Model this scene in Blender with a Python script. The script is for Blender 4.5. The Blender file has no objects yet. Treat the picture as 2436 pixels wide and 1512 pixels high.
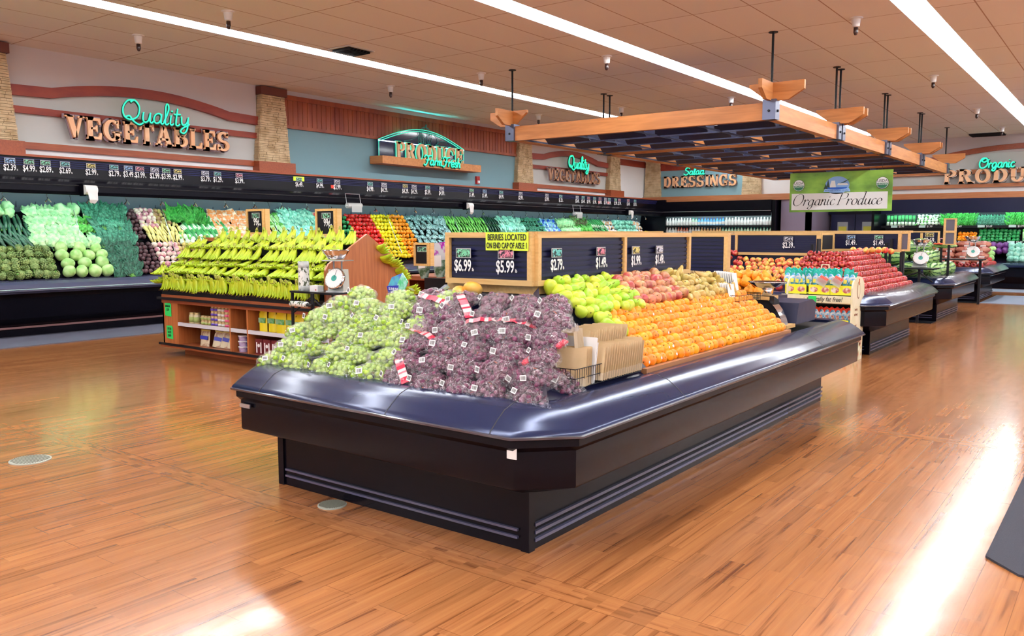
import bpy, bmesh, math, random
from mathutils import Vector, Matrix, Euler
from mathutils import noise as mnoise
R = random.Random(7)
sc = bpy.context.scene
COL = sc.collection
pi = math.pi
rad = math.radians

# ---------------- camera, world, exposure ----------------
F_PX = 1988.0; YAW = 36.8; PITCH = 5.744
cd = bpy.data.cameras.new('camera'); cam = bpy.data.objects.new('camera', cd); COL.objects.link(cam)
cd.sensor_width = 36; cd.lens = 36 * F_PX / 2436; cd.clip_end = 200
cam.location = (0, 0, 1.6)
cam.rotation_euler = (rad(90 - PITCH), 0, rad(YAW))
sc.camera = cam
sc.view_settings.view_transform = 'Standard'; sc.view_settings.look = 'None'
sc.view_settings.gamma = 1; sc.view_settings.use_curve_mapping = False
sc.view_settings.exposure = 0.57
w = bpy.data.worlds.new('world'); sc.world = w; w.use_nodes = True
w.node_tree.nodes['Background'].inputs[0].default_value = (.75, .78, .85, 1)
w.node_tree.nodes['Background'].inputs[1].default_value = 1.2
sc.cycles.max_bounces = 8; sc.cycles.transparent_max_bounces = 24
sc.cycles.sample_clamp_indirect = 6; sc.cycles.caustics_reflective = False; sc.cycles.caustics_refractive = False
TUBE = 29.0      # strength of the ceiling tubes
CASE = 30.0      # strength of the refrigerated case tubes
CEIL = 4.62

# ---------------- materials ----------------
MATS = {}
def nt(name):
    m = bpy.data.materials.new(name); m.use_nodes = True
    n = m.node_tree; b = n.nodes['Principled BSDF']
    return m, n, b
def mat(name, col=(1,1,1), rough=.5, metal=0, spec=.5, bump=0, bscale=30, var=0, noise2=None, nscale=8, coat=0, emit=None, es=0, alpha=1, trans=0, sheen=0, sss=0, hue=0, stretch=None, contrast=(.4,.6)):
    """col base; noise2 second colour mixed by noise; var per-object value variation; hue per-object hue shift"""
    if name in MATS: return MATS[name]
    m, n, b = nt(name); L = n.links
    def nd(t, **k):
        x = n.nodes.new(t)
        for a, v in k.items(): setattr(x, a, v)
        return x
    b.inputs['Roughness'].default_value = rough; b.inputs['Metallic'].default_value = metal
    b.inputs['Specular IOR Level'].default_value = spec
    b.inputs['Coat Weight'].default_value = coat; b.inputs['Coat Roughness'].default_value = .08
    b.inputs['Alpha'].default_value = alpha; b.inputs['Transmission Weight'].default_value = trans
    if sss:
        b.inputs['Subsurface Weight'].default_value = sss; b.inputs['Subsurface Scale'].default_value = .01
    b.inputs['Base Color'].default_value = (*col, 1)
    out = None
    tc = nd('ShaderNodeTexCoord'); mp = nd('ShaderNodeMapping'); L.new(tc.outputs['Object'], mp.inputs[0])
    if stretch: mp.inputs['Scale'].default_value = stretch
    if noise2:
        tx = nd('ShaderNodeTexNoise'); tx.inputs['Scale'].default_value = nscale; tx.inputs['Detail'].default_value = 4
        L.new(mp.outputs[0], tx.inputs['Vector'])
        rp = nd('ShaderNodeValToRGB'); rp.color_ramp.elements[0].position = contrast[0]; rp.color_ramp.elements[1].position = contrast[1]
        rp.color_ramp.elements[0].color = (*col, 1); rp.color_ramp.elements[1].color = (*noise2, 1)
        L.new(tx.outputs['Fac'], rp.inputs[0]); out = rp.outputs[0]
    if var or hue:
        oi = nd('ShaderNodeObjectInfo'); hs = nd('ShaderNodeHueSaturation')
        if out: L.new(out, hs.inputs['Color'])
        else: hs.inputs['Color'].default_value = (*col, 1)
        if var:
            mr = nd('ShaderNodeMapRange'); mr.inputs[3].default_value = 1 - var; mr.inputs[4].default_value = 1 + var
            L.new(oi.outputs['Random'], mr.inputs[0]); L.new(mr.outputs[0], hs.inputs['Value'])
        if hue:
            mu = nd('ShaderNodeMath', operation='MULTIPLY'); mu.inputs[1].default_value = 7.31; L.new(oi.outputs['Random'], mu.inputs[0])
            fr = nd('ShaderNodeMath', operation='FRACT'); L.new(mu.outputs[0], fr.inputs[0])
            mr = nd('ShaderNodeMapRange'); mr.inputs[3].default_value = .5 - hue; mr.inputs[4].default_value = .5 + hue
            L.new(fr.outputs[0], mr.inputs[0]); L.new(mr.outputs[0], hs.inputs['Hue'])
        out = hs.outputs[0]
    if out: L.new(out, b.inputs['Base Color'])
    if bump:
        tx = nd('ShaderNodeTexNoise'); tx.inputs['Scale'].default_value = bscale; tx.inputs['Detail'].default_value = 5
        L.new(mp.outputs[0], tx.inputs['Vector'])
        bp = nd('ShaderNodeBump'); bp.inputs['Strength'].default_value = bump; bp.inputs['Distance'].default_value = .01
        L.new(tx.outputs['Fac'], bp.inputs['Height']); L.new(bp.outputs[0], b.inputs['Normal'])
    if emit:
        b.inputs['Emission Color'].default_value = (*emit, 1); b.inputs['Emission Strength'].default_value = es
    MATS[name] = m; return m

def wood(name, c1, c2, rough=.4, axis=1, scale=3.0, st=14):
    """wood with grain along axis"""
    if name in MATS: return MATS[name]
    m, n, b = nt(name); L = n.links
    tc = n.nodes.new('ShaderNodeTexCoord'); mp = n.nodes.new('ShaderNodeMapping'); L.new(tc.outputs['Object'], mp.inputs[0])
    s = [st, st, st]; s[axis] = .8; mp.inputs['Scale'].default_value = s
    tx = n.nodes.new('ShaderNodeTexNoise'); tx.inputs['Scale'].default_value = scale; tx.inputs['Detail'].default_value = 6; tx.inputs['Distortion'].default_value = .6
    L.new(mp.outputs[0], tx.inputs['Vector'])
    rp = n.nodes.new('ShaderNodeValToRGB'); rp.color_ramp.elements[0].position = .3; rp.color_ramp.elements[1].position = .7
    rp.color_ramp.elements[0].color = (*c1, 1); rp.color_ramp.elements[1].color = (*c2, 1)
    L.new(tx.outputs['Fac'], rp.inputs[0]); L.new(rp.outputs[0], b.inputs['Base Color'])
    b.inputs['Roughness'].default_value = rough
    MATS[name] = m; return m

def emis(name, col, s):
    if name in MATS: return MATS[name]
    m, n, b = nt(name); b.inputs['Base Color'].default_value = (*col, 1)
    b.inputs['Emission Color'].default_value = (*col, 1); b.inputs['Emission Strength'].default_value = s
    MATS[name] = m; return m

# ---------------- mesh building ----------------
class MB:
    def __init__(s): s.v = []; s.f = []; s.m = []
    def add(s, vs, fs, mi=0, T=None):
        o = len(s.v)
        if T is not None: vs = [T @ Vector(v) for v in vs]
        s.v += [tuple(v) for v in vs]; s.f += [tuple(i + o for i in f) for f in fs]; s.m += [mi] * len(fs)
        return s
    def box(s, a, b, mi=0, T=None):
        (x0, y0, z0), (x1, y1, z1) = a, b
        vs = [(x0,y0,z0),(x1,y0,z0),(x1,y1,z0),(x0,y1,z0),(x0,y0,z1),(x1,y0,z1),(x1,y1,z1),(x0,y1,z1)]
        return s.add(vs, [(0,3,2,1),(4,5,6,7),(0,1,5,4),(1,2,6,5),(2,3,7,6),(3,0,4,7)], mi, T)
    def prism(s, pts, d0, d1, plane='yz', mi=0, T=None):
        """2D polygon pts extruded; plane 'yz' -> extrude x, 'xz' -> extrude y, 'xy' -> extrude z"""
        def P(p, d): return {'yz': (d, p[0], p[1]), 'xz': (p[0], d, p[1]), 'xy': (p[0], p[1], d)}[plane]
        n = len(pts)
        return s.add([P(p, d0) for p in pts] + [P(p, d1) for p in pts],
                     [tuple(range(n))[::-1], tuple(range(n, 2*n))] + [(i, (i+1) % n, n + (i+1) % n, n + i) for i in range(n)], mi, T)
    def tube(s, pts, r, n=8, mi=0, caps=True, T=None):
        pts = [Vector(p) for p in pts]; vs = []; fs = []
        rs = r if isinstance(r, (list, tuple)) else [r] * len(pts)
        t0 = (pts[1] - pts[0]).normalized()
        a = t0.orthogonal().normalized()
        for i, p in enumerate(pts):
            t = (pts[min(i+1, len(pts)-1)] - pts[max(i-1, 0)]).normalized()
            a = (a - t * a.dot(t)).normalized(); b = t.cross(a)
            for k in range(n):
                c = 2*pi*k/n; vs.append(p + (a*math.cos(c) + b*math.sin(c)) * rs[i])
        for i in range(len(pts)-1):
            for k in range(n):
                fs.append((i*n+k, i*n+(k+1) % n, (i+1)*n+(k+1) % n, (i+1)*n+k))
        if caps: fs += [tuple(range(n))[::-1], tuple(range((len(pts)-1)*n, len(pts)*n))]
        return s.add(vs, fs, mi, T)
    def lathe(s, prof, n=16, mi=0, T=None, lobes=0, la=0):
        vs = []; fs = []
        for (r, z) in prof:
            for k in range(n):
                a = 2*pi*k/n; rr = r * (1 + la*math.cos(lobes*a)) if lobes else r
                vs.append((rr*math.cos(a), rr*math.sin(a), z))
        for i in range(len(prof)-1):
            for k in range(n): fs.append((i*n+k, i*n+(k+1) % n, (i+1)*n+(k+1) % n, (i+1)*n+k))
        if prof[0][0] > 1e-5: fs.append(tuple(range(n))[::-1])
        if prof[-1][0] > 1e-5: fs.append(tuple(range((len(prof)-1)*n, len(prof)*n)))
        return s.add(vs, fs, mi, T)
    def sph(s, c, r, n=12, k=8, mi=0, T=None):
        rx, ry, rz = r if isinstance(r, (tuple, list)) else (r, r, r)
        prof = [(math.sin(pi*i/k), -math.cos(pi*i/k)) for i in range(k+1)]
        vs = []; fs = []
        for (q, z) in prof:
            for j in range(n):
                a = 2*pi*j/n; vs.append((c[0]+rx*q*math.cos(a), c[1]+ry*q*math.sin(a), c[2]+rz*z))
        for i in range(k):
            for j in range(n): fs.append((i*n+j, i*n+(j+1) % n, (i+1)*n+(j+1) % n, (i+1)*n+j))
        return s.add(vs, fs, mi, T)
    def build(s, name, mats, parent=None, smooth=False, weld=False):
        me = bpy.data.meshes.new(name); me.from_pydata(s.v, [], s.f); me.update()
        if not isinstance(mats, (list, tuple)): mats = [mats]
        for m in mats: me.materials.append(m)
        if len(mats) > 1: me.polygons.foreach_set('material_index', s.m)
        if weld:
            bm = bmesh.new(); bm.from_mesh(me); bmesh.ops.remove_doubles(bm, verts=bm.verts, dist=1e-5); bm.to_mesh(me); bm.free()
        if smooth:
            me.polygons.foreach_set('use_smooth', [True]*len(me.polygons))
            if smooth != True: me.set_sharp_from_angle(angle=rad(smooth))
        o = bpy.data.objects.new(name, me); COL.objects.link(o)
        if parent: o.parent = parent
        return o

def tag(o, label=None, cat=None, group=None, kind=None):
    if label: o['label'] = label
    if cat: o['category'] = cat
    if group: o['group'] = group
    if kind: o['kind'] = kind
    return o
def struct(o): o['kind'] = 'structure'; return o
def thing(name, label, cat, loc=(0,0,0), rz=0, group=None, M=None):
    o = bpy.data.objects.new(name, None); COL.objects.link(o); o.empty_display_size = .1
    o.location = loc; o.rotation_euler = (0, 0, rz)
    if M is not None: o.rotation_euler = M.to_euler()
    return tag(o, label, cat, group)
KIDS = {}
def kids(o):
    if o.name not in KIDS: KIDS[o.name] = list(o.children)
    return KIDS[o.name]
def dup(o, parent=None):
    c = o.copy(); COL.objects.link(c); c.parent = parent
    for k in kids(o): dup(k, c)
    return c
class Proto:
    """first placement moves the original, later ones are copies"""
    def __init__(s, o): s.o = o; s.used = False
    def put(s, loc, M=None, scale=1, label=None, group=None, rot=None):
        if s.used: c = dup(s.o)
        else: c = s.o; kids(c); s.used = True
        c.location = loc
        if M is not None: c.rotation_euler = M.to_euler()
        if rot is not None: c.rotation_euler = rot
        c.scale = (scale,)*3 if not isinstance(scale, (tuple, list)) else scale
        tag(c, label, None, group); return c
def rotm(x=0, y=0, z=0): return Euler((x, y, z)).to_matrix()
def frame(e1, e2):
    e1 = Vector(e1).normalized(); e2 = Vector(e2).normalized(); n = e1.cross(e2)
    return Matrix((e1, e2, n)).transposed()
ORD = 'first second third fourth fifth sixth seventh eighth ninth tenth eleventh twelfth thirteenth fourteenth fifteenth sixteenth seventeenth eighteenth nineteenth twentieth'.split()
for _t, _p in (('twenty', 20), ('thirty', 30), ('forty', 40)):
    ORD += [_t + '-' + x for x in ORD[:9]] + [{20: 'thirtieth', 30: 'fortieth', 40: 'fiftieth'}[_p]]
def rowword(i, n): return 'bottom' if i == 0 else ('top' if i == n-1 else ORD[i])
TCACHE = {}
def text(name, s, size, loc, face, m, parent=None, ext=.001, bold=0, shear=0, align='CENTER', sx=1):
    """face: 'y' text faces -Y; 'x' faces +X"""
    key = (s, round(size, 4), ext, bold, shear, align, m.name)
    if key not in TCACHE:
        cu = bpy.data.curves.new('lettering', 'FONT'); cu.body = s; cu.size = size; cu.extrude = ext; cu.offset = bold
        cu.shear = shear; cu.align_x = align; cu.align_y = 'CENTER'; cu.resolution_u = 4
        to = bpy.data.objects.new('lettering', cu); me = bpy.data.meshes.new_from_object(to); bpy.data.objects.remove(to); bpy.data.curves.remove(cu)
        me.materials.clear(); me.materials.append(m); TCACHE[key] = me
    o = bpy.data.objects.new(name, TCACHE[key]); COL.objects.link(o)
    if parent: o.parent = parent
    o.location = loc
    o.rotation_euler = ((pi/2, 0, pi/2) if face == 'x' else (pi/2, 0, 0)) if isinstance(face, str) else face
    o.scale = (sx, 1, 1)
    return o
def sweep(mb, rect, ch, prof, mi=0, close=False):
    """sweep profile [(outward, z)] around a rectangle x0,y0,x1,y1 with chamfer ch (outer)"""
    x0, y0, x1, y1 = rect
    rings = []
    for (o, z) in prof:
        c = ch if o > -.5 else 0
        c2 = c + o*.586 if c else 0
        X0, Y0, X1, Y1 = x0-o, y0-o, x1+o, y1+o
        c2 = max(c2, .001)
        rings.append([(X0+c2,Y0,z),(X1-c2,Y0,z),(X1,Y0+c2,z),(X1,Y1-c2,z),(X1-c2,Y1,z),(X0+c2,Y1,z),(X0,Y1-c2,z),(X0,Y0+c2,z)])
    vs = [v for r in rings for v in r]; fs = []
    for i in range(len(rings)-1):
        for k in range(8): fs.append((i*8+k, (i+1)*8+k, (i+1)*8+(k+1) % 8, i*8+(k+1) % 8))
    mb.add(vs, fs, mi)

# common materials
M_black = mat('black gloss plastic', (.003,.0025,.006), .24, spec=.16, bump=.05, bscale=6)
M_blackm = mat('black matt', (.006,.006,.009), .5, spec=.3)
M_navy = mat('navy panel', (.006,.008,.035), .35, spec=.35)
M_rim = mat('bumper plastic', (.018,.026,.075), .2, .28, spec=.5, bump=.08, bscale=4)
M_chrome = mat('chrome', (.8,.8,.82), .12, 1)
M_steel = mat('brushed steel', (.55,.55,.58), .3, 1)
M_white = mat('white enamel', (.8,.8,.8), .4)
M_paper = mat('white paper', (.85,.85,.85), .8)
M_frame = wood('pale oak frame', (.62,.36,.12), (.75,.48,.19), .4)
M_redwood = wood('red brown wood', (.24,.045,.015), (.36,.08,.025), .4, axis=1)
M_cherry = wood('cherry laminate', (.32,.09,.025), (.46,.15,.045), .35, axis=2)
M_cherryd = wood('cherry shelf', (.26,.065,.022), (.36,.10,.035), .35, axis=0)
M_beam = wood('pergola timber', (.40,.135,.03), (.58,.22,.06), .5, axis=0, scale=2, st=8)
M_beamy = wood('pergola timber long', (.46,.17,.05), (.62,.27,.09), .5, axis=1, scale=2, st=8)
M_txt = mat('white lettering', (.9,.9,.9), .6)
M_ink = mat('black ink', (.01,.01,.012), .6)
M_cream = mat('cream wall', (.58,.60,.59), .8, bump=.03, bscale=80)
M_taupe = mat('taupe wall', (.60,.55,.56), .85, bump=.03, bscale=80)
M_gblue = mat('grey blue wall', (.20,.36,.42), .8, bump=.03, bscale=80)
M_lwhite = mat('pale wall', (.82,.84,.86), .8)
M_redtrim = mat('red brown trim', (.22,.018,.008), .5, noise2=(.30,.035,.012), nscale=5, stretch=(1,.3,1))
M_odark = mat('dark umber box', (.14,.03,.015), .5)
# ---------------- shell ----------------
X0, X1, Y0, Y1 = -14.7, 9.0, -7.0, 29.9
def floor_mat():
    m, n, b = nt('plank floor'); L = n.links
    def nd(t, **k):
        x = n.nodes.new(t)
        for a, v in k.items(): setattr(x, a, v)
        return x
    geo = nd('ShaderNodeTexCoord'); sep = nd('ShaderNodeSeparateXYZ'); L.new(geo.outputs['Object'], sep.inputs[0])
    cmb = nd('ShaderNodeCombineXYZ'); L.new(sep.outputs[1], cmb.inputs[0]); L.new(sep.outputs[0], cmb.inputs[1])
    def brick(vec):
        br = nd('ShaderNodeTexBrick'); L.new(vec, br.inputs['Vector'])
        br.offset = .37; br.inputs['Color1'].default_value = (0,0,0,1); br.inputs['Color2'].default_value = (1,1,1,1)
        br.inputs['Mortar'].default_value = (.5,.5,.5,1); br.inputs['Scale'].default_value = 1
        br.inputs['Mortar Size'].default_value = .0016; br.inputs['Brick Width'].default_value = 1.22; br.inputs['Row Height'].default_value = .085*2
        return br
    b1 = brick(cmb.outputs[0])
    # second brick layer: narrow strips inside the boards
    b2 = nd('ShaderNodeTexBrick'); L.new(cmb.outputs[0], b2.inputs['Vector']); b2.offset = .61
    b2.inputs['Color1'].default_value = (0,0,0,1); b2.inputs['Color2'].default_value = (1,1,1,1); b2.inputs['Scale'].default_value = 1
    b2.inputs['Mortar Size'].default_value = 0; b2.inputs['Brick Width'].default_value = .71; b2.inputs['Row Height'].default_value = .0425*2
    # cross strips
    my = nd('ShaderNodeMath', operation='ADD'); my.inputs[1].default_value = -2.95; L.new(sep.outputs[1], my.inputs[0])
    md = nd('ShaderNodeMath', operation='WRAP'); md.inputs[1].default_value = 4.09; md.inputs[2].default_value = 0; L.new(my.outputs[0], md.inputs[0])
    ms = nd('ShaderNodeMath', operation='LESS_THAN'); ms.inputs[1].default_value = .17; L.new(md.outputs[0], ms.inputs[0])
    # edge of strip
    me1 = nd('ShaderNodeMath', operation='COMPARE'); me1.inputs[1].default_value = .17; me1.inputs[2].default_value = .0022; L.new(md.outputs[0], me1.inputs[0])
    me2 = nd('ShaderNodeMath', operation='COMPARE'); me2.inputs[1].default_value = .003; me2.inputs[2].default_value = .0022; L.new(md.outputs[0], me2.inputs[0])
    edge = nd('ShaderNodeMath', operation='MAXIMUM'); L.new(me1.outputs[0], edge.inputs[0]); L.new(me2.outputs[0], edge.inputs[1])
    # grain
    def grain(sx, sy):
        mp = nd('ShaderNodeMapping'); L.new(geo.outputs['Object'], mp.inputs[0]); mp.inputs['Scale'].default_value = (sx, sy, 1)
        ad = nd('ShaderNodeVectorMath', operation='ADD'); L.new(mp.outputs[0], ad.inputs[0])
        sc_ = nd('ShaderNodeVectorMath', operation='SCALE'); L.new(b2.outputs['Color'], sc_.inputs[0]); sc_.inputs['Scale'].default_value = 13
        L.new(sc_.outputs[0], ad.inputs[1])
        t = nd('ShaderNodeTexNoise'); t.inputs['Scale'].default_value = 1.0; t.inputs['Detail'].default_value = 8; t.inputs['Roughness'].default_value = .6; t.inputs['Distortion'].default_value = .7
        L.new(ad.outputs[0], t.inputs['Vector']); return t
    g1 = grain(26, .9); g2 = grain(.9, 26)
    gm = nd('ShaderNodeMix', data_type='FLOAT'); L.new(ms.outputs[0], gm.inputs[0]); L.new(g1.outputs[0], gm.inputs[2]); L.new(g2.outputs[0], gm.inputs[3])
    rp = nd('ShaderNodeValToRGB'); L.new(gm.outputs[0], rp.inputs[0])
    e = rp.color_ramp.elements; e[0].position = .30; e[0].color = (.15,.042,.013,1); e[1].position = .44; e[1].color = (.36,.135,.046,1)
    q = rp.color_ramp.elements.new(.62); q.color = (.43,.170,.058,1); q = rp.color_ramp.elements.new(.78); q.color = (.50,.22,.085,1)
    # board tone
    tone = nd('ShaderNodeMix', data_type='RGBA', blend_type='MULTIPLY'); tone.inputs[0].default_value = 1
    mr = nd('ShaderNodeMapRange'); mr.inputs[3].default_value = .80; mr.inputs[4].default_value = 1.12
    mixb = nd('ShaderNodeMix', data_type='RGBA'); mixb.inputs[0].default_value = .6
    L.new(b1.outputs['Color'], mixb.inputs[6]); L.new(b2.outputs['Color'], mixb.inputs[7])
    L.new(mixb.outputs[2], mr.inputs[0]); L.new(rp.outputs[0], tone.inputs[6]); L.new(mr.outputs[0], tone.inputs[7])
    mort = nd('ShaderNodeMix', data_type='RGBA'); 
    notstrip = nd('ShaderNodeMath', operation='SUBTRACT'); notstrip.inputs[0].default_value = 1; L.new(ms.outputs[0], notstrip.inputs[1])
    mm = nd('ShaderNodeMath', operation='MULTIPLY'); L.new(b1.outputs['Fac'], mm.inputs[0]); L.new(notstrip.outputs[0], mm.inputs[1])
    ma = nd('ShaderNodeMath', operation='MAXIMUM'); L.new(mm.outputs[0], ma.inputs[0]); L.new(edge.outputs[0], ma.inputs[1])
    sm = nd('ShaderNodeMath', operation='MULTIPLY'); sm.inputs[1].default_value = .7; L.new(ma.outputs[0], sm.inputs[0])
    L.new(sm.outputs[0], mort.inputs[0]); L.new(tone.outputs[2], mort.inputs[6]); mort.inputs[7].default_value = (.13,.035,.01,1)
    L.new(mort.outputs[2], b.inputs['Base Color'])
    wv = nd('ShaderNodeTexNoise'); wv.inputs['Scale'].default_value = 9; wv.inputs['Detail'].default_value = 4; L.new(geo.outputs['Object'], wv.inputs['Vector'])
    wr = nd('ShaderNodeMapRange'); wr.inputs[3].default_value = .14; wr.inputs[4].default_value = .24; L.new(wv.outputs[0], wr.inputs[0]); L.new(wr.outputs[0], b.inputs['Roughness'])
    bp = nd('ShaderNodeBump'); bp.inputs['Strength'].default_value = .16; bp.inputs['Distance'].default_value = .004
    ba = nd('ShaderNodeMath', operation='SUBTRACT'); L.new(wv.outputs[0], ba.inputs[0]); L.new(ma.outputs[0], ba.inputs[1])
    L.new(ba.outputs[0], bp.inputs['Height']); L.new(bp.outputs[0], b.inputs['Normal'])
    b.inputs['Specular IOR Level'].default_value = .5
    b.inputs['Coat Weight'].default_value = .22; b.inputs['Coat Roughness'].default_value = .09; b.inputs['Coat IOR'].default_value = 1.6; L.new(bp.outputs[0], b.inputs['Coat Normal'])
    return m
fl = MB().add([(X0-.5,Y0,0),(X1,Y0,0),(X1,Y1+.5,0),(X0-.5,Y1+.5,0)], [(0,1,2,3)]).build('floor', floor_mat()); struct(fl)

def ceil_mat():
    m, n, b = nt('ceiling tiles'); L = n.links
    tc = n.nodes.new('ShaderNodeTexCoord'); mp = n.nodes.new('ShaderNodeMapping'); L.new(tc.outputs['Object'], mp.inputs[0])
    sw = n.nodes.new('ShaderNodeSeparateXYZ'); L.new(mp.outputs[0], sw.inputs[0])
    cb = n.nodes.new('ShaderNodeCombineXYZ')
    ax = n.nodes.new('ShaderNodeMath'); ax.operation = 'ADD'; ax.inputs[1].default_value = -12.69 + 1.62*20; L.new(sw.outputs[1], ax.inputs[0])
    ay = n.nodes.new('ShaderNodeMath'); ay.operation = 'ADD'; ay.inputs[1].default_value = 3.53 + .81*40; L.new(sw.outputs[0], ay.inputs[0])
    L.new(ax.outputs[0], cb.inputs[0]); L.new(ay.outputs[0], cb.inputs[1])
    br = n.nodes.new('ShaderNodeTexBrick'); br.offset = 0; L.new(cb.outputs[0], br.inputs['Vector'])
    br.inputs['Scale'].default_value = 1; br.inputs['Brick Width'].default_value = 1.62; br.inputs['Row Height'].default_value = .81; br.inputs['Mortar Size'].default_value = .009
    br.inputs['Color1'].default_value = (.84,.86,.88,1); br.inputs['Color2'].default_value = (.81,.83,.85,1); br.inputs['Mortar'].default_value = (.42,.32,.28,1)
    L.new(br.outputs['Color'], b.inputs['Base Color']); b.inputs['Roughness'].default_value = .9
    return m
LX = [-11.2, -6.92, -2.6, 1.7, 6.0]; LW = .2
mb = MB(); xs = [X0-.3]
for x in LX: xs += [x-LW, x+LW]
xs.append(X1)
LY0, LY1 = -6.5, 29.0
for i in range(0, len(xs), 2): mb.box((xs[i], Y0, CEIL), (xs[i+1], Y1+.3, CEIL+.05))
for x in LX:
    mb.box((x-LW, Y0, CEIL), (x+LW, LY0, CEIL+.05)); mb.box((x-LW, LY1, CEIL), (x+LW, Y1+.3, CEIL+.05))
struct(mb.build('ceiling', ceil_mat()))
# lamp strips: recessed trough > reflector, tubes
M_refl = mat('white reflector', (.85,.88,.9), .35)
M_tube = emis('fluorescent tube', (.96,.99,1.0), TUBE)
tube_me = None
nm = ['beside the vegetable wall', 'over the banana stand aisle', 'over the grape and orange island', 'above the right-hand aisle', 'above the far right-hand aisle']
def lamp_strip(x, k):
    t = thing('fluorescent_strip_light', 'long white fluorescent ceiling strip ' + nm[k], 'ceiling light', (x, LY0, CEIL), group='ceiling strip lights')
    m = MB(); n = LY1-LY0
    for (a, b) in (((-LW,0),(-LW+.012,0)), ((LW-.012,0),(LW,0))):
        m.box((a[0],0,0), (b[0],n,.16))
    m.prism([(-LW,0),(-.13,.13),(-.13,.14),(-LW,.02)], 0, n, 'xz'); m.prism([(LW,0),(LW,.02),(.13,.14),(.13,.13)], 0, n, 'xz')
    m.box((-LW,0,.14),(LW,n,.16)); m.box((-LW,0,0),(LW,.01,.15)); m.box((-LW,n-.01,0),(LW,n,.15))
    m.build('housing', M_refl, t)
    global tube_me
    N = int(n/1.56)
    for j in range(N):
        for dx in (-.075, 0, .075):
            if tube_me is None:
                o = MB().tube([(0,.03,0),(0,1.53,0)], .019, 6).build('tube', M_tube, t, smooth=True); tube_me = o.data
            else:
                o = bpy.data.objects.new('tube', tube_me); COL.objects.link(o); o.parent = t
            o.location = (dx, .1 + j*1.56, .045)
    hm = MB().box((-.15, -.02, .05), (.15, .02, .14)).build('lamp_holder', M_white, t); hm.location = (0, .08, 0)
    for j in range(1, N+1):
        o = bpy.data.objects.new('lamp_holder', hm.data); COL.objects.link(o); o.parent = t; o.location = (0, .08+j*1.56, 0)
for k, x in enumerate(LX): lamp_strip(x, k)
# walls
def rect_x(x, y0, y1, z0, z1, m, name, d=.02):
    return struct(MB().box((x-d if d > 0 else x, y0, z0), (x, y1, z1)).build(name, m))
struct(MB().box((X0-.2, Y0, 0), (X0, Y1+.2, CEIL)).build('wall_left', M_cream))
struct(MB().box((X0-.2, Y1, 0), (X1+.2, Y1+.2, CEIL)).build('wall_back', M_cream))
TN = [0]
def trim(mb, m, nm_=None):
    TN[0] += 1; return struct(mb.build(nm_ or 'trim_%d' % TN[0], m))
WX = X0
def archpts(y0, y1, flat, zt, zb, apex, n=20):
    a, b = y0+flat, y1-flat; top = [(y0, zt)]; bot = [(y0, zb)]
    for i in range(n+1):
        t = i/n; y = a+(b-a)*t; h = apex*(math.sin(pi*t)**.9 if 0 < t < 1 else 0)
        top.append((y, zt+.02+h)); bot.append((y, zb+.02+h))
    top.append((y1, zt)); bot.append((y1, zb)); return top, bot
def strip_mesh(mb, top, bot, x0, x1, T=None):
    for i in range(len(top)-1):
        mb.prism([bot[i], bot[i+1], top[i+1], top[i]], x0, x1, 'yz', T=T)
def arch_section(y0, y1):
    top, bot = archpts(y0, y1, .68 if y1-y0 > 4.4 else .6, 3.99, 3.82, .2)
    m = MB()   # taupe field above the arch
    for i in range(len(top)-1): m.prism([top[i], top[i+1], (top[i+1][0], CEIL), (top[i][0], CEIL)], WX, WX+.03, 'yz')
    trim(m, M_taupe)
    m = MB(); strip_mesh(m, top, bot, WX, WX+.09); trim(m, M_redtrim)
    trim(MB().box((WX,y0,3.55),(WX+.07,y1,3.66)), M_redtrim)
    trim(MB().box((WX,y0,2.98),(WX+.09,y1,3.09)), M_redwood)
    trim(MB().box((WX,y0,2.90),(WX+.04,y1,2.98)), M_lwhite)
arch_section(6.1, 10.85); arch_section(20.5, 25.0)
# panel section
def panel_section(y0, y1):
    trim(MB().box((WX,y0,4.52),(WX+.03,y1,CEIL)), M_taupe)
    m = MB(); m.box((WX,y0,3.83),(WX+.06,y1,4.52)); m.box((WX+.06,y0,4.42),(WX+.09,y1,4.52)); m.box((WX+.06,y0,3.83),(WX+.09,y1,3.90))
    y = y0
    while y < y1: m.box((WX+.06,y,3.9),(WX+.068,min(y+.11,y1),4.42)); y += .13
    trim(m, wood('red stained boards', (.20,.022,.008), (.36,.08,.02), .45, axis=2, scale=1.2, st=4))
    trim(MB().box((WX,y0,2.86),(WX+.03,y1,3.83)), M_gblue)
panel_section(11.5, 19.85); panel_section(Y0, 5.5)
trim(MB().box((WX,5.4,2.86),(WX+.02,6.15,CEIL)), M_cream)
# far end of the left wall
trim(MB().box((WX,25.7,4.2),(WX+.03,Y1,CEIL)), M_taupe)
trim(MB().box((WX,25.7,3.99),(WX+.07,Y1,4.2)), M_redtrim)
trim(MB().box((WX,25.7,2.86),(WX+.03,Y1,3.99)), M_lwhite)
# bulkhead over the dressing cooler, facing the shop
BY = 27.75
bk = MB(); bk.box((WX, BY, 2.75), (-8.6, Y1, CEIL)); struct(bk.build('wall_bulkhead', M_lwhite))
trim(MB().box((WX+.1,BY-.03,4.05),(-8.6,BY,CEIL)), M_taupe)
trim(MB().box((WX+.1,BY-.07,3.85),(-8.6,BY,4.12)), M_redtrim)
trim(MB().box((-14.0,BY-.05,2.92),(-10.85,BY,3.88)), M_gblue)
trim(MB().box((WX+.05,BY-.22,2.72),(-8.6,BY,2.92)), wood('orange brown trim', (.36,.12,.04), (.48,.18,.07), .45, axis=0))
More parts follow.
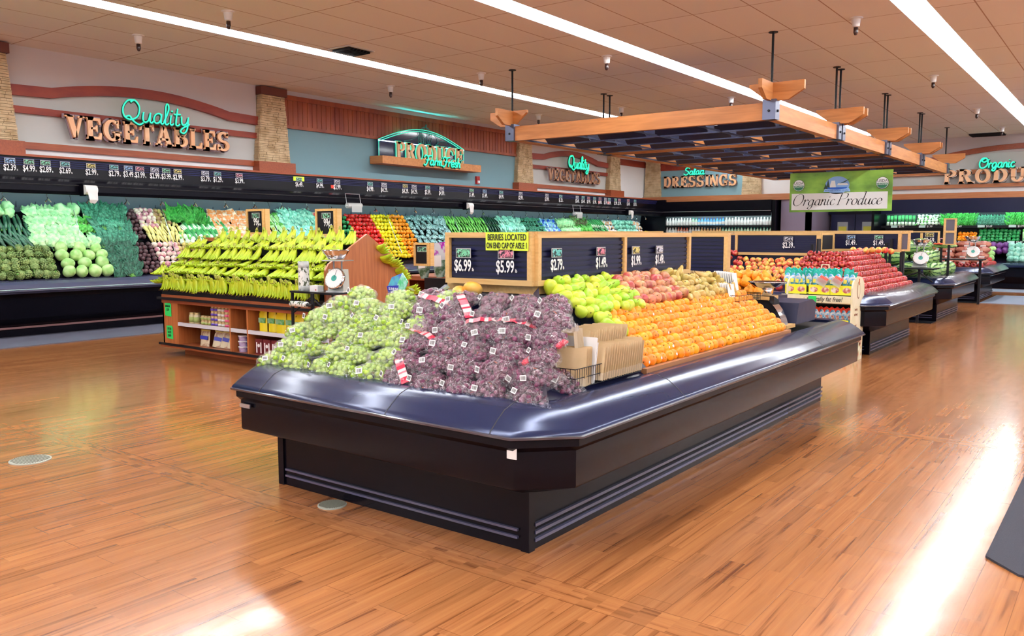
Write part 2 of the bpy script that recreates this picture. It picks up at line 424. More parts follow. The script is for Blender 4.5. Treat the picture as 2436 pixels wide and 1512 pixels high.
# organic section upper wall
OX0, OX1 = -8.6, X1
trim(MB().box((OX0,Y1-.03,4.1),(OX1,Y1,CEIL)), M_taupe)
def ystrip(mb, top, bot, y0, y1):
    for i in range(len(top)-1): mb.prism([bot[i], bot[i+1], top[i+1], top[i]], y0, y1, 'xz')
m = MB(); top = []; bot = []
for i in range(25):
    t = i/24; x = -6.6+7.6*t; h = .62*math.sin(pi*t)**.8 if 0 < t < 1 else 0
    top.append((x, 3.72+h)); bot.append((x, 3.56+h))
ystrip(m, top, bot, Y1-.1, Y1); trim(m, M_redwood)
m = MB()
for i in range(24): m.prism([top[i], top[i+1], (top[i+1][0], CEIL), (top[i][0], CEIL)], Y1-.04, Y1, 'xz')
m.box((OX0, Y1-.04, 3.72), (-6.6, Y1, CEIL)); m.box((1.0, Y1-.04, 3.72), (OX1, Y1, CEIL)); trim(m, M_taupe)
M_otrim = MATS['orange brown trim']
trim(MB().box((OX0,Y1-.12,3.46),(OX1,Y1,3.60)), M_otrim)
trim(MB().box((OX0,Y1-.14,3.04),(OX1,Y1,3.15)), M_otrim)
trim(MB().box((OX0,Y1-.05,2.86),(OX1,Y1,3.04)), M_lwhite)
trim(MB().box((OX0,Y1-.9,2.68),(OX1,Y1,2.86)), M_otrim)

# stone pilasters
M_stone = mat('stacked tan stone', (.50,.36,.20), .85, noise2=(.68,.53,.33), nscale=5, bump=.3, bscale=25)
M_grout = mat('dark stone joint', (.12,.07,.035), .9)
def pilaster(loc, rz, wt, wb, d, z0, z1, label, cap=True, basebox=True, bw=None):
    """local: width along x, face towards -y"""
    t = thing('stone_pilaster', label, 'pilaster', loc, rz, 'stacked stone wall pilasters')
    rr = random.Random(label); zb = z0+.18 if basebox else z0; zt = z1-.16 if cap else z1
    core = MB(); core.prism([(-wb/2+.02, zb), (wb/2-.02, zb), (wt/2-.02, zt), (-wt/2+.02, zt)], -d+.02, 0, 'xz'); core.build('mortar', M_grout, t)
    m = MB(); z = zb
    while z < zt-.01:
        h = min(rr.uniform(.022,.055), zt-z); f = (z-zb)/(zt-zb); hw = (wb+(wt-wb)*f)/2; x = -hw
        while x < hw-.01:
            wd = min(rr.uniform(.08,.26), hw-x)
            dd = rr.uniform(0,.018)
            m.box((x+.002, -d-dd, z+.003), (x+wd-.003, -d+.04, z+h-.003)); x += wd
        y = -d
        for s in (-1, 1):
            m.box((s*hw-.01-(rr.random()*.01), -d, z+.003), (s*hw+.01+rr.random()*.012, -.01, z+h-.003))
        z += h
    m.build('stone_facing', M_stone, t)
    if cap: MB().box((-wt/2-.05,-d-.05,z1-.16),(wt/2+.05,0,z1)).build('cap', M_odark, t)
    if basebox:
        bw = bw or wb/2+.07
        MB().box((-bw,-d-.1,z0-.02),(bw,0,z0+.18)).build('base_box', M_redwood, t)
    return t
for yc, lb in ((5.78,'stone pilaster left of the vegetables sign'), (11.18,'stone pilaster between vegetables sign and produce sign'), (20.1,'stone pilaster right of the produce sign'), (25.35,'narrow stone pilaster after the far vegetables sign')):
    pilaster((WX, yc, 0), pi/2, .55, .78, .16, 2.9, CEIL-.02, lb)
pilaster((-14.3, BY, 0), 0, .5, .64, .12, 2.92, 4.45, 'stone pilaster left of the salad dressings sign', cap=False, basebox=False)
pilaster((-10.6, BY, 0), 0, .5, .64, .12, 2.92, 4.45, 'stone pilaster right of the salad dressings sign', cap=False, basebox=False)
# ---------------- sign lettering ----------------
def rc(x0,y0,x1,y1): return [(x0,y0),(x1,y0),(x1,y1),(x0,y1)]
def sect(cx,cy,rx,ry,wx,wy,a0,a1,n=14):
    out = []
    for i in range(n):
        a = rad(a0+(a1-a0)*i/n); b = rad(a0+(a1-a0)*(i+1)/n)
        out.append([(cx+(rx-wx)*math.cos(a),cy+(ry-wy)*math.sin(a)),(cx+rx*math.cos(a),cy+ry*math.sin(a)),(cx+rx*math.cos(b),cy+ry*math.sin(b)),(cx+(rx-wx)*math.cos(b),cy+(ry-wy)*math.sin(b))])
    return out
def glyph(c):
    S = .22; q = .1; g = []
    def stem(x, w=S, y0=0, y1=1, sb=True, st=True):
        g.append(rc(x,y0,x+w,y1))
        if sb: g.append([(x-.07,y0),(x+w+.07,y0),(x+w,y0+.13),(x,y0+.13)])
        if st: g.append([(x,y1-.13),(x+w,y1-.13),(x+w+.07,y1),(x-.07,y1)])
    if c == 'I': stem(.08); return g, .38
    if c == 'E' or c == 'L':
        stem(.07)
        g.append([(.2,0),(.68,0),(.72,.32),(.64,.32),(.56,.13),(.2,.13)])
        if c == 'E':
            g.append([(.2,1),(.2,.87),(.54,.87),(.61,.7),(.68,.7),(.66,1)])
            g.append([(.2,.46),(.42,.46),(.46,.36),(.52,.36),(.52,.66),(.46,.66),(.42,.56),(.2,.56)])
        return g, .74
    if c == 'T':
        stem(.27, st=False); g.append([(.0,.66),(.07,.66),(.15,.87),(.27,.87),(.27,1),(.02,1)]); g.append([(.49,.87),(.61,.87),(.69,.66),(.76,.66),(.74,1),(.49,1)]); g.append(rc(.25,.8,.5,1)); return g, .78
    if c == 'V':
        g.append([(.08,1),(.34,1),(.50,.32),(.52,0),(.36,0)]); g.append([(.44,0),(.52,0),(.80,1),(.66,1),(.47,.3)])
        g.append([(0,1),(0,.93),(.42,.93),(.42,1)]); g.append([(.58,1),(.58,.93),(.88,.93),(.88,1)]); return g, .88
    if c == 'A':
        g.append([(.32,1),(.52,1),(.84,0),(.58,0),(.41,.62)]); g.append([(.05,0),(.19,0),(.46,.9),(.34,1)]); g.append(rc(.2,.24,.64,.36))
        g.append(rc(-.02,0,.3,.08)); g.append(rc(.5,0,.92,.08)); return g, .9
    if c in 'BPR':
        stem(.07)
        g += sect(.36,.74,.34,.26,.19,.10,-90,90); g.append(rc(.2,.9,.37,1)); g.append(rc(.2,.48,.37,.58))
        if c == 'B': g += sect(.38,.29,.38,.29,.2,.11,-90,90); g.append(rc(.2,0,.39,.11)); return g, .8
        if c == 'R': g.append([(.32,.5),(.52,.5),(.84,0),(.56,0)]); g.append(rc(.55,0,.88,.08)); return g, .86
        return g, .74
    if c == 'D': stem(.07); g += sect(.34,.5,.44,.5,.22,.12,-90,90,18); g.append(rc(.2,.88,.36,1)); g.append(rc(.2,0,.36,.12)); return g, .82
    if c == 'O': g += sect(.42,.5,.42,.52,.22,.13,0,360,28); return g, .88
    if c in 'GC':
        g += sect(.42,.5,.42,.52,.22,.13,48,325,24)
        g.append([(.66,.62),(.74,.62),(.74,1),(.68,1),(.6,.86)])
        if c == 'G': g.append(rc(.54,.05,.78,.44)); g.append(rc(.46,.38,.86,.46)); return g, .9
        g.append([(.6,.12),(.72,.0),(.78,.3),(.7,.32)]); return g, .82
    if c == 'U':
        g.append(rc(.07,.3,.07+S,1)); g.append(rc(.58,.3,.72,1)); g += sect(.395,.34,.325,.36,.2,.14,180,360,16)
        g.append(rc(0,.93,.36,1)); g.append(rc(.5,.93,.8,1)); return g, .84
    if c == 'N': stem(.07, .16); stem(.66, .13, sb=False); g.append([(.05,1),(.3,1),(.79,0),(.58,0)]); return g, .88
    if c == 'S':
        g += sect(.36,.73,.34,.29,.2,.12,20,265,16); g += sect(.36,.27,.36,.29,.2,.12,-160,95,16)
        g.append([(.54,.72),(.64,.72),(.66,1.0),(.6,1.0),(.5,.86)]); g.append([(.0,.0),(.08,0),(.2,.16),(.1,.34),(.02,.34)]); return g, .78
    return g, .5
def slab_word(word, W, H, d0, d1, parent, mats, grow=.02, name='letter'):
    """letters in local xz plane facing -y, starting at x=0; one part per letter"""
    gs = [glyph(c) for c in word]; tot = sum(g[1] for g in gs)+.07*(len(gs)-1); k = W/tot; x = 0
    for c, (ps, wd) in zip(word, gs):
        m = MB()
        for p in ps:
            q = [((x+a)*k, b*H) for a, b in p]
            m.prism(q, -d1, -d0, 'xz')
        o = m.build(name, mats[0], parent)
        m2 = MB()
        for p in ps:
            cx = sum(a for a, b in p)/len(p); cy = sum(b for a, b in p)/len(p)
            q = [((x+a)*k + grow*(1 if a > cx else -1), b*H + grow*(1 if b > cy else -1)) for a, b in p]
            m2.prism(q, -d0, -d0+.02, 'xz')
        m2.build('letter_outline', mats[1], o)
        x += wd+.07
def cr(pts, n=6):
    P = [pts[0]]+list(pts)+[pts[-1]]; out = []
    for i in range(1, len(P)-2):
        for j in range(n):
            t = j/n; a, b, c, d = P[i-1], P[i], P[i+1], P[i+2]
            out.append(tuple(.5*((2*b[k])+(-a[k]+c[k])*t+(2*a[k]-5*b[k]+4*c[k]-d[k])*t*t+(-a[k]+3*b[k]-3*c[k]+d[k])*t**3) for k in range(2)))
    out.append(P[-2]); return out
ARCa = [(.42,.42),(.3,.5),(.12,.42),(.05,.2),(.14,.02),(.3,.04),(.42,.2)]
SCRIPT = {
 'Q': ([[(.5,1),(.2,.95),(.0,.6),(.08,.2),(.4,.05),(.75,.25),(.8,.7),(.55,1),(.35,.9)], [(.15,.15),(.35,.22),(.55,.0),(.85,-.15),(1.05,-.05)]], .98),
 'u': ([[(.05,.48),(.04,.15),(.15,.0),(.32,.1),(.4,.48)], [(.4,.48),(.4,.1),(.5,0),(.58,.08)]], .55),
 'a': ([ARCa, [(.43,.48),(.42,.1),(.5,0),(.6,.08)]], .58),
 'l': ([[(.0,.1),(.2,.7),(.15,1),(.05,.9),(.08,.1),(.18,0),(.26,.08)]], .28),
 'i': ([[(.08,.48),(.06,.1),(.14,0),(.24,.08)], [(.1,.66),(.12,.72)]], .26),
 't': ([[(.14,.85),(.1,.12),(.2,0),(.32,.08)], [(-.02,.55),(.32,.58)]], .34),
 'y': ([[(.04,.48),(.08,.15),(.2,.06),(.36,.2),(.42,.48)], [(.42,.48),(.4,-.1),(.25,-.35),(.05,-.28),(.15,-.1),(.5,.12)]], .52),
 'F': ([[(-.12,.72),(.0,.95),(.3,.88),(.75,.98)], [(.38,.88),(.3,.3),(.1,-.05),(-.1,.05)], [(.15,.48),(.5,.5)]], .62),
 'r': ([[(.06,.48),(.06,0)], [(.06,.3),(.2,.48),(.34,.42)]], .36),
 'm': ([[(.05,.48),(.05,0)], [(.05,.3),(.16,.48),(.27,.4),(.27,0)], [(.27,.3),(.4,.48),(.5,.4),(.5,.05),(.6,.06)]], .62),
 'e': ([[(.05,.24),(.38,.28),(.36,.44),(.2,.5),(.05,.3),(.12,.04),(.28,0),(.44,.12)]], .46),
 's': ([[(.32,.42),(.2,.5),(.08,.4),(.2,.26),(.32,.12),(.2,0),(.04,.06)]], .38),
 'h': ([[(.06,1),(.05,0)], [(.05,.3),(.2,.48),(.34,.38),(.34,.05),(.44,.06)]], .46),
 'S': ([[(.62,.85),(.45,1),(.15,.88),(.15,.62),(.5,.42),(.5,.1),(.2,-.02),(-.08,.15)]], .68),
 'd': ([ARCa, [(.46,1),(.42,.1),(.5,0),(.6,.08)]], .58),
 'O': ([[(.5,1),(.2,.95),(.0,.55),(.12,.1),(.45,.0),(.8,.25),(.82,.7),(.55,1),(.2,.75),(.5,.6),(.95,.85)]], .95),
 'g': ([ARCa, [(.43,.48),(.42,-.1),(.28,-.32),(.08,-.25),(.2,-.08),(.6,.1)]], .58),
 'n': ([[(.05,.48),(.05,0)], [(.05,.3),(.2,.48),(.34,.38),(.34,.05),(.44,.06)]], .46),
 'c': ([[(.38,.42),(.22,.5),(.06,.3),(.12,.05),(.28,0),(.42,.12)]], .44), ' ': ([], .2)}
M_neon = emis('cyan green neon', (.02,.62,.33), 1.15)
M_neonb = emis('pale cyan neon line', (.06,.60,.42), .8)
def script_word(word, W, H, d, r, parent, m=M_neon):
    tot = sum(SCRIPT[c][1] for c in word); k = W/tot; x = 0
    for c in word:
        mb = MB()
        for st in SCRIPT[c][0]:
            pts = [((x+a+b*.12)*k, -d, b*H) for a, b in cr(st)]
            mb.tube(pts, r, 6)
        if mb.v:
            o = mb.build('neon_letter', m, parent, smooth=True)
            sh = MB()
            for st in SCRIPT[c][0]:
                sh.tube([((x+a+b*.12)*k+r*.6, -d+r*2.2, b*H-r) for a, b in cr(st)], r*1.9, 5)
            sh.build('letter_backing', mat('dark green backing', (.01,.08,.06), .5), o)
        x += SCRIPT[c][1]
M_cop = mat('copper tan letters', (.92,.50,.26), .32, noise2=(.96,.58,.34), nscale=2, bump=.05)
M_copd = mat('shaded copper letters', (.42,.2,.11), .35, noise2=(.5,.26,.15), nscale=3)  # same copper letters, with the far sign's shade put into the colour
M_edge = mat('dull violet letter rim', (.28,.20,.24), .3)
t = thing('wall_sign', 'copper VEGETABLES lettering with green neon Quality nearest on left wall', 'sign', (WX+.1, 6.92, 3.22), pi/2, 'lettered wall signs')
slab_word('VEGETABLES', 3.18, .36, .05, .10, t, (M_cop, M_edge), grow=.025)
script_t = bpy.data.objects.new('neon_script', None); COL.objects.link(script_t); script_t.parent = t; script_t.location = (.92, 0, .37); script_t.rotation_euler = (0, 0, 0)
script_word('Quality', 1.3, .36, .22, .013, script_t)
t = thing('wall_sign', 'copper VEGETABLES lettering with painted shade and neon Quality on the far left wall', 'sign', (WX+.1, 21.25, 3.24), pi/2, 'lettered wall signs')
slab_word('VEGETABLES', 3.1, .36, .05, .08, t, (M_copd, M_edge))
script_t = bpy.data.objects.new('neon_script', None); COL.objects.link(script_t); script_t.parent = t; script_t.location = (.95, 0, .42)
script_word('Quality', 1.2, .38, .2, .018, script_t)
# salad dressings
t = thing('wall_sign', 'copper DRESSINGS lettering under neon Salad on the blue panel', 'sign', (-13.85, BY-.06, 3.25), 0, 'lettered wall signs')
slab_word('DRESSINGS', 2.75, .38, .05, .09, t, (M_cop, M_edge))
script_t = bpy.data.objects.new('neon_script', None); COL.objects.link(script_t); script_t.parent = t; script_t.location = (.82, 0, .42)
script_word('Salad', .75, .25, .12, .018, script_t)
# organic produce wall sign
t = thing('wall_sign', 'copper PRODUCE lettering with neon Organic on the back wall', 'sign', (-5.1, Y1-.14, 3.18), 0, 'lettered wall signs')
slab_word('PRODUCE', 3.1, .42, .05, .14, t, (M_cop, M_lwhite))
script_t = bpy.data.objects.new('neon_script', None); COL.objects.link(script_t); script_t.parent = t; script_t.location = (.98, 0, .44)
script_word('Organic', .95, .3, .16, .02, script_t)
# PRODUCE sign with navy glass panel and shelf
t = thing('wall_sign', 'arched navy glass PRODUCE sign with neon Farm Fresh on a wooden ledge', 'sign', (WX+.05, 14.14, 3.4), pi/2, 'lettered wall signs')
W = 3.12; n = 24; ar = []
for i in range(n+1):
    x = W*i/n; ar.append((x, .42 + .36*math.sin(pi*i/n)))
MB().prism([(0,0)] + ar + [(W,0)], -.12, -.08, 'xz').build('glass_panel', mat('navy sign glass', (.008,.018,.06), .08, spec=.8), t)
for k, (dz, m) in enumerate(((0, M_neonb), (-.05, M_neonb))):
    MB().tube([(x, -.14, z+dz) for x, z in ar], .011, 6).build('neon_outline', m, t, smooth=True)
MB().tube([(.0,-.14,.40),(W,-.14,.40)], .012, 6).build('neon_crossbar', emis('white neon', (.75,.85,1), 2.0), t)
for x in (0.01, W-.01): MB().tube([(x,-.14,0),(x,-.14,.42)], .01, 6).build('neon_side', M_neonb, t)
pk = MB()
for r_, c_, sz in ((.24, 1.62, .62), (.17, 1.62, .62), (.09, 1.62, .62), (.14, 1.5, .52), (.07, 1.5, .52), (.03, 1.5, .52), (.2, 1.9, .56)):
    pk.tube([(c_+r_*math.cos(a*pi/10), -.145, sz+.2*math.sin(a*pi/10)*(1.2 if sz > .6 else .75)) for a in range(21)], .006, 5)
pk.tube([(1.62,-.145,.84),(1.66,-.145,.92)], .02, 6)
pk.tube([(.85,-.145,.46),(1.1,-.145,.5),(1.35,-.145,.6),(1.5,-.145,.52)], .006, 5); pk.tube([(2.0,-.145,.46),(2.2,-.145,.55),(2.5,-.145,.56),(2.6,-.145,.48),(2.3,-.145,.42),(2.0,-.145,.46)], .006, 5)
pk.build('neon_vegetables', mat('teal vegetable outline', (.03,.30,.30), .4), t)
slab_word('PRODUCE', 2.5, .44, .15, .20, t, (M_cop, M_neonb), grow=.014)
for o in list(t.children):
    if o.name.startswith('letter'): o.location = (.56, 0, -.02)
MB().box((-.15,-.42,-.16),(3.5,0,.02)).build('ledge', M_beamy, t)
script_t = bpy.data.objects.new('neon_script', None); COL.objects.link(script_t); script_t.parent = t; script_t.location = (1.25, 0, -.1)
script_word('Farm Fresh', 1.35, .24, .46, .016, script_t)
# back light tube of that sign washing the ceiling
MB().tube([(.7,-.035,.60),(2.4,-.035,.60)], .012, 6).build('halo_tube', emis('teal halo tube', (.0,.9,.85), 60), t)
# ---------------- ceiling items ----------------
M_dark = mat('dark sensor', (.03,.012,.01), .3)
def det():
    t = thing('ceiling_sensor', 'x', 'sensor', group='white cup sensors on the ceiling')
    MB().lathe([(.09,0),(.09,-.012),(.062,-.02),(.05,-.12),(.035,-.13)], 14).build('cup', M_white, t, smooth=40)
    MB().lathe([(.03,-.12),(.032,-.2),(.018,-.235),(0,-.24)], 10).build('lens', M_dark, t, smooth=True)
    return Proto(t)
P = det()
DN = [('between the first strip and the second, nearest', -10.15, 7.1), ('above the vegetables sign, nearest the camera', -12.45, 7.1), ('above the produce sign', -12.5, 12.55), ('beside the long strip left of the pergola', -10.15, 12.6),
 ('between the middle strips before the pergola', -7.48, 12.7), ('over the pergola left part', -7.46, 18.1), ('left of the pergola, far', -10.15, 17.95), ('right of the pergola corner rod', -3.38, 12.6),
 ('right of the second pergola rods', -3.36, 18.0), ('right of the third pergola rods', -3.35, 23.3), ('beside the far ceiling vent', -3.33, 27.75), ('above the wall past the produce sign', -12.47, 17.8)]
for s, x, y in DN: P.put((x, y, CEIL), label='white cup ceiling sensor ' + s)
def vent(x, y, sx, sy, label):
    t = thing('ceiling_vent', label, 'vent', (x, y, CEIL))
    MB().box((-sx/2-.04,-sy/2-.04,-.012),(sx/2+.04,sy/2+.04,0)).build('frame', M_cream, t)
    MB().box((-sx/2,-sy/2,-.016),(sx/2,sy/2,-.011)).build('backing', M_ink, t)
    m = MB()
    for i in range(7): yy = -sy/2+sy*(i+.5)/7; m.box((-sx/2,yy-.012,-.05),(sx/2,yy+.004,-.012))
    m.build('slats', M_blackm, t)
vent(-10.62, 9.77, .42, .5, 'square black ceiling vent beside the long left strip'); vent(-3.9, 29.3, .9, .8, 'dark square ceiling vent near the back wall')

# ---------------- pergola ----------------
PX0, PX1 = -9.5, -4.6; PY = [12.65, 16.15, 19.75, 23.35, 26.95]
PZ0, PZ1 = 3.32, 3.58
pg = thing('hanging_pergola', 'long timber ceiling pergola with dark navy panels over the organic islands', 'pergola', ((PX0+PX1)/2, PY[0], PZ0))
OFF = Vector(pg.location)
def PB(a, b): return (tuple(Vector(a)-OFF), tuple(Vector(b)-OFF))
MetalB = mat('grey bracket steel', (.12,.13,.2), .35, .6)
M_pnl = mat('navy mesh panel', (.008,.010,.05), .3, bump=.4, bscale=120)
for i in range(4):
    y0, y1 = PY[i], PY[i+1]
    for x in (PX0, PX1):
        a, b = PB((x-.06, y0+.08, PZ0), (x+.06, y1-.08, PZ1)); MB().box(a, b).build('side_beam', M_beamy, pg)
    for k, y in enumerate((y0, y1)):
        s = 1 if k == 0 else -1
        yy = y + s*.13 if not (i == 0 and k == 0) and not (i == 3 and k == 1) else y + s*.06
        a, b = PB((PX0+.08, yy-.05, PZ0), (PX1-.08, yy+.05, PZ1)); MB().box(a, b).build('cross_beam', M_beam, pg)
        for x in (PX0, PX1):
            a, b = PB((x-.1, yy-.09, PZ0), (x+.1, yy+.09, PZ1+.04)); o = MB().box(a, b).build('corner_bracket', MetalB, pg)
            m = MB()
            for sx in (-1, 1):
                c = Vector((x+sx*.1, yy, (PZ0+PZ1)/2))-OFF; m.lathe([(.02,0),(.02,.012),(.012,.02),(0,.02)], 8, T=Matrix.Translation(c) @ Matrix.Rotation(sx*pi/2, 4, 'Y'))
            c = Vector((x, yy-.09, (PZ0+PZ1)/2))-OFF; m.lathe([(.02,0),(.02,.012),(.012,.02),(0,.02)], 8, T=Matrix.Translation(c) @ Matrix.Rotation(pi/2, 4, 'X'))
            m.build('bolt', M_blackm, o)
            # rafter tail pointing outwards
            sx = 1 if x == PX1 else -1
            pts = [(x-sx*.05, PZ1+.02), (x+sx*.26, PZ1+.02), (x+sx*.5, PZ1+.16), (x+sx*.5, PZ1+.29), (x-sx*.34, PZ1+.29), (x-sx*.34, PZ1+.24)]
            m = MB(); m.prism([(p[0]-OFF[0], p[1]-OFF[2]) for p in pts], yy-.03-OFF[1], yy+.03-OFF[1], 'xz'); m.build('rafter_tail', M_beam, pg)
            # rod
            a = Vector((x, yy, PZ1))-OFF; b_ = Vector((x, yy, CEIL))-OFF
            m = MB().tube([a, b_], .019, 8); m.lathe([(.07,0),(.07,.012)], 12, T=Matrix.Translation(b_ - Vector((0,0,.012)))); m.build('hanger_rod', M_blackm, pg)
    if i == 0:
        for x in (PX0, PX1):
            m = MB(); pts = [(y0+.05,PZ1+.02),(y0-.22,PZ1+.02),(y0-.42,PZ1+.16),(y0-.42,PZ1+.29),(y0+.3,PZ1+.29),(y0+.3,PZ1+.24)]
            m.prism([(p[0]-OFF[1], p[1]-OFF[2]) for p in pts], x-.03-OFF[0], x+.03-OFF[0], 'yz'); m.build('rafter_tail', M_beamy, pg)
    # navy coffers: thin dark frame grid with upright navy boards
    g = MB(); ya, yb = y0+.22, y1-.22
    for j in range(5):
        x = PX0+.12 + (PX1-PX0-.24)*j/4; a, b = PB((x-.008, ya, PZ0+.02), (x+.008, yb, PZ0+.05)); g.box(a, b)
    for j in range(4):
        y = ya + (yb-ya)*j/3; a, b = PB((PX0+.08, y-.008, PZ0+.02), (PX1-.08, y+.008, PZ0+.05)); g.box(a, b)
    g.build('coffer_grid', mat('coffer steel', (.05,.055,.11), .35, .5), pg)
    for j in range(3):
        for k in range(4):
            xa = PX0+.12+(PX1-PX0-.24)*k/4; w_ = (PX1-PX0-.24)/4; yc = ya+(yb-ya)*(j+.55)/3
            a, b = PB((xa+.12, yc-.16, PZ0+.10), (xa+w_-.1, yc+.16, PZ0+.115)); T = Matrix.Translation((0,0,0))
            m = MB(); c = (Vector(a)+Vector(b))/2; T = Matrix.Translation(c) @ Matrix.Rotation(rad(-38), 4, 'X') @ Matrix.Translation(-c)
            m.box(a, b, 0, T); m.build('navy_board', M_pnl, pg)
            a, b = PB((xa+.05, yc-.30, PZ0+.05), (xa+w_-.25, yc-.28, PZ0+.2)); MB().box(a, b).build('navy_upright', M_pnl, pg)
# organic produce banner
BX0, BX1, BYY, BZ0, BZ1 = -6.72, -4.45, 20.0, 2.11, 3.02
bn = thing('hanging_banner', 'green Organic Produce banner with white lettering panel hanging under the pergola', 'banner', ((BX0+BX1)/2, BYY, BZ0))
W2 = (BX1-BX0)/2; HB = BZ1-BZ0
mg = mat('banner green meadow', (.10,.22,.03), .6, noise2=(.30,.55,.07), nscale=1.2, stretch=(1.2,1,2.5), contrast=(.35,.7))
MB().box((-W2,-.012,0),(W2,.012,HB)).build('banner_sheet', mg, bn)
MB().box((-W2+.05,-.018,.05),(W2-.09,-.012,.43)).build('lettering_panel', M_paper, bn)
PEN = dict(SCRIPT)
PEN.update({'O': ([[(.45,1),(.15,.85),(.02,.45),(.15,.08),(.42,0),(.72,.15),(.85,.55),(.72,.9),(.45,1)]], .98),
 'P': ([[(.22,.98),(.12,0)], [(.0,.97),(.22,.98),(.5,1),(.75,.9),(.72,.62),(.45,.5),(.2,.52)], [(-.02,.0),(.28,.0)]], .84),
 'o': ([[(.25,.5),(.08,.4),(.04,.2),(.12,.02),(.25,0),(.4,.12),(.44,.32),(.36,.47),(.25,.5)]], .54),
 'r': ([[(-.02,.42),(.08,.48),(.05,0)], [(.07,.25),(.18,.44),(.3,.5),(.36,.42)]], .42),
 'n': ([[(-.02,.42),(.08,.48),(.05,0)], [(.07,.25),(.2,.46),(.34,.46),(.34,.1),(.42,0),(.5,.08)]], .54),
 'd': ([[(.36,.42),(.2,.5),(.05,.3),(.08,.04),(.22,0),(.36,.18)], [(.3,1),(.44,1.02),(.38,.1),(.46,0),(.54,.08)]], .58)})
m = MB(); tot = sum(PEN[c][1] for c in 'Organic Produce'); kx = 1.98/tot; hh = .27; x = 0
for c in 'Organic Produce':
    for st in PEN[c][0]:
        pts = [((x+a+b*.30)*kx, b*hh) for a, b in cr(st, 8)]
        for (ax, az), (bx_, bz) in zip(pts[:-1], pts[1:]):
            dx, dz = bx_-ax, bz-az; l = math.hypot(dx, dz) or 1; ux, uz = dx/l, dz/l; wv = .005+.019*abs(uz)**1.6; e = .004
            px_, pz = wv/2, wv*.12
            m.add([(ax-px_-ux*e,-.0195,az-pz-uz*e),(ax+px_-ux*e,-.0195,az+pz-uz*e),(bx_+px_+ux*e,-.0195,bz+pz+uz*e),(bx_-px_+ux*e,-.0195,bz-pz+uz*e)], [(0,1,2,3)])
            if wv < .014: m.add([(ax-ux*e,-.0193,az-.003),(bx_+ux*e,-.0193,bz-.003),(bx_+ux*e,-.0193,bz+.003),(ax-ux*e,-.0193,az+.003)], [(0,1,2,3)])
    x += PEN[c][1]
o = m.build('banner_lettering', M_ink, bn); o.location = (-W2+.07, 0, .15)
def disc(r, d, mats, name, parent, loc, ry=1, n=28):
    m = MB(); m.lathe([(r,0),(r,d),(0,d)], n); o = m.build(name, mats, parent); o.location = loc; o.rotation_euler = (pi/2, 0, 0); o.scale = (1, ry, 1); return o
for sx in (-1, 1):
    o = disc(.135, .006, M_ink, 'organic_seal', bn, (sx*(W2-.21), -.012, .62)); o2 = disc(.127, .004, M_paper, 'seal_face', o, (0, 0, .006)); o2.rotation_euler = (0,0,0)
    m = MB(); m.add([(0,0,.0105)]+[(.12*math.cos(pi+a*pi/16), .12*math.sin(pi+a*pi/16), .0105) for a in range(17)], [(0,i,i+1) for i in range(1,17)]); m.build('seal_green_half', mat('seal green', (.02,.16,.08), .5), o)
    text('seal_text', 'USDA', .085, (0, .045, .013), (0,0,0), M_ink, o); text('seal_text', 'ORGANIC', .05, (0, -.028, .013), (0,0,0), M_txt, o)
o = disc(.27, .006, mat('logo light blue', (.25,.45,.8), .5), 'store_emblem', bn, (-.05, -.012, .60), ry=.75)
m = MB(); m.add([(-.18,-.1,.008),(-.02,-.1,.008),(-.05,.14,.008),(-.13,.14,.008)], [(0,1,2,3)]); m.add([(0,.0,.008),(.25,.0,.008),(.22,.05,.008),(.02,.06,.008)], [(0,1,2,3)]); m.build('emblem_waterfall', M_paper, o)
m = MB(); m.add([(-.25,-.12,.009),(-.15,-.12,.009),(-.205,.20,.009)], [(0,1,2)]); m.add([(-.30,-.10,.0092),(-.22,-.12,.0092),(-.25,.06,.0092)], [(0,1,2)]); m.add([(.05,.05,.01),(.2,.14,.01),(.3,.2,.01),(.16,.08,.01)], [(0,1,2,3)]); m.build('emblem_tree_and_eagle', mat('emblem dark', (.03,.06,.05), .5), o)
m = MB(); m.add([(.24*math.cos(pi+.3+a*.159), .20*math.sin(pi+.3+a*.159), .010) for a in range(17)], [tuple(range(17))]); m.build('emblem_lake', mat('emblem blue', (.02,.12,.55), .5), o)
m = MB(); m.add([(-.3,-.2,.014),(.3,-.2,.014),(.27,-.10,.014),(0,-.13,.014),(-.27,-.10,.014)], [(0,1,2,3,4)]); m.build('emblem_ribbon', mat('ribbon blue', (.35,.6,.95), .5), o)
text('emblem_text', 'PAYLESS FOOD STORE', .052, (0, -.158, .02), (0,0,0), mat('emblem navy', (.02,.04,.3), .5), o)
for sx in (-.8, 0, .8):
    m = MB(); m.tube([(sx*W2,0,HB),(sx*W2,0,PZ0-BZ0)], .004, 5); m.build('hanging_wire', M_blackm, bn)

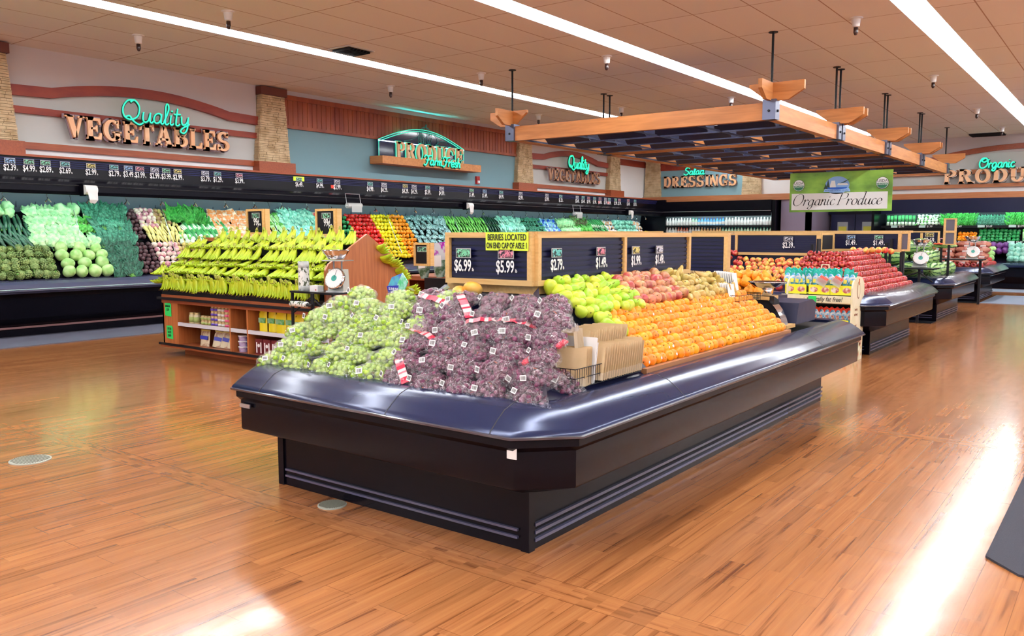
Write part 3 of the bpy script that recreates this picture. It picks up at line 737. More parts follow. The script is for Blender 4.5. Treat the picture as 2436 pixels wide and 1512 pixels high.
# ---------------- price tags ----------------
CARDS = [mat('card '+n, c, .7, noise2=c2, nscale=60, contrast=(.5,.56)) for n, c, c2 in (('green', (.03,.04,.03), (.25,.7,.45)), ('pink', (.03,.02,.03), (.8,.3,.4)), ('white', (.03,.03,.05), (.7,.7,.8)), ('teal', (.02,.04,.04), (.2,.6,.6)), ('yellow', (.04,.04,.02), (.8,.65,.2)), ('blue', (.02,.03,.05), (.3,.5,.8)))]
M_cardf = mat('grey card rim', (.42,.42,.42), .6)
def face_rot(face, tilt=0): return {'x': Euler((0, 0, pi/2)), 'y': Euler((0,0,0))}[face].to_matrix() @ Euler((tilt,0,0)).to_matrix()
def price(loc, face, s, w_, label, ci=2, tilt=0, unit='lb', words=None, group=None, hasdollar=True):
    """local: faces -y, origin centre of the card"""
    t = thing('price_tag', label, 'price tag', loc, 0, group, M=face_rot(face, tilt))
    h = w_*.52
    o = MB().box((-w_/2,-.004,-h/2),(w_/2,.0,h/2)).build('picture_card', M_cardf, t)
    MB().box((-w_/2+w_*.05,-.006,-h/2+w_*.05),(w_/2-w_*.05,-.004,h/2-w_*.05)).build('card_picture', CARDS[ci], o)
    if words:
        for i, wd in enumerate(words): text('card_words', wd, w_*.24, (w_*.12, -.008, h*.2-(i*h*.38) if len(words) > 1 else 0), 'y', [M_txt, CARDT[ci]][1], o, sx=.75)
    text('price_figures', (('$' if hasdollar else '')+s), w_*.86, (-w_*.04, -.005, -h*.5-w_*.42), 'y', M_txt, t, bold=w_*.012, sx=.60)
    if unit: text('price_unit', unit, w_*.26, (w_*.66, -.005, -h*.5-w_*.60), 'y', M_txt, t, sx=.7)
    return t
CARDT = [mat('chalk '+n, c, .7) for n, c in (('green', (.3,.8,.5)), ('pink', (.85,.3,.4)), ('white', (.8,.8,.85)), ('teal', (.25,.8,.75)), ('yellow', (.85,.75,.3)), ('blue', (.35,.55,.85)))]

# ---------------- left wall refrigerated case ----------------
CY0, CY1 = -2.0, 27.3
case = thing('refrigerated_display_case', 'long black refrigerated produce case along the left wall', 'display case', (-13.9, CY0, 0))
o0 = Vector(case.location)
def CP(m, name, mt, smooth=False):
    m.v = [tuple(Vector(v)-o0) for v in m.v]; return m.build(name, mt, case, smooth)
def prof_x(pts, y0, y1): m = MB(); m.prism(pts, y0, y1, 'xz'); return m
CP(prof_x([(-14.68,0),(-13.92,0),(-13.92,.16),(-13.72,.3),(-13.62,.62),(-13.62,.86),(-14.66,2.0),(-14.68,2.0)], CY0, CY1), 'case_body', M_black)
CP(prof_x([(-13.68,.70),(-13.44,.70),(-13.38,.74),(-13.385,.79),(-13.44,.84),(-13.52,.88),(-13.66,.90),(-13.72,.86)], CY0, CY1), 'bumper', mat('case bumper', (.05,.05,.10), .25, spec=.8))
CP(prof_x([(-13.385,.755),(-13.37,.765),(-13.385,.775)], CY0, CY1), 'bumper_strip', M_steel)
CP(prof_x([(-13.93,.13),(-13.90,.13),(-13.90,.16),(-13.93,.16)], CY0, CY1), 'kick_strip', mat('kick strip', (.25,.12,.12), .5))
CP(prof_x([(-14.69,1.95),(-14.62,1.95),(-14.5,2.42),(-14.69,2.8)], CY0, CY1), 'back_panel', mat('grey interior back', (.10,.12,.16), .5))
m = MB()
for y in [CY0+.3*i for i in range(int((CY1-CY0)/.3))]: m.box((-14.60,y,2.03),(-14.575,y+.012,2.4))
CP(m, 'back_rail', M_navy)
CP(prof_x([(-14.69,2.40),(-13.95,2.40),(-13.78,2.22),(-13.70,2.22),(-13.66,2.27),(-13.66,2.42),(-13.76,2.46),(-13.92,2.50),(-13.95,2.80),(-14.69,2.84)], CY0, CY1), 'canopy', M_black)
CP(prof_x([(-13.662,2.36),(-13.645,2.365),(-13.662,2.375)], CY0, CY1), 'canopy_trim_line', M_steel)
m = MB()
z = 2.53
while z < 2.78: m.box((-13.955-.0,CY0,z),(-13.935,CY1,z+.014)); z += .032
CP(m, 'slatted_price_rail', mat('navy price rail', (.008,.010,.075), .45, spec=.3))
CP(prof_x([(-14.69,2.84),(-13.93,2.80),(-13.93,2.835),(-14.69,2.87)], CY0, CY1), 'top_trim', M_redwood)
CP(MB().box((-14.69,CY1,0),(-13.6,CY1+.08,2.8)), 'end_panel', M_black)
t_case = emis('cool case tube', (.62,1.0,.90), CASE)
for i in range(19):
    y = CY0+.1+i*1.54
    o = MB().tube([(0,0,0),(0,1.45,0)], .016, 6).build('case_tube', t_case, case, smooth=True); o.location = Vector((-13.86, y, 2.30))-o0
# mist nozzles
nz = thing('mist_nozzle', 'x', 'spray nozzle')
MB().tube([(-.05,0,.14),(-.02,0,.05),(0,0,.02)], .008, 6).build('stem', M_chrome, nz)
MB().tube([(0,-.045,-.03),(0,0,.03),(0,.045,-.03)], .013, 6).build('spray_head', M_chrome, nz); NZ = Proto(nz)
for i in range(33):
    y = 5.75+i*.66
    if y < 27: NZ.put((-14.15, y, 2.14), label='small chrome mist nozzle under the wall case canopy', group='mist nozzles along the wall case')
# glass dividers lines
GD = mat('thin clear divider', (.5,.6,.6), .1, alpha=.35)
for i, y in enumerate((6.9, 8.5, 10.9, 12.5, 14.2, 16.6, 18.6, 20.8)):
    MB().tube([(-14.5,y,2.36),(-13.75,y-.1,1.15)], .006, 5).build('hanging_divider_wire', M_steel, case).location = -o0
# tags along the rail
PR = [('2.39',35,5),('4.99',80,0),('2.89',119,0),('2.69',165,3),('2.99',226,4),('2.79',280,3),('3.49',314,5),('3.99',341,1),('2.99',376,2),('3.99',403,0),('2.99',430,4),('3.79',495,2),('1.29',524,3),('3.99',575,1),
 ('6.49',716,0),('4.99',765,3),('3.99',806,2),('4.99',884,3),('4.29',917,2),('4.29',967,4),('4.29',988,2),('3.99',1020,3),('4.99',1053,2),('1.49',1124,0),('1.49',1155,5),('4.99',1194,3),('2.99',1240,2),('3.99',1302,2),('1.29',1335,3),
 ('3.49',1374,2),('3.49',1388,3),('3.99',1401,1),('1.99',1415,3),('4.99',1428,1),('1.99',1441,2),('1.99',1450,3),('2.99',1465,0),('2.99',1474,1),('3.49',1495,1),('1.99',1511,3)]
def px_to_y(px, x):
    """y on the plane x=const for image column px near the horizon"""
    a = math.atan((px-1218)/1998.0)+rad(0); th = rad(YAW) - a
    return -x/math.tan(th)
for i, (s, px, ci) in enumerate(PR):
    y = px_to_y(px, -13.9); wds = ['nearest the frame edge on the wall rail', 'on the wall case price rail']
    price((-13.925, y, 2.715), 'x', s, .155 if y < 12 else .17, '%s card and price %s, %s from the near end of the wall rail' % (['green','pink','white','teal','yellow','blue'][ci], s, ORD[i]), ci, group='price tags on the wall case rail')
m = MB().box((-13.93, px_to_y(716,-13.9)-.14, 2.68),(-13.922, px_to_y(716,-13.9)+.14, 2.77)).build('yellow_card_holder', mat('acid yellow', (.7,.9,.05), .6)); tag(m, 'acid yellow card backing behind the $6.49 tag on the wall rail', 'card')
for px in (800, 1428, 1450):
    y = px_to_y(px, -13.9)-.05; o = MB().box((-13.935, y-.05, 2.57),(-13.92, y+.05, 2.64)).build('red_sale_card', mat('sale red', (.8,.05,.03), .6)); tag(o, 'small red sale card beside the %s tag on the wall rail' % {800:'near $3.99', 1428:'far $4.99', 1450:'farthest, smallest'}[px], 'card')
# fire alarm
t = thing('fire_alarm', 'small red fire alarm strobe under the produce sign wall', 'alarm', (WX+.03, 18.0, 3.05), pi/2)
MB().box((-.07,-.05,-.09),(.07,0,.12)).build('housing', mat('alarm red', (.45,.01,.01), .4), t); MB().box((-.035,-.08,-.07),(.035,-.05,.0)).build('strobe', M_paper, t)
# bag roll dispensers hung on the canopy
M_clear = mat('clear bag plastic', (.8,.85,.85), .12, alpha=.45, spec=.8)
def hung_roll(px, label):
    y = px_to_y(px, -13.5); t = thing('bag_roll_dispenser', label, 'bag dispenser', (-13.52, y, 2.2), pi/2)
    m = MB(); m.tube([(-.2,0,0),(-.2,.05,.25),(.2,.05,.25),(.2,0,0)], .008, 6); m.build('wire_hanger', M_steel, t)
    m = MB().tube([(-.2,0,0),(.2,0,0)], .06, 14); m.build('bag_roll', M_clear, t, smooth=40)
    MB().tube([(-.21,0,0),(.21,0,0)], .02, 10).build('roll_core', M_paper, t); MB().box((-.12,-.065,-.14),(.17,-.06,.0)).build('loose_bag', M_clear, t)
hung_roll(845, 'clear bag roll hanging from the wall canopy above the peppers'); hung_roll(1375, 'clear bag roll hanging from the far wall canopy above the leeks')
def towel(px, label, s=1):
    y = px_to_y(px, -13.5); t = thing('paper_roll_holder', label, 'paper roll', (-13.55, y, 2.30), pi/2)
    MB().box((-.1,-.02,-.1),(-.06,.1,.1)).build('bracket', M_black, t)
    MB().tube([(-.09,-.03,0),(.1,-.03,0)], .075, 16).build('paper_roll', M_paper, t, smooth=40)
    m = MB(); m.add([(-.08,-.105,0),(.09,-.105,0),(.1,-.09,-.16),(-.04,-.1,-.16),(.06,-.06,-.22),(-.03,-.07,-.2)], [(0,1,2,3),(3,2,4,5)]); m.build('loose_sheet', M_paper, t)
towel(220, 'white paper roll hanging at the near wall canopy'); towel(1118, 'round white bag roll on the wall canopy above the cucumbers'); towel(1500, 'small white bag roll at the far end of the wall canopy')

# ---------------- dressing cooler ----------------
DX0, DX1, DY = -14.45, -9.75, 27.3
dc = thing('dressing_cooler', 'black multi-shelf cooler of bottles below the dressings sign', 'cooler', (DX0, DY, 0)); o0 = Vector(dc.location)
def DP(m, name, mt, root=dc, off=o0): m.v = [tuple(Vector(v)-off) for v in m.v]; return m.build(name, mt, root)
DP(MB().box((DX0,DY+.75,0),(DX1,DY+.8,2.6)), 'back_panel', mat('cooler back', (.3,.36,.38), .5))
DP(MB().box((DX0-.12,DY-.02,0),(DX0,DY+.8,2.7)).box((DX1,DY-.02,0),(DX1+.12,DY+.8,2.7)), 'side_panel', M_black)
DP(MB().box((DX0,DY-.05,2.32),(DX1,DY+.8,2.72)).box((DX0,DY-.08,2.20),(DX1,DY-.05,2.72)), 'canopy', M_black)
DP(MB().box((DX0,DY-.10,2.36),(DX1,DY-.08,2.38)), 'canopy_trim', M_steel)
DP(MB().box((DX0,DY-.05,0),(DX1,DY+.8,.75)), 'base', M_black)
SH = [.95, 1.30, 1.56, 1.88]
for z in SH: DP(MB().box((DX0,DY+.08,z-.03),(DX1,DY+.75,z)).box((DX0,DY+.06,z-.035),(DX1,DY+.08,z+.015)), 'shelf', M_blackm)
for z in (2.27,):
    for i in range(3): DP(MB().tube([(DX0+.1+i*1.55,DY+.02,z),(DX0+1.55+i*1.55,DY+.02,z)], .016, 6), 'cooler_tube', emis('white case tube', (.8,1,1), 20))
def bottle(col, capc, h=.2, r=.038, nm_='bottle'):
    t = thing('dressing_bottle', 'x', 'bottle'); 
    MB().lathe([(r*.9,0),(r,.01),(r,h*.6),(r*.45,h*.82),(r*.4,h*.9)], 10).build('bottle_body', col, t, smooth=50)
    MB().lathe([(r*.47,h*.88),(r*.47,h),(0,h)], 8).build('cap', capc, t); MB().lathe([(r*1.03,h*.15),(r*1.03,h*.52)], 10).build('bottle_label', M_paper, t); return Proto(t)
wht = mat('creamy white', (.75,.78,.76), .3)
BT = {'white': bottle(wht, M_paper), 'blue': bottle(mat('blue plastic', (.12,.45,.8), .3), mat('deep blue', (.03,.1,.5), .4)), 'red': bottle(mat('pale red dressing', (.75,.35,.25), .3), mat('bright red', (.7,.05,.03), .4)),
      'green': bottle(mat('pale green dressing', (.5,.75,.55), .3), mat('teal green', (.05,.45,.35), .4)), 'amber': bottle(mat('amber dressing', (.7,.45,.2), .3), wht)}
ci = 0
for r_, z in enumerate(SH):
    n = 42; 
    for i in range(n):
        x = DX0+.08+(DX1-DX0-.16)*i/(n-1); f = i/n
        if r_ == 3: c = 'white' if f < .36 else ('green' if f < .42 else 'blue' if f < .62 else 'white')
        elif r_ == 2: c = 'blue' if f < .12 else ('red' if .24 < f < .34 else 'white' if f < .45 else 'amber' if f < .6 else 'green')
        elif r_ == 1: c = 'blue' if f < .12 else ('red' if .24 < f < .34 else 'white' if f < .75 else 'green')
        else: c = ['blue','white','red','amber'][int(f*9) % 4]
        BT[c].put((x, DY+.17+R.uniform(-.01,.01), z), scale=(1.4,1.4,[1.35,1.05,1.3,1.4][r_]*R.uniform(.93,1.05)), rot=(0,0,R.uniform(-.4,.4)), label='%s dressing bottle, %s from the corner on the %s cooler shelf' % (c, ORD[i], ['bottom','second','third','top'][r_]), group='dressing bottles in the cooler')
# corner post
struct(MB().box((-9.55,27.6,0),(-8.6,27.8,2.75)).box((-8.75,27.6,0),(-8.6,29.9,2.75)).build('wall_stub', mat('purple grey wall', (.22,.18,.26), .7)))
# double swing doors
for i, (x0, x1) in enumerate(((-8.5,-7.72),(-7.7,-6.92))):
    o = MB().box((x0, 29.6, 0), (x1, 29.7, 2.25)).build('door_%d' % (i+1), mat('navy door', (.015,.02,.08), .4)); o['kind'] = 'structure'
    xc = (x0+x1)/2
    MB().box((xc-.17,29.58,1.45),(xc+.17,29.6,2.0)).build('door_window', mat('grey door window', (.45,.5,.55), .2), o); MB().box((xc-.13,29.57,1.62),(xc+.13,29.58,1.85)).build('yellow_notice', mat('yellow notice', (.75,.75,.1), .6), o)
struct(MB().box((-8.6,29.6,2.25),(-6.8,29.9,2.7)).build('wall_over_doors', M_navy))

# ---------------- organic back case ----------------
GX0, GX1, GY = -6.75, 3.5, 28.2
oc = thing('organic_display_case', 'black shelved refrigerated case along the back wall below the organic sign', 'display case', (GX0, GY, 0)); oo = Vector(oc.location)
def OP(m, name, mt): return DP(m, name, mt, oc, oo)
def prof_y(pts, x0, x1): m = MB(); m.prism(pts, x0, x1, 'yz'); return m
OP(prof_y([(29.85,0),(GY+.15,0),(GY+.15,.15),(GY,.35),(GY-.1,.62),(GY-.1,.72),(GY,.76),(29.0,.95),(29.85,1.0)], GX0, GX1), 'case_body', M_black)
OP(prof_y([(GY-.12,.62),(GY-.22,.64),(GY-.24,.70),(GY-.1,.76),(GY,.76)], GX0, GX1), 'bumper', M_rim)
OP(MB().box((GX0,29.6,.9),(GX1,29.85,2.6)), 'back_panel', mat('dark interior', (.03,.035,.05), .5))
OP(MB().box((GX0,29.0,2.34),(GX1,29.85,2.68)).box((GX0,28.9,2.24),(GX1,28.94,2.68)), 'canopy', M_navy)
OP(MB().box((GX0-.08,28.1,0),(GX0,29.85,2.68)), 'end_panel', M_black)
OP(MB().box((GX0,28.98,2.36),(GX1,29.0,2.39)), 'canopy_strip', M_steel)
OSH = [(1.36, 28.85), (1.84, 29.0)]
for z, yf in OSH: OP(MB().box((GX0,yf,z-.04),(GX1,29.7,z)).box((GX0,yf-.02,z-.06),(GX1,yf,z+.02)), 'shelf', M_blackm)
for i in range(6): OP(MB().tube([(GX0+.1+i*1.6,29.0,2.30),(GX0+1.6+i*1.6,29.0,2.30)], .016, 6), 'case_tube', t_case)
# floor mats, drains
def slabm(x0, y0, x1, y1, label, cat, col, name='floor_mat', pts=None):
    m = MB(); m.prism(pts or [(x0,y0),(x1,y0),(x1,y1),(x0,y1)], .001, .012, 'xy'); o = m.build(name, col); return tag(o, label, cat)
M_mat = mat('grey blue mat', (.10,.10,.14), .8, bump=.3, bscale=200)
slabm(-13.95, 2, -12.62, 24, 'long grey runner mat in front of the wall case', 'mat', M_mat)
slabm(0, 0, 0, 0, 'dark charcoal rug with a cut corner at the aisle edge', 'rug', mat('charcoal rug', (.035,.035,.05), .9, bump=.5, bscale=250), 'rug', pts=[(-.52,4.62),(-.36,4.45),(1.6,4.45),(1.6,8.2),(-.52,8.2)])
slabm(-2.9, 22.0, 2.6, 25.0, 'grey blue mat on the floor by the far island', 'mat', mat('far mat', (.22,.26,.34), .8))
slabm(-4.3, 26.6, 3, 27.95, 'pale grey mat in front of the organic wall case', 'mat', mat('far mat', (.22,.26,.34), .8))
slabm(-3.6, 16.4, -2.9, 16.8, 'small black mat at the watermelon island foot', 'mat', M_blackm); slabm(-3.6, 21.9, -2.95, 22.3, 'small black mat at the farthest island foot', 'mat', M_blackm)
for x, y, s, l in ((-6.22, 2.6, .135, 'round ribbed metal floor drain in the open aisle'), (-3.74, 3.22, .085, 'small round floor plate at the grape island foot')):
    t = thing('floor_drain', l, 'drain', (x, y, 0)); MB().lathe([(s,0),(s,.006),(s*.93,.008),(0,.008)], 28).build('plate', mat('drain metal', (.40,.42,.36), .5, .2), t)
    m = MB()
    for i in range(-7, 8):
        hw = s*.9*math.sqrt(1-(i/8)**2); m.box((-hw, i*s*.115-.002, .008), (hw, i*s*.115+.003, .011))
    m.build('ribs', mat('drain rib', (.15,.15,.12), .6), t)
# ---------------- islands ----------------
LIP = [(-.01,.74),(-.01,.77),(.02,.782),(.07,.778),(.145,.754),(.20,.715),(.235,.685),(.255,.67),(.26,.655),(.25,.64),(.235,.632)]
HULL = [(.235,.632),(.235,.60),(.21,.575),(.21,.40),(.205,.39)]
def island(name, label, inner, ped, hi=None, zl=0.0):
    """inner: x0,y0,x1,y1 of the opening; ped: pedestal rect"""
    t = thing(name, label, 'display island', ((ped[0]+ped[2])/2, ped[1], 0)); off = Vector(t.location)
    def B(m, nm_, mt, sm=False, par=None): m.v = [tuple(Vector(v)-off) for v in m.v]; return m.build(nm_, mt, par or t, sm)
    m = MB(); sweep(m, inner, .09, [(a, z+zl) for a, z in LIP]); B(m, 'bumper', M_rim, 50)
    m = MB(); sweep(m, inner, .09, [(.252,.662+zl),(.268,.655+zl),(.266,.645+zl),(.25,.638+zl)]); B(m, 'bumper_bead', mat('bead plastic', (.05,.05,.07), .12, spec=1), 50)
    m = MB(); sweep(m, inner, .09, [(a, z+zl) for a, z in HULL])
    # diagonal to the pedestal
    x0, y0, x1, y1 = inner; o = .205; c2 = .09+o*.586
    top = [(x0-o+c2,y0-o),(x1+o-c2,y0-o),(x1+o,y0-o+c2),(x1+o,y1+o-c2),(x1+o-c2,y1+o),(x0-o+c2,y1+o),(x0-o,y1+o-c2),(x0-o,y0-o+c2)]
    a0, b0, a1, b1 = ped; c = .04
    bt = [(a0+c,b0),(a1-c,b0),(a1,b0+c),(a1,b1-c),(a1-c,b1),(a0+c,b1),(a0,b1-c),(a0,b0+c)]
    n = len(m.v); vs = [(p[0],p[1],.39+zl) for p in top]+[(p[0],p[1],.30) for p in bt]
    m.add(vs, [(k, k+8, (k+1) % 8+8, (k+1) % 8) for k in range(8)])
    B(m, 'hull', M_black, 35)
    m = MB(); ps = [(a0+c,b0),(a1-c,b0),(a1,b0+c),(a1,b1-c),(a1-c,b1),(a0+c,b1),(a0,b1-c),(a0,b0+c)]
    m.prism(ps, 0, .31, 'xy'); B(m, 'pedestal', M_black)
    m = MB(); m.prism([(a1-.04,b0-.012),(a1+.012,b0-.012),(a1+.012,b0+.04),(a1-.04,b0+.04)], 0, .32, 'xy')
    B(m, 'corner_post', M_black)
    m = MB(); m.prism([(a0-.012,b0-.012),(a0+.04,b0-.012),(a0+.04,b0+.04),(a0-.012,b0+.04)], 0, .32, 'xy'); B(m, 'corner_post', M_black)
    m = MB()
    for z in (.045, .085, .125): m.box((a1, b0+.04, z), (a1+.018, b1-.05, z+.016)); 
    for z in (.06, .10): m.box((a0+.06, b0-.016, z), (a1-.06, b0, z+.012))
    B(m, 'louvre_grille', mat('grille lines', (.07,.07,.13), .25, spec=.8))
    m = MB(); m.box((x0-.02,y0-.02,.70+zl),(x1+.02,y1+.02,.745+zl)); B(m, 'deck', M_blackm)
    # seams in the bumper
    m = MB()
    for f in (.22,.75):
        yy = y0+(y1-y0)*f
        for k in range(len(LIP)-1):
            (o1, z1), (o2, z2) = LIP[k], LIP[k+1]
            m.add([(x1+o1,yy-.003,z1+.001+zl),(x1+o2,yy-.003,z2+.001+zl),(x1+o2+.001,yy+.003,z2+.001+zl),(x1+o1+.001,yy+.003,z1+.001+zl)], [(0,1,2,3)])
    for f in (.12,.62,.95):
        xx = x0+(x1-x0)*f
        for k in range(len(LIP)-1):
            (o1, z1), (o2, z2) = LIP[k], LIP[k+1]
            m.add([(xx-.003,y0-o1,z1+.001+zl),(xx-.003,y0-o2-.001,z2+.001+zl),(xx+.003,y0-o2-.001,z2+.001+zl),(xx+.003,y0-o1,z1+.001+zl)], [(0,1,2,3)])
    B(m, 'bumper_seam', M_ink)
    return t, B
IN1 = (-4.42, 3.30, -2.30, 8.30)
isl, B = island('display_island', 'large black produce island of grapes, oranges and pears in the foreground', IN1, (-4.34, 3.32, -2.38, 8.2))
# sloping decks inside
BXr = (-3.72, 4.24, -3.0, 6.44)     # sign box
m = MB()
m.add([(-4.42,3.36,.75),(-2.3,3.36,.75),(-3.0,4.24,1.14),(-3.72,4.24,1.14),(-2.3,6.98,.75),(-3.0,6.7,1.20),(-4.42,6.98,.75),(-3.72,6.7,1.20)], [(0,1,2,3),(1,4,5,2),(0,3,7,6),(4,6,7,5),(2,5,7,3)])
B(m, 'sloping_deck', M_navy)
m = MB(); m.box((-3.80,4.16,1.195),(-2.92,6.52,1.215)); B(m, 'sign_ledge', mat('dark ledge', (.02,.022,.04), .5))
m = MB(); m.box((-3.05,3.55,.76),(-3.02,4.24,.78)); 
m.prism([(3.32,.76),(4.24,1.20),(4.24,1.26),(3.32,.82)], -3.74, -3.71, 'yz')
m.v = [(v[0]+.0, v[1], v[2]) for v in m.v]; B(m, 'divider', M_navy)
m = MB(); 
m.add([(-2.31,3.32,.79),(-2.27,3.32,.82),(-2.98,4.26,1.27),(-3.02,4.26,1.23)], [(0,1,2,3)]); B(m, 'corner_board', mat('purple black board', (.04,.03,.05), .5))
# the framed boards
def board(name, x0, x1, z0, z1, cells, label, loc, face, fw=.045, th=.05, cat='price board', parent=None, lines=True, B_=None):
    t = thing(name, label, cat, loc, 0) if parent is None else bpy.data.objects.new(name, None)
    if parent is not None: COL.objects.link(t); t.parent = parent; t.location = loc
    t.rotation_euler = (0, 0, pi/2 if face == 'x' else 0)
    MB().box((x0,-.006+.012,z0),(x1,th*.6,z1)).build('slatted_panel', M_navy, t)
    m = MB()
    if lines:
        z = z0+.02
        while z < z1-.02: m.box((x0+.01,-.004,z),(x1-.01,.01,z+.022)); z += .033
        m.build('slats', mat('slat face', (.005,.006,.040), .4, spec=.3), t)
    m = MB(); m.box((x0-fw,-.02,z1),(x1+fw,th,z1+fw)); m.box((x0-fw,-.02,z0-fw),(x1+fw,th,z0)); m.build('frame_rail', wood('pale oak rail', (.55,.32,.11), (.74,.48,.2), .4, axis=0), t)
    n = cells
    for i in range(n+1):
        m = MB()
        x = x0+(x1-x0)*i/n
        a, b = (x-fw, x) if i == 0 else ((x, x+fw) if i == n else (x-fw/2, x+fw/2)); m.box((a,-.021,z0),(b,th,z1)); m.build('frame_post', M_frame, t)
    return t
board('price_board', -.32, .32, 1.31, 1.575, 1, 'oak framed black board with green and red grape prices facing the front', (-3.36, 4.24, 0), 'y', fw=.035)
board('price_board', -1.07, 1.07, 1.31, 1.575, 2, 'long oak framed price board above the pears on the grape island', (-3.0, 5.36, 0), 'x', fw=.035)
board('price_board', -.30, .30, 1.25, 1.575, 1, 'oak framed empty board facing front at the far end of the grape island', (-3.23, 7.05, 0), 'y', fw=.035)
o = MB().box((-3.75,4.28,1.22),(-3.02,6.42,1.30)).build('sign_box_plinth', M_frame); tag(o, 'oak plinth box under the boards of the grape island', 'plinth')
price((-3.55, 4.215, 1.475), 'y', '6.99', .125, 'GREEN GRAPES price tag $6.99 lb on the front board', 0, words=['GREEN','GRAPES'])
price((-3.20, 4.215, 1.475), 'y', '5.99', .125, 'RED SEEDLESS GRAPES price tag $5.99 lb on the front board', 1, words=['RED','GRAPES'])
t = thing('paper_notice', 'acid yellow note reading BERRIES LOCATED ON END CAP OF AISLE 1', 'notice', (-3.19, 4.215, 1.555)); MB().box((-.17,-.006,-.06),(.165,0,.055)).build('yellow_sheet', mat('acid yellow', (.7,.9,.05), .6), t)
text('note_text', 'BERRIES LOCATED', .056, (-.0,-.009,.022), 'y', M_ink, t, sx=.66, bold=.0004); text('note_text', 'ON END CAP OF AISLE 1', .052, (-.0,-.009,-.03), 'y', M_ink, t, sx=.56, bold=.0004)
for s, y, ci, wd in (('2.79',4.45,3,['Bartlett','Pears']), ('1.49',5.00,1,['Red','PEARS']), ('1.99',5.5,4,['BOSC','PEARS']), ('1.49',5.88,2,['NAVEL','Orange'])):
    price((-2.975, y, 1.48), 'x', s, .115, '%s tag $%s on the long side board of the grape island' % (' '.join(wd), s), ci, words=wd)
# ---- fruit prototypes ----
def fruit_mat(nm_, c1, c2, ns=3, rough=.35, bump=.15, bs=60, **k): return mat(nm_, c1, rough, noise2=c2, nscale=ns, bump=bump, bscale=bs, spec=.5, **k)
M_or = fruit_mat('orange peel', (.93,.27,.006), (1.0,.37,.010), 8, .32, .25, 140, var=.1, hue=.014)
M_navel = mat('navel brown', (.10,.05,.01), .8)
M_stick = mat('fruit sticker', (.75,.78,.8), .4)
def orange(stk=False):
    t = thing('orange', 'x', 'orange')
    m = MB(); m.lathe([(0,-.98*.0375)]+[(.0385*math.sin(pi*i/12), -.0375*math.cos(pi*i/12)) for i in range(1,12)]+[(.004,.0355),(0,.034)], 16); m.build('peel', M_or, t, smooth=True)
    m = MB(); m.lathe([(.0042,.0362),(.003,.0368),(0,.0365)], 6); m.build('stem_scar', M_navel, t)
    if stk:
        m = MB(); m.lathe([(.009,.0),(.009,.0006),(0,.0008)], 10, T=rotm(0,1.1,0).to_4x4() @ Matrix.Translation((0,0,.0382))); m.build('sticker', M_stick, t)
    return Proto(t)
OR1, OR2 = orange(), orange(True)
def rot_rand(): return Euler((R.uniform(0,6.3), R.uniform(0,6.3), R.uniform(0,6.3))).to_matrix()
sl = math.atan(.7)
# facing outward: the dark eye looks towards +x/-y
def eye(): return Euler((R.uniform(.7,1.9), 0, R.uniform(.1,1.3))).to_matrix()
nrow = 8
for r_ in range(nrow):
    ln = .44*r_/(nrow-1); x = -2.365-ln*math.cos(sl)*1.0; z = .825+ln*math.sin(sl)*1.0
    y0, y1 = 4.50+(.02 if r_ % 2 else 0)+.03*r_, 6.95+.005*r_
    n = 32 - (r_ > 3) - (r_ > 5)
    for i in range(n):
        y = y0+(y1-y0)*i/(n-1)
        (OR2 if R.random() < .12 else OR1).put((x+R.uniform(-.008,.008), y+R.uniform(-.006,.006), z+R.uniform(-.004,.006)), M=eye(), scale=R.uniform(.95,1.1),
            label='navel orange, %s from the paper bags in the %s row of the orange slope' % (ORD[i], rowword(r_, nrow)), group='navel oranges stacked on the slope')
o = MB().box((-2.345, 4.42, .765), (-2.305, 7.0, .80)).build('shelf_liner', mat('brown liner', (.36,.15,.06), .6)); tag(o, 'brown wooden edge strip below the bottom row of oranges', 'edge strip')
def pear(nm_, m_, kind):
    t = thing('pear', 'x', 'pear'); k = {'green': [(0,-.035),(.022,-.033),(.037,-.018),(.040,0),(.036,.018),(.026,.034),(.019,.046),(.012,.054),(0,.056)],
        'bosc': [(0,-.033),(.02,-.031),(.034,-.016),(.036,0),(.03,.018),(.019,.038),(.014,.055),(.008,.066),(0,.068)],
        'red': [(0,-.036),(.022,-.034),(.038,-.02),(.041,0),(.037,.02),(.026,.034),(.016,.042),(0,.044)]}[kind]
    MB().lathe(k, 14).build('skin', m_, t, smooth=True); zt = k[-1][1]
    MB().tube([(0,0,zt-.004),(.002,0,zt+.008),(.006,0,zt+.018)], .0018, 5).build('stem', M_navel, t)
    m = MB(); m.lathe([(0,-.0005),(.005,0),(.004,.003)], 8, T=Matrix.Translation((0,0,k[0][1]))); m.build('blossom_end', M_navel, t)
    return Proto(t)
PG = pear('g', fruit_mat('yellow green pear', (.38,.60,.03), (.55,.66,.05), 6, var=.12, hue=.035), 'green')
PR_ = pear('r', fruit_mat('red pear', (.36,.06,.04), (.55,.28,.12), 9, var=.2, hue=.02), 'red')
PBo = pear('b', fruit_mat('bosc pear', (.42,.27,.06), (.52,.38,.10), 9, var=.15, hue=.01), 'bosc')
def slope_r(y, ln, lift): 
    return Vector((-2.35-ln*math.cos(sl)+lift*math.sin(sl), y, .80+ln*math.sin(sl)+lift*math.cos(sl)))
cnt = {}
def putpears(y0, y1, lns, P_, kind, end):
    for r_, ln in enumerate(lns):
        n = max(1, int((y1-y0)/.082))
        for i in range(n):
            y = y0+(y1-y0)*(i+.5)/n + R.uniform(-.015,.015)
            P_.put(slope_r(y, ln+R.uniform(-.012,.012), .035+R.uniform(0,.022)), M=rot_rand(), scale=R.uniform(.95,1.15), label='%s pear, %s from the %s in the %s row of its heap' % (kind, ORD[i], end, rowword(r_, len(lns))), group=kind+' pears heaped above the oranges')
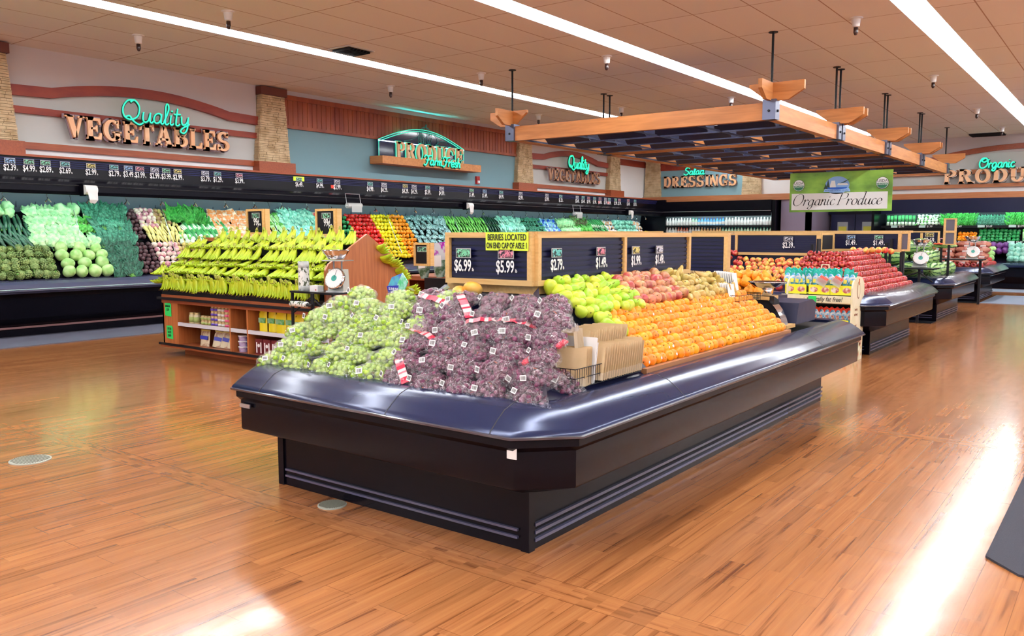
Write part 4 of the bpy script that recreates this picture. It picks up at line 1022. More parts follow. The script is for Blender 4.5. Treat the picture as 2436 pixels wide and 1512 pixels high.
putpears(4.32, 5.18, [.50,.57,.64,.71,.78], PG, 'yellow-green', 'grape end')
putpears(4.42, 4.62, [.28,.36,.43], PG, 'small yellow-green', 'bag stack')
putpears(5.1, 5.9, [.53,.60,.67,.74], PR_, 'red', 'green pears')
putpears(5.3, 5.8, [.78], PR_, 'dark red topmost', 'green pears')
putpears(5.85, 6.8, [.50,.57,.64,.71], PBo, 'brown bosc', 'red pears')
putpears(5.9, 6.3, [.78], PBo, 'topmost brown bosc', 'red pears')
# ---- grape bags ----
def film_mat(nm_, tint, dens=.22):
    m, n, b = nt(nm_); L = n.links
    tr = n.nodes.new('ShaderNodeBsdfTransparent'); tr.inputs[0].default_value = (1,1,1,1)
    gl = n.nodes.new('ShaderNodeBsdfGlossy'); gl.inputs['Roughness'].default_value = .07; gl.inputs['Color'].default_value = (1,1,1,1)
    df = n.nodes.new('ShaderNodeBsdfDiffuse'); df.inputs[0].default_value = (*tint, 1)
    lw = n.nodes.new('ShaderNodeLayerWeight'); lw.inputs[0].default_value = .28
    ad = n.nodes.new('ShaderNodeMixShader'); ad.inputs[0].default_value = .88; L.new(df.outputs[0], ad.inputs[1]); L.new(gl.outputs[0], ad.inputs[2])
    mx = n.nodes.new('ShaderNodeMixShader'); mr = n.nodes.new('ShaderNodeMapRange'); mr.inputs[3].default_value = dens*.5; mr.inputs[4].default_value = dens*1.3
    L.new(lw.outputs['Facing'], mr.inputs[0]); L.new(mr.outputs[0], mx.inputs[0]); L.new(tr.outputs[0], mx.inputs[1]); L.new(ad.outputs[0], mx.inputs[2])
    tc = n.nodes.new('ShaderNodeTexCoord'); nz_ = n.nodes.new('ShaderNodeTexNoise'); nz_.inputs['Scale'].default_value = 34; nz_.inputs['Detail'].default_value = 2; nz_.inputs['Distortion'].default_value = 2.2
    L.new(tc.outputs['Object'], nz_.inputs['Vector']); bp = n.nodes.new('ShaderNodeBump'); bp.inputs['Strength'].default_value = .9; bp.inputs['Distance'].default_value = .012
    L.new(nz_.outputs[0], bp.inputs['Height'])
    for s in (gl, df): L.new(bp.outputs[0], s.inputs['Normal'])
    L.new(mx.outputs[0], n.nodes['Material Output'].inputs[0]); MATS[nm_] = m; return m
F_g = film_mat('clear crinkled film', (.75,.85,.75), .24); F_r = film_mat('clear crinkled film cool', (.6,.58,.78), .21)
def barcode(parent, T, w_=.034, h=.03):
    o = MB().box((-w_/2,-h/2,0),(w_/2,h/2,.0008)).build('barcode_sticker', M_paper, parent); 
    m = MB(); x = -w_*.38; rr = random.Random(3)
    while x < w_*.38: b_ = rr.uniform(.0008,.0022); m.box((x,-h*.3,.0008),(x+b_,h*.34,.0012)); x += b_+rr.uniform(.001,.002)
    o2 = m.build('bars', M_ink, o); 
    o.matrix_basis = T; return o
def grape_bag(seed, gm, stemm, film, red):
    rr = random.Random(seed); t = thing('grape_bag', 'x', 'bag of grapes')
    a, b, c = .115, .085, .062; m = MB(); pts = []
    tries = 0
    while len(pts) < 66 and tries < 4000:
        tries += 1; u = Vector((rr.gauss(0,1), rr.gauss(0,1), rr.gauss(0,1))).normalized(); f = rr.uniform(.62,1.0)
        p = Vector((u.x*a*f, u.y*b*f, abs(u.z)*c*f if rr.random() < .8 else u.z*c*.3))
        if all((p-q).length > .0235 for q in pts): pts.append(p)
    for p in pts:
        s_ = rr.uniform(.0145,.0175)
        m.sph((0,0,0), (s_*.94, s_*.94, s_*1.1), 8, 6, T=Matrix.Translation(p) @ Euler((rr.uniform(0,3), rr.uniform(0,3), 0)).to_matrix().to_4x4())
    o = m.build('grape_cluster', gm, t, smooth=True); o['kind'] = 'stuff'
    m = MB()
    for k in range(5):
        p = rr.choice(pts); q = rr.choice(pts); m.tube([p*.95, (p+q)/2+Vector((0,0,.02)), q*.9], .0022, 5)
    m.build('stems', stemm, t)
    # film: displaced dome with a twisted tail
    bm = bmesh.new(); bmesh.ops.create_icosphere(bm, subdivisions=4, radius=1)
    so = rr.uniform(0, 50)
    for v in bm.verts:
        d = v.co.normalized(); k = 1 + .11*mnoise.noise(d*2.2+Vector((so,0,0))) + .09*mnoise.noise(d*6+Vector((0,so,0)))+.045*abs(mnoise.noise(d*14+Vector((0,0,so))))
        v.co = Vector((d.x*(a+.010)*k, d.y*(b+.010)*k, max(-.022, d.z*(c+.008)*k)))
        if d.x > .72:
            s_ = (d.x-.72)/.28; v.co.x += s_*.055; v.co.y *= (1-.35*s_); v.co.z = v.co.z*(1-.75*s_)+.018*s_+.02*s_*math.sin(d.y*22)
    me = bpy.data.meshes.new('bag_film'); bm.to_mesh(me); bm.free(); me.materials.append(film)
    me.polygons.foreach_set('use_smooth', [i % 3 == 0 for i in range(len(me.polygons))])
    o = bpy.data.objects.new('bag_film', me); COL.objects.link(o); o.parent = t
    barcode(t, Matrix.Translation((-.03, -.07, .065)) @ Euler((.9, .1, .2)).to_matrix().to_4x4())
    if red == 2:
        m = MB(); n = 10
        for i in range(n):
            f0, f1 = i/n, (i+1)/n; P0 = lambda f, h: (a*.5+.11*f, -.09+.16*f*0+.0, 0)
            A = lambda f, h: (-.08+.2*f, .02+h*.045, .085-.05*f*f+.004*math.sin(f*20))
            m.add([A(f0,0),A(f1,0),A(f1,1),A(f0,1)], [(0,1,2,3)], i % 2 if i % 3 else 0)
        m.build('printed_band', [mat('red print', (.75,.02,.06), .3), mat('pink white print', (.85,.6,.6), .3)], t)
    elif red == 1:
        m = MB(); m.box((.11,-.03,.0),(.15,.03,.012)); m.build('red_zip', mat('red print', (.75,.02,.06), .3), t)
    return Proto(t)
M_gg = mat('green grape skin', (.27,.46,.025), .25, noise2=(.42,.58,.08), nscale=30, sss=.15)
M_rg = mat('red grape skin', (.062,.009,.036), .3, noise2=(.17,.03,.085), nscale=25, bump=.05)
M_gst = mat('grape stem', (.45,.3,.06), .6); M_rst = mat('red grape stem', (.55,.10,.03), .6)
GB = [grape_bag(s, M_gg, M_gst, F_g, 0) for s in (1,2,3)]; RB = [grape_bag(s, M_rg, M_rst, F_r, k) for s, k in ((4,0),(5,1),(6,2),(7,3))]
def slope_f(x, ln, lift):
    return Vector((x, 3.35+ln*math.cos(sl)-lift*math.sin(sl), .79+ln*math.sin(sl)+lift*math.cos(sl)))
def grape_rows(x0, x1, rows, protos, kind, edge):
    for r_, (ln, n, lift, xo) in enumerate(rows):
        for i in range(n):
            x = x0+(x1-x0)*(i+.5)/n+xo+R.uniform(-.02,.02)
            M = Euler((rad(22)+R.uniform(-.2,.2), R.uniform(-.2,.2), 0)).to_matrix() @ Euler((0,0,R.choice((0,0,pi))+R.uniform(-.7,.7) if kind == 'green' else R.uniform(-.9,.6))).to_matrix()
            R.choice(protos).put(slope_f(x, ln, lift), M=M, scale=R.uniform(.92,1.12), label='bag of %s grapes, %s from the %s in the %s row of the heap' % (kind, ORD[i], edge, rowword(r_, len(rows))), group='bagged %s grapes' % kind)
grape_rows(-4.50, -3.40, [(-.01,5,.0,0),(.12,5,.01,.03),(.25,5,.02,.03),(.38,5,.03,.07),(.51,4,.035,.12),(.62,3,.03,.18)], GB, 'green', 'outer corner')
RB = [RB[0], RB[3], RB[1], RB[0], RB[3], RB[2], RB[3], RB[0]]
grape_rows(-3.42, -2.30, [(-.02,5,.0,0),(.11,5,.02,-.01),(.24,5,.03,-.03),(.37,5,.04,-.06),(.50,5,.05,-.1),(.63,5,.04,-.15)], RB, 'red', 'green grapes')
# red grape bags along the side past the corner
for i, (x, y, z, sc_) in enumerate(((-2.55,3.66,.88,1.1), (-2.40,3.62,.82,1.0), (-2.66,3.84,.96,1.05), (-2.80,3.98,1.05,1.1), (-2.92,4.16,1.12,1.0), (-2.5,3.45,.83,1.0))):
    RB[i % 4].put((x, y, z), rot=(.5,.5,R.uniform(-1,1)), scale=sc_, label='bag of red grapes spilling over the corner, %s toward the paper bags' % ORD[i], group='bagged red grapes over the island corner')
# mangos peeping behind the grapes
M_mango = fruit_mat('ripe mango', (.95,.42,.05), (.85,.5,.12), 3)
for i, (x, y, z) in enumerate(((-3.50,4.11,1.22), (-3.41,4.14,1.25), (-3.80,4.13,1.14))):
    o = MB().sph((0,0,0), (.05,.065,.045), 14, 10).build('mango', M_mango, smooth=True); o.location = (x, y, z); o.rotation_euler = (.3,.4,R.uniform(0,3))
    tag(o, ['orange yellow mango behind the red grapes nearest the front board', 'orange yellow mango peeping over beside the board plinth', 'orange yellow mango low between green and red grape heaps'][i], 'mango')
# printed plastic bag header standing among the grapes
t = thing('produce_bag', 'open plastic bag with blue and green printed top standing behind the green grapes', 'bag', (-4.05, 4.12, 1.09), -.15); t.scale = (.85,.85,.85)
m = MB(); m.add([(-.09,0,0),(.09,0,0),(.11,-.01,.16),(-.10,-.01,.13),(-.09,.05,0),(.09,.05,0),(.11,.03,.16),(-.10,.03,.13)], [(0,1,2,3),(4,7,6,5),(0,3,7,4),(1,5,6,2)]); m.build('clear_body', F_g, t)
m = MB(); m.prism([(-.12,.12),(.02,.135),(.02,.19),(-.14,.175)], -.02, -.012, 'xz'); m.build('navy_label', mat('print navy', (.03,.03,.35), .3), t)
m = MB(); m.prism([(-.13,.17),(.02,.19),(.07,.29),(-.07,.25)], -.019, -.011, 'xz'); m.build('blue_header', mat('print blue', (.1,.15,.6), .3, noise2=(.1,.5,.6), nscale=15), t)
m = MB(); m.prism([(.02,.13),(.10,.16),(.14,.22),(.07,.29),(.0,.19)], -.0195, -.0115, 'xz'); m.build('green_print', mat('print green', (.1,.6,.25), .3, noise2=(.5,.8,.8), nscale=20), t)
text('bag_text', 'SUNLINE', .034, (-.045,-.022,.155), 'y', M_txt, t)
# paper bag stacks in wire baskets
M_kraft = mat('kraft paper', (.52,.36,.18), .75, noise2=(.60,.43,.24), nscale=6)
M_kraft2 = mat('kraft edge', (.62,.50,.34), .8)
def wire_basket(label, loc, rz, w_, d_, h):
    t = thing('wire_basket', label, 'basket', loc, rz); m = MB(); r_ = .0025
    for z in (0, h*.5, h): m.tube([(0,0,z),(w_,0,z),(w_,d_,z),(0,d_,z),(0,0,z)], r_, 5)
    n = int(w_/.022)
    for i in range(n+1): x = w_*i/n; m.tube([(x,0,h),(x,0,0),(x,d_,0),(x,d_,h)], r_*.7, 4)
    for i in range(int(d_/.03)+1): y = d_*i/int(d_/.03); m.tube([(0,y,h),(0,y,0),(w_,y,0),(w_,y,h)], r_*.7, 4)
    m.build('wire_mesh', M_blackm, t); return t
wire_basket('black wire basket holding upright paper bags at the island corner', (-2.30, 3.62, .80), pi/2, .72, .24, .10)
def paperbag(w_, h, m_, handle=False, nm_='paper_bag'):
    t = thing(nm_, 'x', 'paper bag'); m = MB(); m.box((-w_/2,-.003,0),(w_/2,.003,h)); m.prism([(-w_/2,h),(w_/2,h),(w_/2-.008,h+.002),(-w_/2+.008,h+.002)], -.003, .003, 'xz'); m.build('body', m_, t)
    m = MB(); m.box((-w_/2,-.0045,h*.0),(w_/2,-.003,h*.22)); m.build('bottom_fold', M_kraft2 if m_ is M_kraft else m_, t)
    if handle:
        m = MB(); 
        for pts in ([(-.075,h-.01),(-.055,h-.01),(-.045,h+.085),(-.062,h+.10)], [(.055,h-.01),(.075,h-.01),(.062,h+.10),(.045,h+.085)], [(-.062,h+.10),(-.045,h+.083),(.045,h+.083),(.062,h+.10)]): m.prism(pts, -.002, .002, 'xz')
        m.build('handle', M_kraft2, t)
    return Proto(t)
KH = paperbag(.24, .20, M_kraft, True); KB = paperbag(.19, .26, M_kraft); KW = paperbag(.19, .26, M_paper); KS = paperbag(.19, .185, M_kraft)
Bd = Euler((0,0,rad(8))).to_matrix()
for i in range(6): KH.put((-2.40-.003*i, 3.66+i*.016, .80), M=Euler((rad(-12),0,rad(24))).to_matrix(), label='handled kraft shopping bag, %s in the wire basket from the grapes' % ORD[i], group='handled kraft bags in the basket')
for i in range(2): KW.put((-2.40, 3.80+i*.012, .80), M=Euler((rad(-12),0,rad(4))).to_matrix(), scale=(1,1,.95-i*.1), label='white paper bag between the kraft bags, %s' % ['nearer','behind'][i], group='white bags in the wire basket')
for i in range(17): KB.put((-2.49, 3.86+i*.026, .81), M=Euler((rad(-16),0,rad(10+R.uniform(-3,3)))).to_matrix(), scale=(1,1,R.uniform(.97,1.05)), label='tall kraft paper bag, %s from the handled bags in the back row' % ORD[i], group='tall kraft bags in the wire basket')
for i in range(18): KS.put((-2.37, 3.85+i*.026, .81), M=Euler((rad(-16),0,rad(10+R.uniform(-3,3)))).to_matrix(), scale=(.95,1,R.uniform(.95,1.08)), label='short kraft paper bag, %s from the handled bags in the front row' % ORD[i], group='short kraft bags in the wire basket')
o = MB().prism([(4.33,.80),(4.48,.80),(4.36,.88)], -2.62, -2.34, 'yz').build('stack_wedge', mat('grey wedge', (.12,.14,.18), .5)); tag(o, 'grey sloping end board beside the first oranges', 'end board')
# far basket of bags
wire_basket('black wire basket holding brown and white paper bags behind the pears', (-2.62, 6.62, 1.0), pi/2, .5, .30, .09)
for i in range(20): KB.put((-3.14+i*.013, 6.74+i*.005, 1.08-.002*i), M=Matrix.Rotation(rad(-28+i*1.2),3,'Y') @ Euler((rad(4),0,rad(104+R.uniform(-4,4)))).to_matrix(), scale=(.7,1,.85), label='kraft paper bag, %s in the far basket upper row' % ORD[i], group='kraft bags in the far basket, upper row')
for i in range(12): KB.put((-3.02+i*.015, 6.55+i*.005, 1.02-.002*i), M=Matrix.Rotation(rad(-24+i*1.2),3,'Y') @ Euler((rad(4),0,rad(104+R.uniform(-4,4)))).to_matrix(), scale=(.7,1,.8), label='kraft paper bag, %s in the far basket lower row' % ORD[i], group='kraft bags in the far basket, lower row')
for i in range(9): KW.put((-2.87+i*.017, 6.84+i*.006, 1.05-.002*i), M=Matrix.Rotation(rad(-14),3,'Y') @ Euler((rad(4),0,rad(96+R.uniform(-3,3)))).to_matrix(), scale=(.75,1,.9), label='white paper bag, %s in the far basket upper row' % ORD[i], group='white bags in the far basket, upper row')
for i in range(9): KW.put((-2.82+i*.018, 6.62+i*.006, .98-.002*i), M=Matrix.Rotation(rad(-14),3,'Y') @ Euler((rad(4),0,rad(92+R.uniform(-3,3)))).to_matrix(), scale=(.8,1,.85), label='white paper bag, %s in the far basket lower row' % ORD[i], group='white bags in the far basket, lower row')
# sticker and holder on the island front
o = MB().box((-2.335,2.995,.545),(-2.28,3.0,.60)).build('barcode_label', M_paper); tag(o, 'small white barcode label under the island bumper corner', 'label')
o.location = (0,.06+.025,0)
o = MB().box((-4.40,3.068,.535),(-4.30,3.078,.56)).build('label_holder', M_steel); tag(o, 'small metal label holder under the bumper left end', 'label holder')
# scale with wooden block at the island end
t = thing('bowl_scale', 'steel bowl produce scale on a pale wooden cradle at the far end of the oranges', 'scale', (-2.62, 7.28, .80), 0)
MB().lathe([(.0,.315),(.05,.32),(.10,.335),(.165,.375),(.17,.378),(.165,.381),(.1,.343),(0,.325)], 28).build('bowl', M_chrome, t, smooth=True)
MB().lathe([(.045,.25),(.035,.29),(.05,.32)], 14).build('bowl_foot', M_chrome, t, smooth=True)
m = MB(); m.prism([(-.10,.0),(.14,.0),(.02,.22),(-.10,.26)], -.10, .10, 'yz'); m.build('body', M_blackm, t)
MB().box((-.15,-.12,.225),(.06,.12,.255)).build('cradle_top', M_frame, t); MB().box((.1,-.10,-.02),(.22,.12,.01)).build('cradle_foot', M_frame, t)
m = MB(); n = 10
for i in range(n):
    f0, f1 = i/n, (i+1)/n; A = lambda f, y: (.03+.16*f**.7+.02*math.sin(f*pi), y, .24-.24*f)
    m.add([A(f0,-.13),A(f1,-.13),A(f1,.02),A(f0,.02)], [(0,1,2,3)])
m.build('curved_dial_cover', M_chrome, t, smooth=True)
o = MB().prism([(7.42,.80),(7.95,.80),(7.98,.96),(7.86,1.0),(7.48,.985)], -2.72, -2.40, 'yz').build('covered_box', mat('navy cover cloth', (.012,.015,.05), .35, bump=.3, bscale=8)); tag(o, 'dark navy cloth covered box at the far end of the island', 'covered box')
# sumo citrus on dark crate
o = MB().box((-3.35,7.7,.78),(-2.78,8.3,1.0)).build('citrus_crate', M_navy); tag(o, 'dark navy crate under the knobbly mandarins', 'crate')
M_sumo = fruit_mat('knobbly mandarin peel', (.88,.30,.01), (.95,.38,.02), 12, .4, .6, 40, var=.08)
t = thing('knobbly_mandarin', 'x', 'mandarin'); m = MB(); m.lathe([(0,-.046),(.028,-.043),(.052,-.022),(.056,0),(.048,.024),(.03,.04),(.02,.052),(.016,.066),(.006,.07),(0,.066)], 16, lobes=7, la=.04); m.build('peel', M_sumo, t, smooth=True)
MB().lathe([(.006,.066),(.004,.072),(0,.073)], 6).build('stem', M_navel, t); SM = Proto(t)
k = 0
for r_, z in enumerate((1.05, 1.12, 1.19)):
    for i in range(5):
        for j in range(3-(r_ > 1)):
            SM.put((-3.32+r_*-.03+i*.115+R.uniform(-.02,.02), 7.75+j*.13+r_*.06, z+R.uniform(-.01,.02)), rot=(R.uniform(-.8,.8), R.uniform(-.8,.8), R.uniform(0,6)), scale=R.uniform(.85,1.1), label='knobbly orange mandarin, %s from the scale side, %s row deep, %s layer' % (ORD[i], ORD[j], rowword(r_, 3)), group='knobbly mandarins on the crate'); k += 1
for i, (x, y, z) in enumerate(((-3.25,7.2,1.13),(-3.12,7.25,1.06),(-3.38,7.3,1.10),(-3.0,7.35,1.02),(-3.3,7.1,1.0))):
    SM.put((x, y, z), rot=(.4,.3,i), scale=1.2, label='large knobbly mandarin left of the steel bowl, %s from the top' % ORD[i], group='mandarins left of the bowl')
# ---------------- produce prototypes for the wall cases ----------------
def single(name, cat_label, mbs):
    """thing with parts [(part name, MB, material, smooth)]; first one is the thing's own mesh if only one"""
    if len(mbs) == 1:
        n, m, mt, s = mbs[0]; o = m.build(name, mt, None, s); o['category'] = cat_label; return Proto(o)
    t = thing(name, 'x', cat_label)
    for n, m, mt, s in mbs: m.build(n, mt, t, s)
    return Proto(t)
def nz(mb, amp, fr, seed=0):
    c = Vector((seed*7.1, seed*3.3, seed)); out = []
    for v in mb.v:
        v = Vector(v); k = 1 + amp*mnoise.noise(v*fr+c); out.append(tuple(v*k))
    mb.v = out; return mb
M_stemg = mat('green stem', (.12,.32,.05), .6)
M_cab = mat('cabbage leaf', (.30,.58,.16), .45, noise2=(.55,.78,.34), nscale=9, bump=.5, bscale=22, var=.1)
M_cab2 = mat('pale lettuce', (.28,.62,.28), .45, noise2=(.62,.88,.5), nscale=10, bump=.5, bscale=30, var=.1)
M_art = mat('artichoke scale', (.12,.20,.05), .6, noise2=(.24,.32,.10), nscale=15, var=.15)
M_zuc = mat('zucchini skin', (.010,.055,.035), .3, noise2=(.04,.13,.07), nscale=14, var=.2)
M_cuc = mat('light squash skin', (.14,.50,.06), .35, noise2=(.3,.7,.16), nscale=10, var=.15)
M_kale = mat('blue green kale', (.015,.12,.07), .6, noise2=(.07,.30,.19), nscale=18, var=.2)
M_kaled = mat('dark kale', (.010,.06,.035), .6, noise2=(.03,.15,.09), nscale=18, var=.2)
M_teal = mat('mint lettuce', (.16,.48,.38), .5, noise2=(.45,.80,.66), nscale=14, var=.15)
M_pars = mat('parsley leaf', (.02,.24,.03), .6, noise2=(.09,.48,.08), nscale=20, var=.2)
M_leaf = mat('bright leaf', (.05,.36,.04), .5, noise2=(.18,.6,.1), nscale=16, var=.2)
M_brown = mat('bronze leaf', (.10,.06,.03), .6, noise2=(.08,.25,.05), nscale=14, var=.2)
M_beet = mat('beet skin', (.05,.018,.025), .55, noise2=(.10,.04,.05), nscale=8, var=.2)
M_turn = mat('turnip skin', (.55,.20,.28), .45, noise2=(.80,.66,.58), nscale=7, var=.1, contrast=(.42,.55))
M_ruta = mat('rutabaga skin', (.30,.14,.08), .5, noise2=(.62,.5,.16), nscale=8, var=.15)
M_parsn = mat('parsnip skin', (.62,.50,.14), .55, noise2=(.75,.66,.26), nscale=9, var=.1)
M_oni = mat('fennel white', (.62,.78,.60), .4, noise2=(.8,.88,.75), nscale=8)
M_redp = mat('red pepper', (.65,.012,.01), .18, var=.2, spec=.6); M_yelp = mat('yellow pepper', (.90,.68,.01), .2, var=.1); M_orgp = mat('orange pepper', (.92,.30,.01), .2, var=.1); M_grnp = mat('green pepper', (.02,.26,.07), .2, var=.2)
M_broc = mat('broccoli', (.03,.17,.10), .8, noise2=(.08,.32,.22), nscale=40, bump=1, bscale=60)
M_cbag = mat('carrot bag', (.85,.28,.10), .2, noise2=(.88,.62,.5), nscale=14, bump=.5, bscale=20, contrast=(.48,.56), spec=.8, var=.1)
M_bbag = mat('blue produce bag', (.02,.08,.65), .2, noise2=(.30,.62,.75), nscale=12, bump=.5, bscale=20, contrast=(.45,.52), spec=.8)
M_pbag = mat('radish bag', (.80,.12,.12), .2, noise2=(.85,.65,.55), nscale=14, bump=.5, bscale=20, contrast=(.45,.55), spec=.8)
M_sbag = mat('sprout bag', (.06,.16,.14), .2, noise2=(.32,.50,.55), nscale=36, bump=.5, bscale=25, contrast=(.42,.55), spec=.8, var=.2)
M_lbag = mat('salad bag', (.12,.42,.18), .2, noise2=(.75,.85,.8), nscale=14, bump=.5, bscale=20, contrast=(.48,.56), spec=.8, var=.2)
M_obag = mat('orange blue bag', (.85,.35,.18), .2, noise2=(.65,.75,.85), nscale=16, bump=.4, bscale=20, contrast=(.46,.54), spec=.8)
P_CAB = single('cabbage', 'cabbage', [('head', nz(MB().sph((0,0,.0),(.088,.088,.078),16,12), .12, 14), M_cab, True)])
P_ICE = single('iceberg_lettuce', 'lettuce', [('head', nz(MB().sph((0,0,.0),(.09,.09,.08),18,14), .35, 16, 3), M_cab2, True)])
P_CABT = single('mint_cabbage', 'cabbage', [('head', nz(MB().sph((0,0,.0),(.09,.09,.08),16,12), .2, 14, 5), M_teal, True)])
def artichoke():
    m = MB(); m.sph((0,0,0), .045, 10, 7)
    for k in range(6):
        f = k/5; z = -.04+.085*f; r_ = .052*math.cos((f-.45)*1.9)
        for j in range(8):
            a = 2*pi*(j+.5*(k % 2))/8; T = Matrix.Translation((r_*math.cos(a), r_*math.sin(a), z)) @ Euler((0,0,a)).to_matrix().to_4x4()
            m.add([(0,-.022,-.01),(0,.022,-.01),(.012,.016,.012),(.006,0,.032),(.012,-.016,.012),(.012,0,.0)], [(0,5,4),(0,1,5),(1,2,5),(5,2,3),(5,3,4)], 0, T)
    s = MB().tube([(0,0,-.06),(0,0,-.03)], .011, 8)
    return single('artichoke', 'artichoke', [('bracts', m, M_art, False), ('stem', s, M_stemg, True)])
P_ART = artichoke()
def capsule(L_, r_, bend=.0, n=10, taper=.75):
    pts = []; rs = []
    for i in range(9):
        f = i/8; pts.append((0, L_*(f-.5), bend*math.sin(pi*f))); rs.append(max(.12*r_, r_*min(1, math.sin(pi*min(max(f,.02),.98))**.35)*(1-(1-taper)*f)))
    return MB().tube(pts, rs, n)
P_ZUC = single('zucchini', 'zucchini', [('skin', capsule(.26, .026, .012), M_zuc, True), ('stem_end', MB().tube([(0,-.145,0),(0,-.125,0)], .011, 6), M_stemg, False)])
P_CUC = single('light_green_squash', 'squash', [('skin', capsule(.24, .028, .012), M_cuc, True), ('stem_end', MB().tube([(0,-.135,0),(0,-.115,0)], .01, 6), M_stemg, False)])
def leafy(seed, n=26, L_=.2, wd=.045, mt=M_kale, spread=.09, curl=.04, stems=None):
    rr = random.Random(seed); m = MB(); s = MB()
    for k in range(n):
        a = rr.uniform(-1.2,1.2); x0 = rr.gauss(0, spread*.4); l = L_*rr.uniform(.6,1.1); z0 = rr.uniform(0,.045); w_ = wd*rr.uniform(.6,1.2); seg = 4; vs = []; fs = []
        for i in range(seg+1):
            f = i/seg; y = -L_/2+l*f; ww = w_*math.sin(pi*(.15+.8*f)); x = x0+math.sin(a)*l*.45*f; z = z0+curl*math.sin(pi*f)+rr.uniform(-.008,.008)
            for q in (-1,0,1): vs.append((x+q*ww+rr.uniform(-.006,.006), y+rr.uniform(-.008,.008), z+(.014 if q == 0 else rr.uniform(-.012,.012))))
        for i in range(seg):
            for q in range(2): o_ = i*3+q; fs.append((o_, o_+1, o_+4, o_+3))
        m.add(vs, fs)
        if stems and k % 2 == 0: s.tube([(x0*.4,-L_/2-.05,z0*.5),(x0,-L_/2+l*.35,z0+.02)], .005, 4)
    m.sph((0,0,.0), (spread*.8, L_*.45, .025), 8, 6)
    p = [('leaves', m, mt, False)]
    if stems: p.append(('stalks', s, stems, False))
    return p
P_KALE = single('kale_bunch', 'kale', leafy(1, 30, .24, .035, M_kale, .1, .04, M_stemg)); P_KALED = single('dark_kale_bunch', 'kale', leafy(2, 34, .24, .035, M_kaled, .1, .04, M_stemg))
P_NAPA = single('romaine_bunch', 'lettuce', leafy(3, 16, .26, .055, M_cab2, .07, .05)); P_TEAL = single('lettuce_bunch', 'lettuce', leafy(4, 22, .24, .05, M_teal, .09, .05))
P_PARS = single('parsley_bunch', 'parsley', leafy(5, 44, .18, .018, M_pars, .1, .04)); P_LEAF = single('leaf_lettuce_bunch', 'lettuce', leafy(6, 26, .24, .045, M_leaf, .09, .05)); P_BRO = single('bronze_lettuce_bunch', 'lettuce', leafy(7, 26, .22, .04, M_brown, .09, .05))
M_stalk = mat('white stalk', (.62,.78,.52), .4, noise2=(.8,.9,.75), nscale=6)
M_scal = mat('green onion top', (.04,.30,.08), .45, noise2=(.10,.45,.16), nscale=8, var=.15)
def stalks(seed, n, L_, r_, wl):
    rr = random.Random(seed); a = MB(); b = MB()
    for k in range(n):
        x = rr.uniform(-.045,.045); z = rr.uniform(0,.03); dx = rr.uniform(-.03,.03); a.tube([(x,-L_/2,z),(x+dx*wl,-L_/2+L_*wl,z+.012)], r_, 5); b.tube([(x+dx*wl,-L_/2+L_*wl,z+.012),(x+dx,L_/2,z+rr.uniform(-.01,.01))], [r_, r_*.8], 5)
    return a, b
a, b = stalks(1, 9, .34, .012, .35); P_LEEK = single('leek_bunch', 'leeks', [('white_shafts', a, M_stalk, True), ('green_leaves', b, M_scal, True)])
a, b = stalks(3, 9, .30, .013, .75); P_CEL = single('celery_bunch', 'celery', [('stalks', a, mat('celery stalk', (.35,.68,.25), .35, noise2=(.6,.85,.45), nscale=8), True), ('leaves', b, M_leaf, True)])
a, b = stalks(4, 9, .26, .013, .5); P_BOK = single('chard_bunch', 'greens', [('white_stalks', a, M_stalk, True), ('green_leaves', leafy(9, 16, .16, .04, M_leaf, .08)[0][1], M_leaf, False)])
P_BEET = single('beet', 'beet', [('root', nz(MB().sph((0,0,0),(.038,.038,.036),10,8), .1, 20), M_beet, True), ('tail', MB().tube([(0,0,-.03),(.005,.0,-.07)], [.008,.001], 5), M_beet, False)])
P_TURN = single('turnip', 'turnip', [('root', nz(MB().sph((0,0,0),(.048,.048,.044),12,9), .08, 15), M_turn, True), ('crown', MB().lathe([(.014,.04),(.012,.047),(0,.048)], 8), mat('pale crown', (.85,.8,.6), .6), False)])
P_RUTA = single('rutabaga', 'rutabaga', [('root', nz(MB().sph((0,0,0),(.046,.046,.044),12,9), .08, 15), M_ruta, True), ('crown', MB().lathe([(.016,.038),(.014,.046),(0,.047)], 8), mat('pale crown', (.85,.8,.6), .6), False)])
P_PARN = single('parsnip', 'parsnip', [('root', MB().tube([(0,-.11,0),(0,-.09,0),(0,-.03,0),(0,.05,0),(0,.12,0)], [.014,.028,.024,.012,.002], 9), M_parsn, True), ('crown', MB().tube([(0,-.115,0),(0,-.105,0)], .01, 6), M_stemg, False)])
P_FEN = single('fennel_bulb', 'fennel', [('bulb', nz(MB().sph((0,0,0),(.045,.05,.038),10,8), .15, 20), M_oni, True), ('shoots', MB().tube([(0,.04,0),(.02,.10,.01)], .01, 5).tube([(0,.04,0),(-.02,.10,.0)], .01, 5), M_leaf, False)])
def pepper(mt, nm_): return single(nm_, 'bell pepper', [('flesh', MB().lathe([(0,-.036),(.018,-.042),(.034,-.036),(.040,-.01),(.043,.018),(.036,.036),(.02,.038),(.008,.030),(0,.028)], 16, lobes=4, la=.07), mt, True), ('stem', MB().tube([(0,0,.028),(.004,0,.055)], .006, 5), M_stemg, False)])
P_RP, P_YP, P_OP, P_GP = pepper(M_redp,'red_pepper'), pepper(M_yelp,'yellow_pepper'), pepper(M_orgp,'orange_pepper'), pepper(M_grnp,'green_pepper')
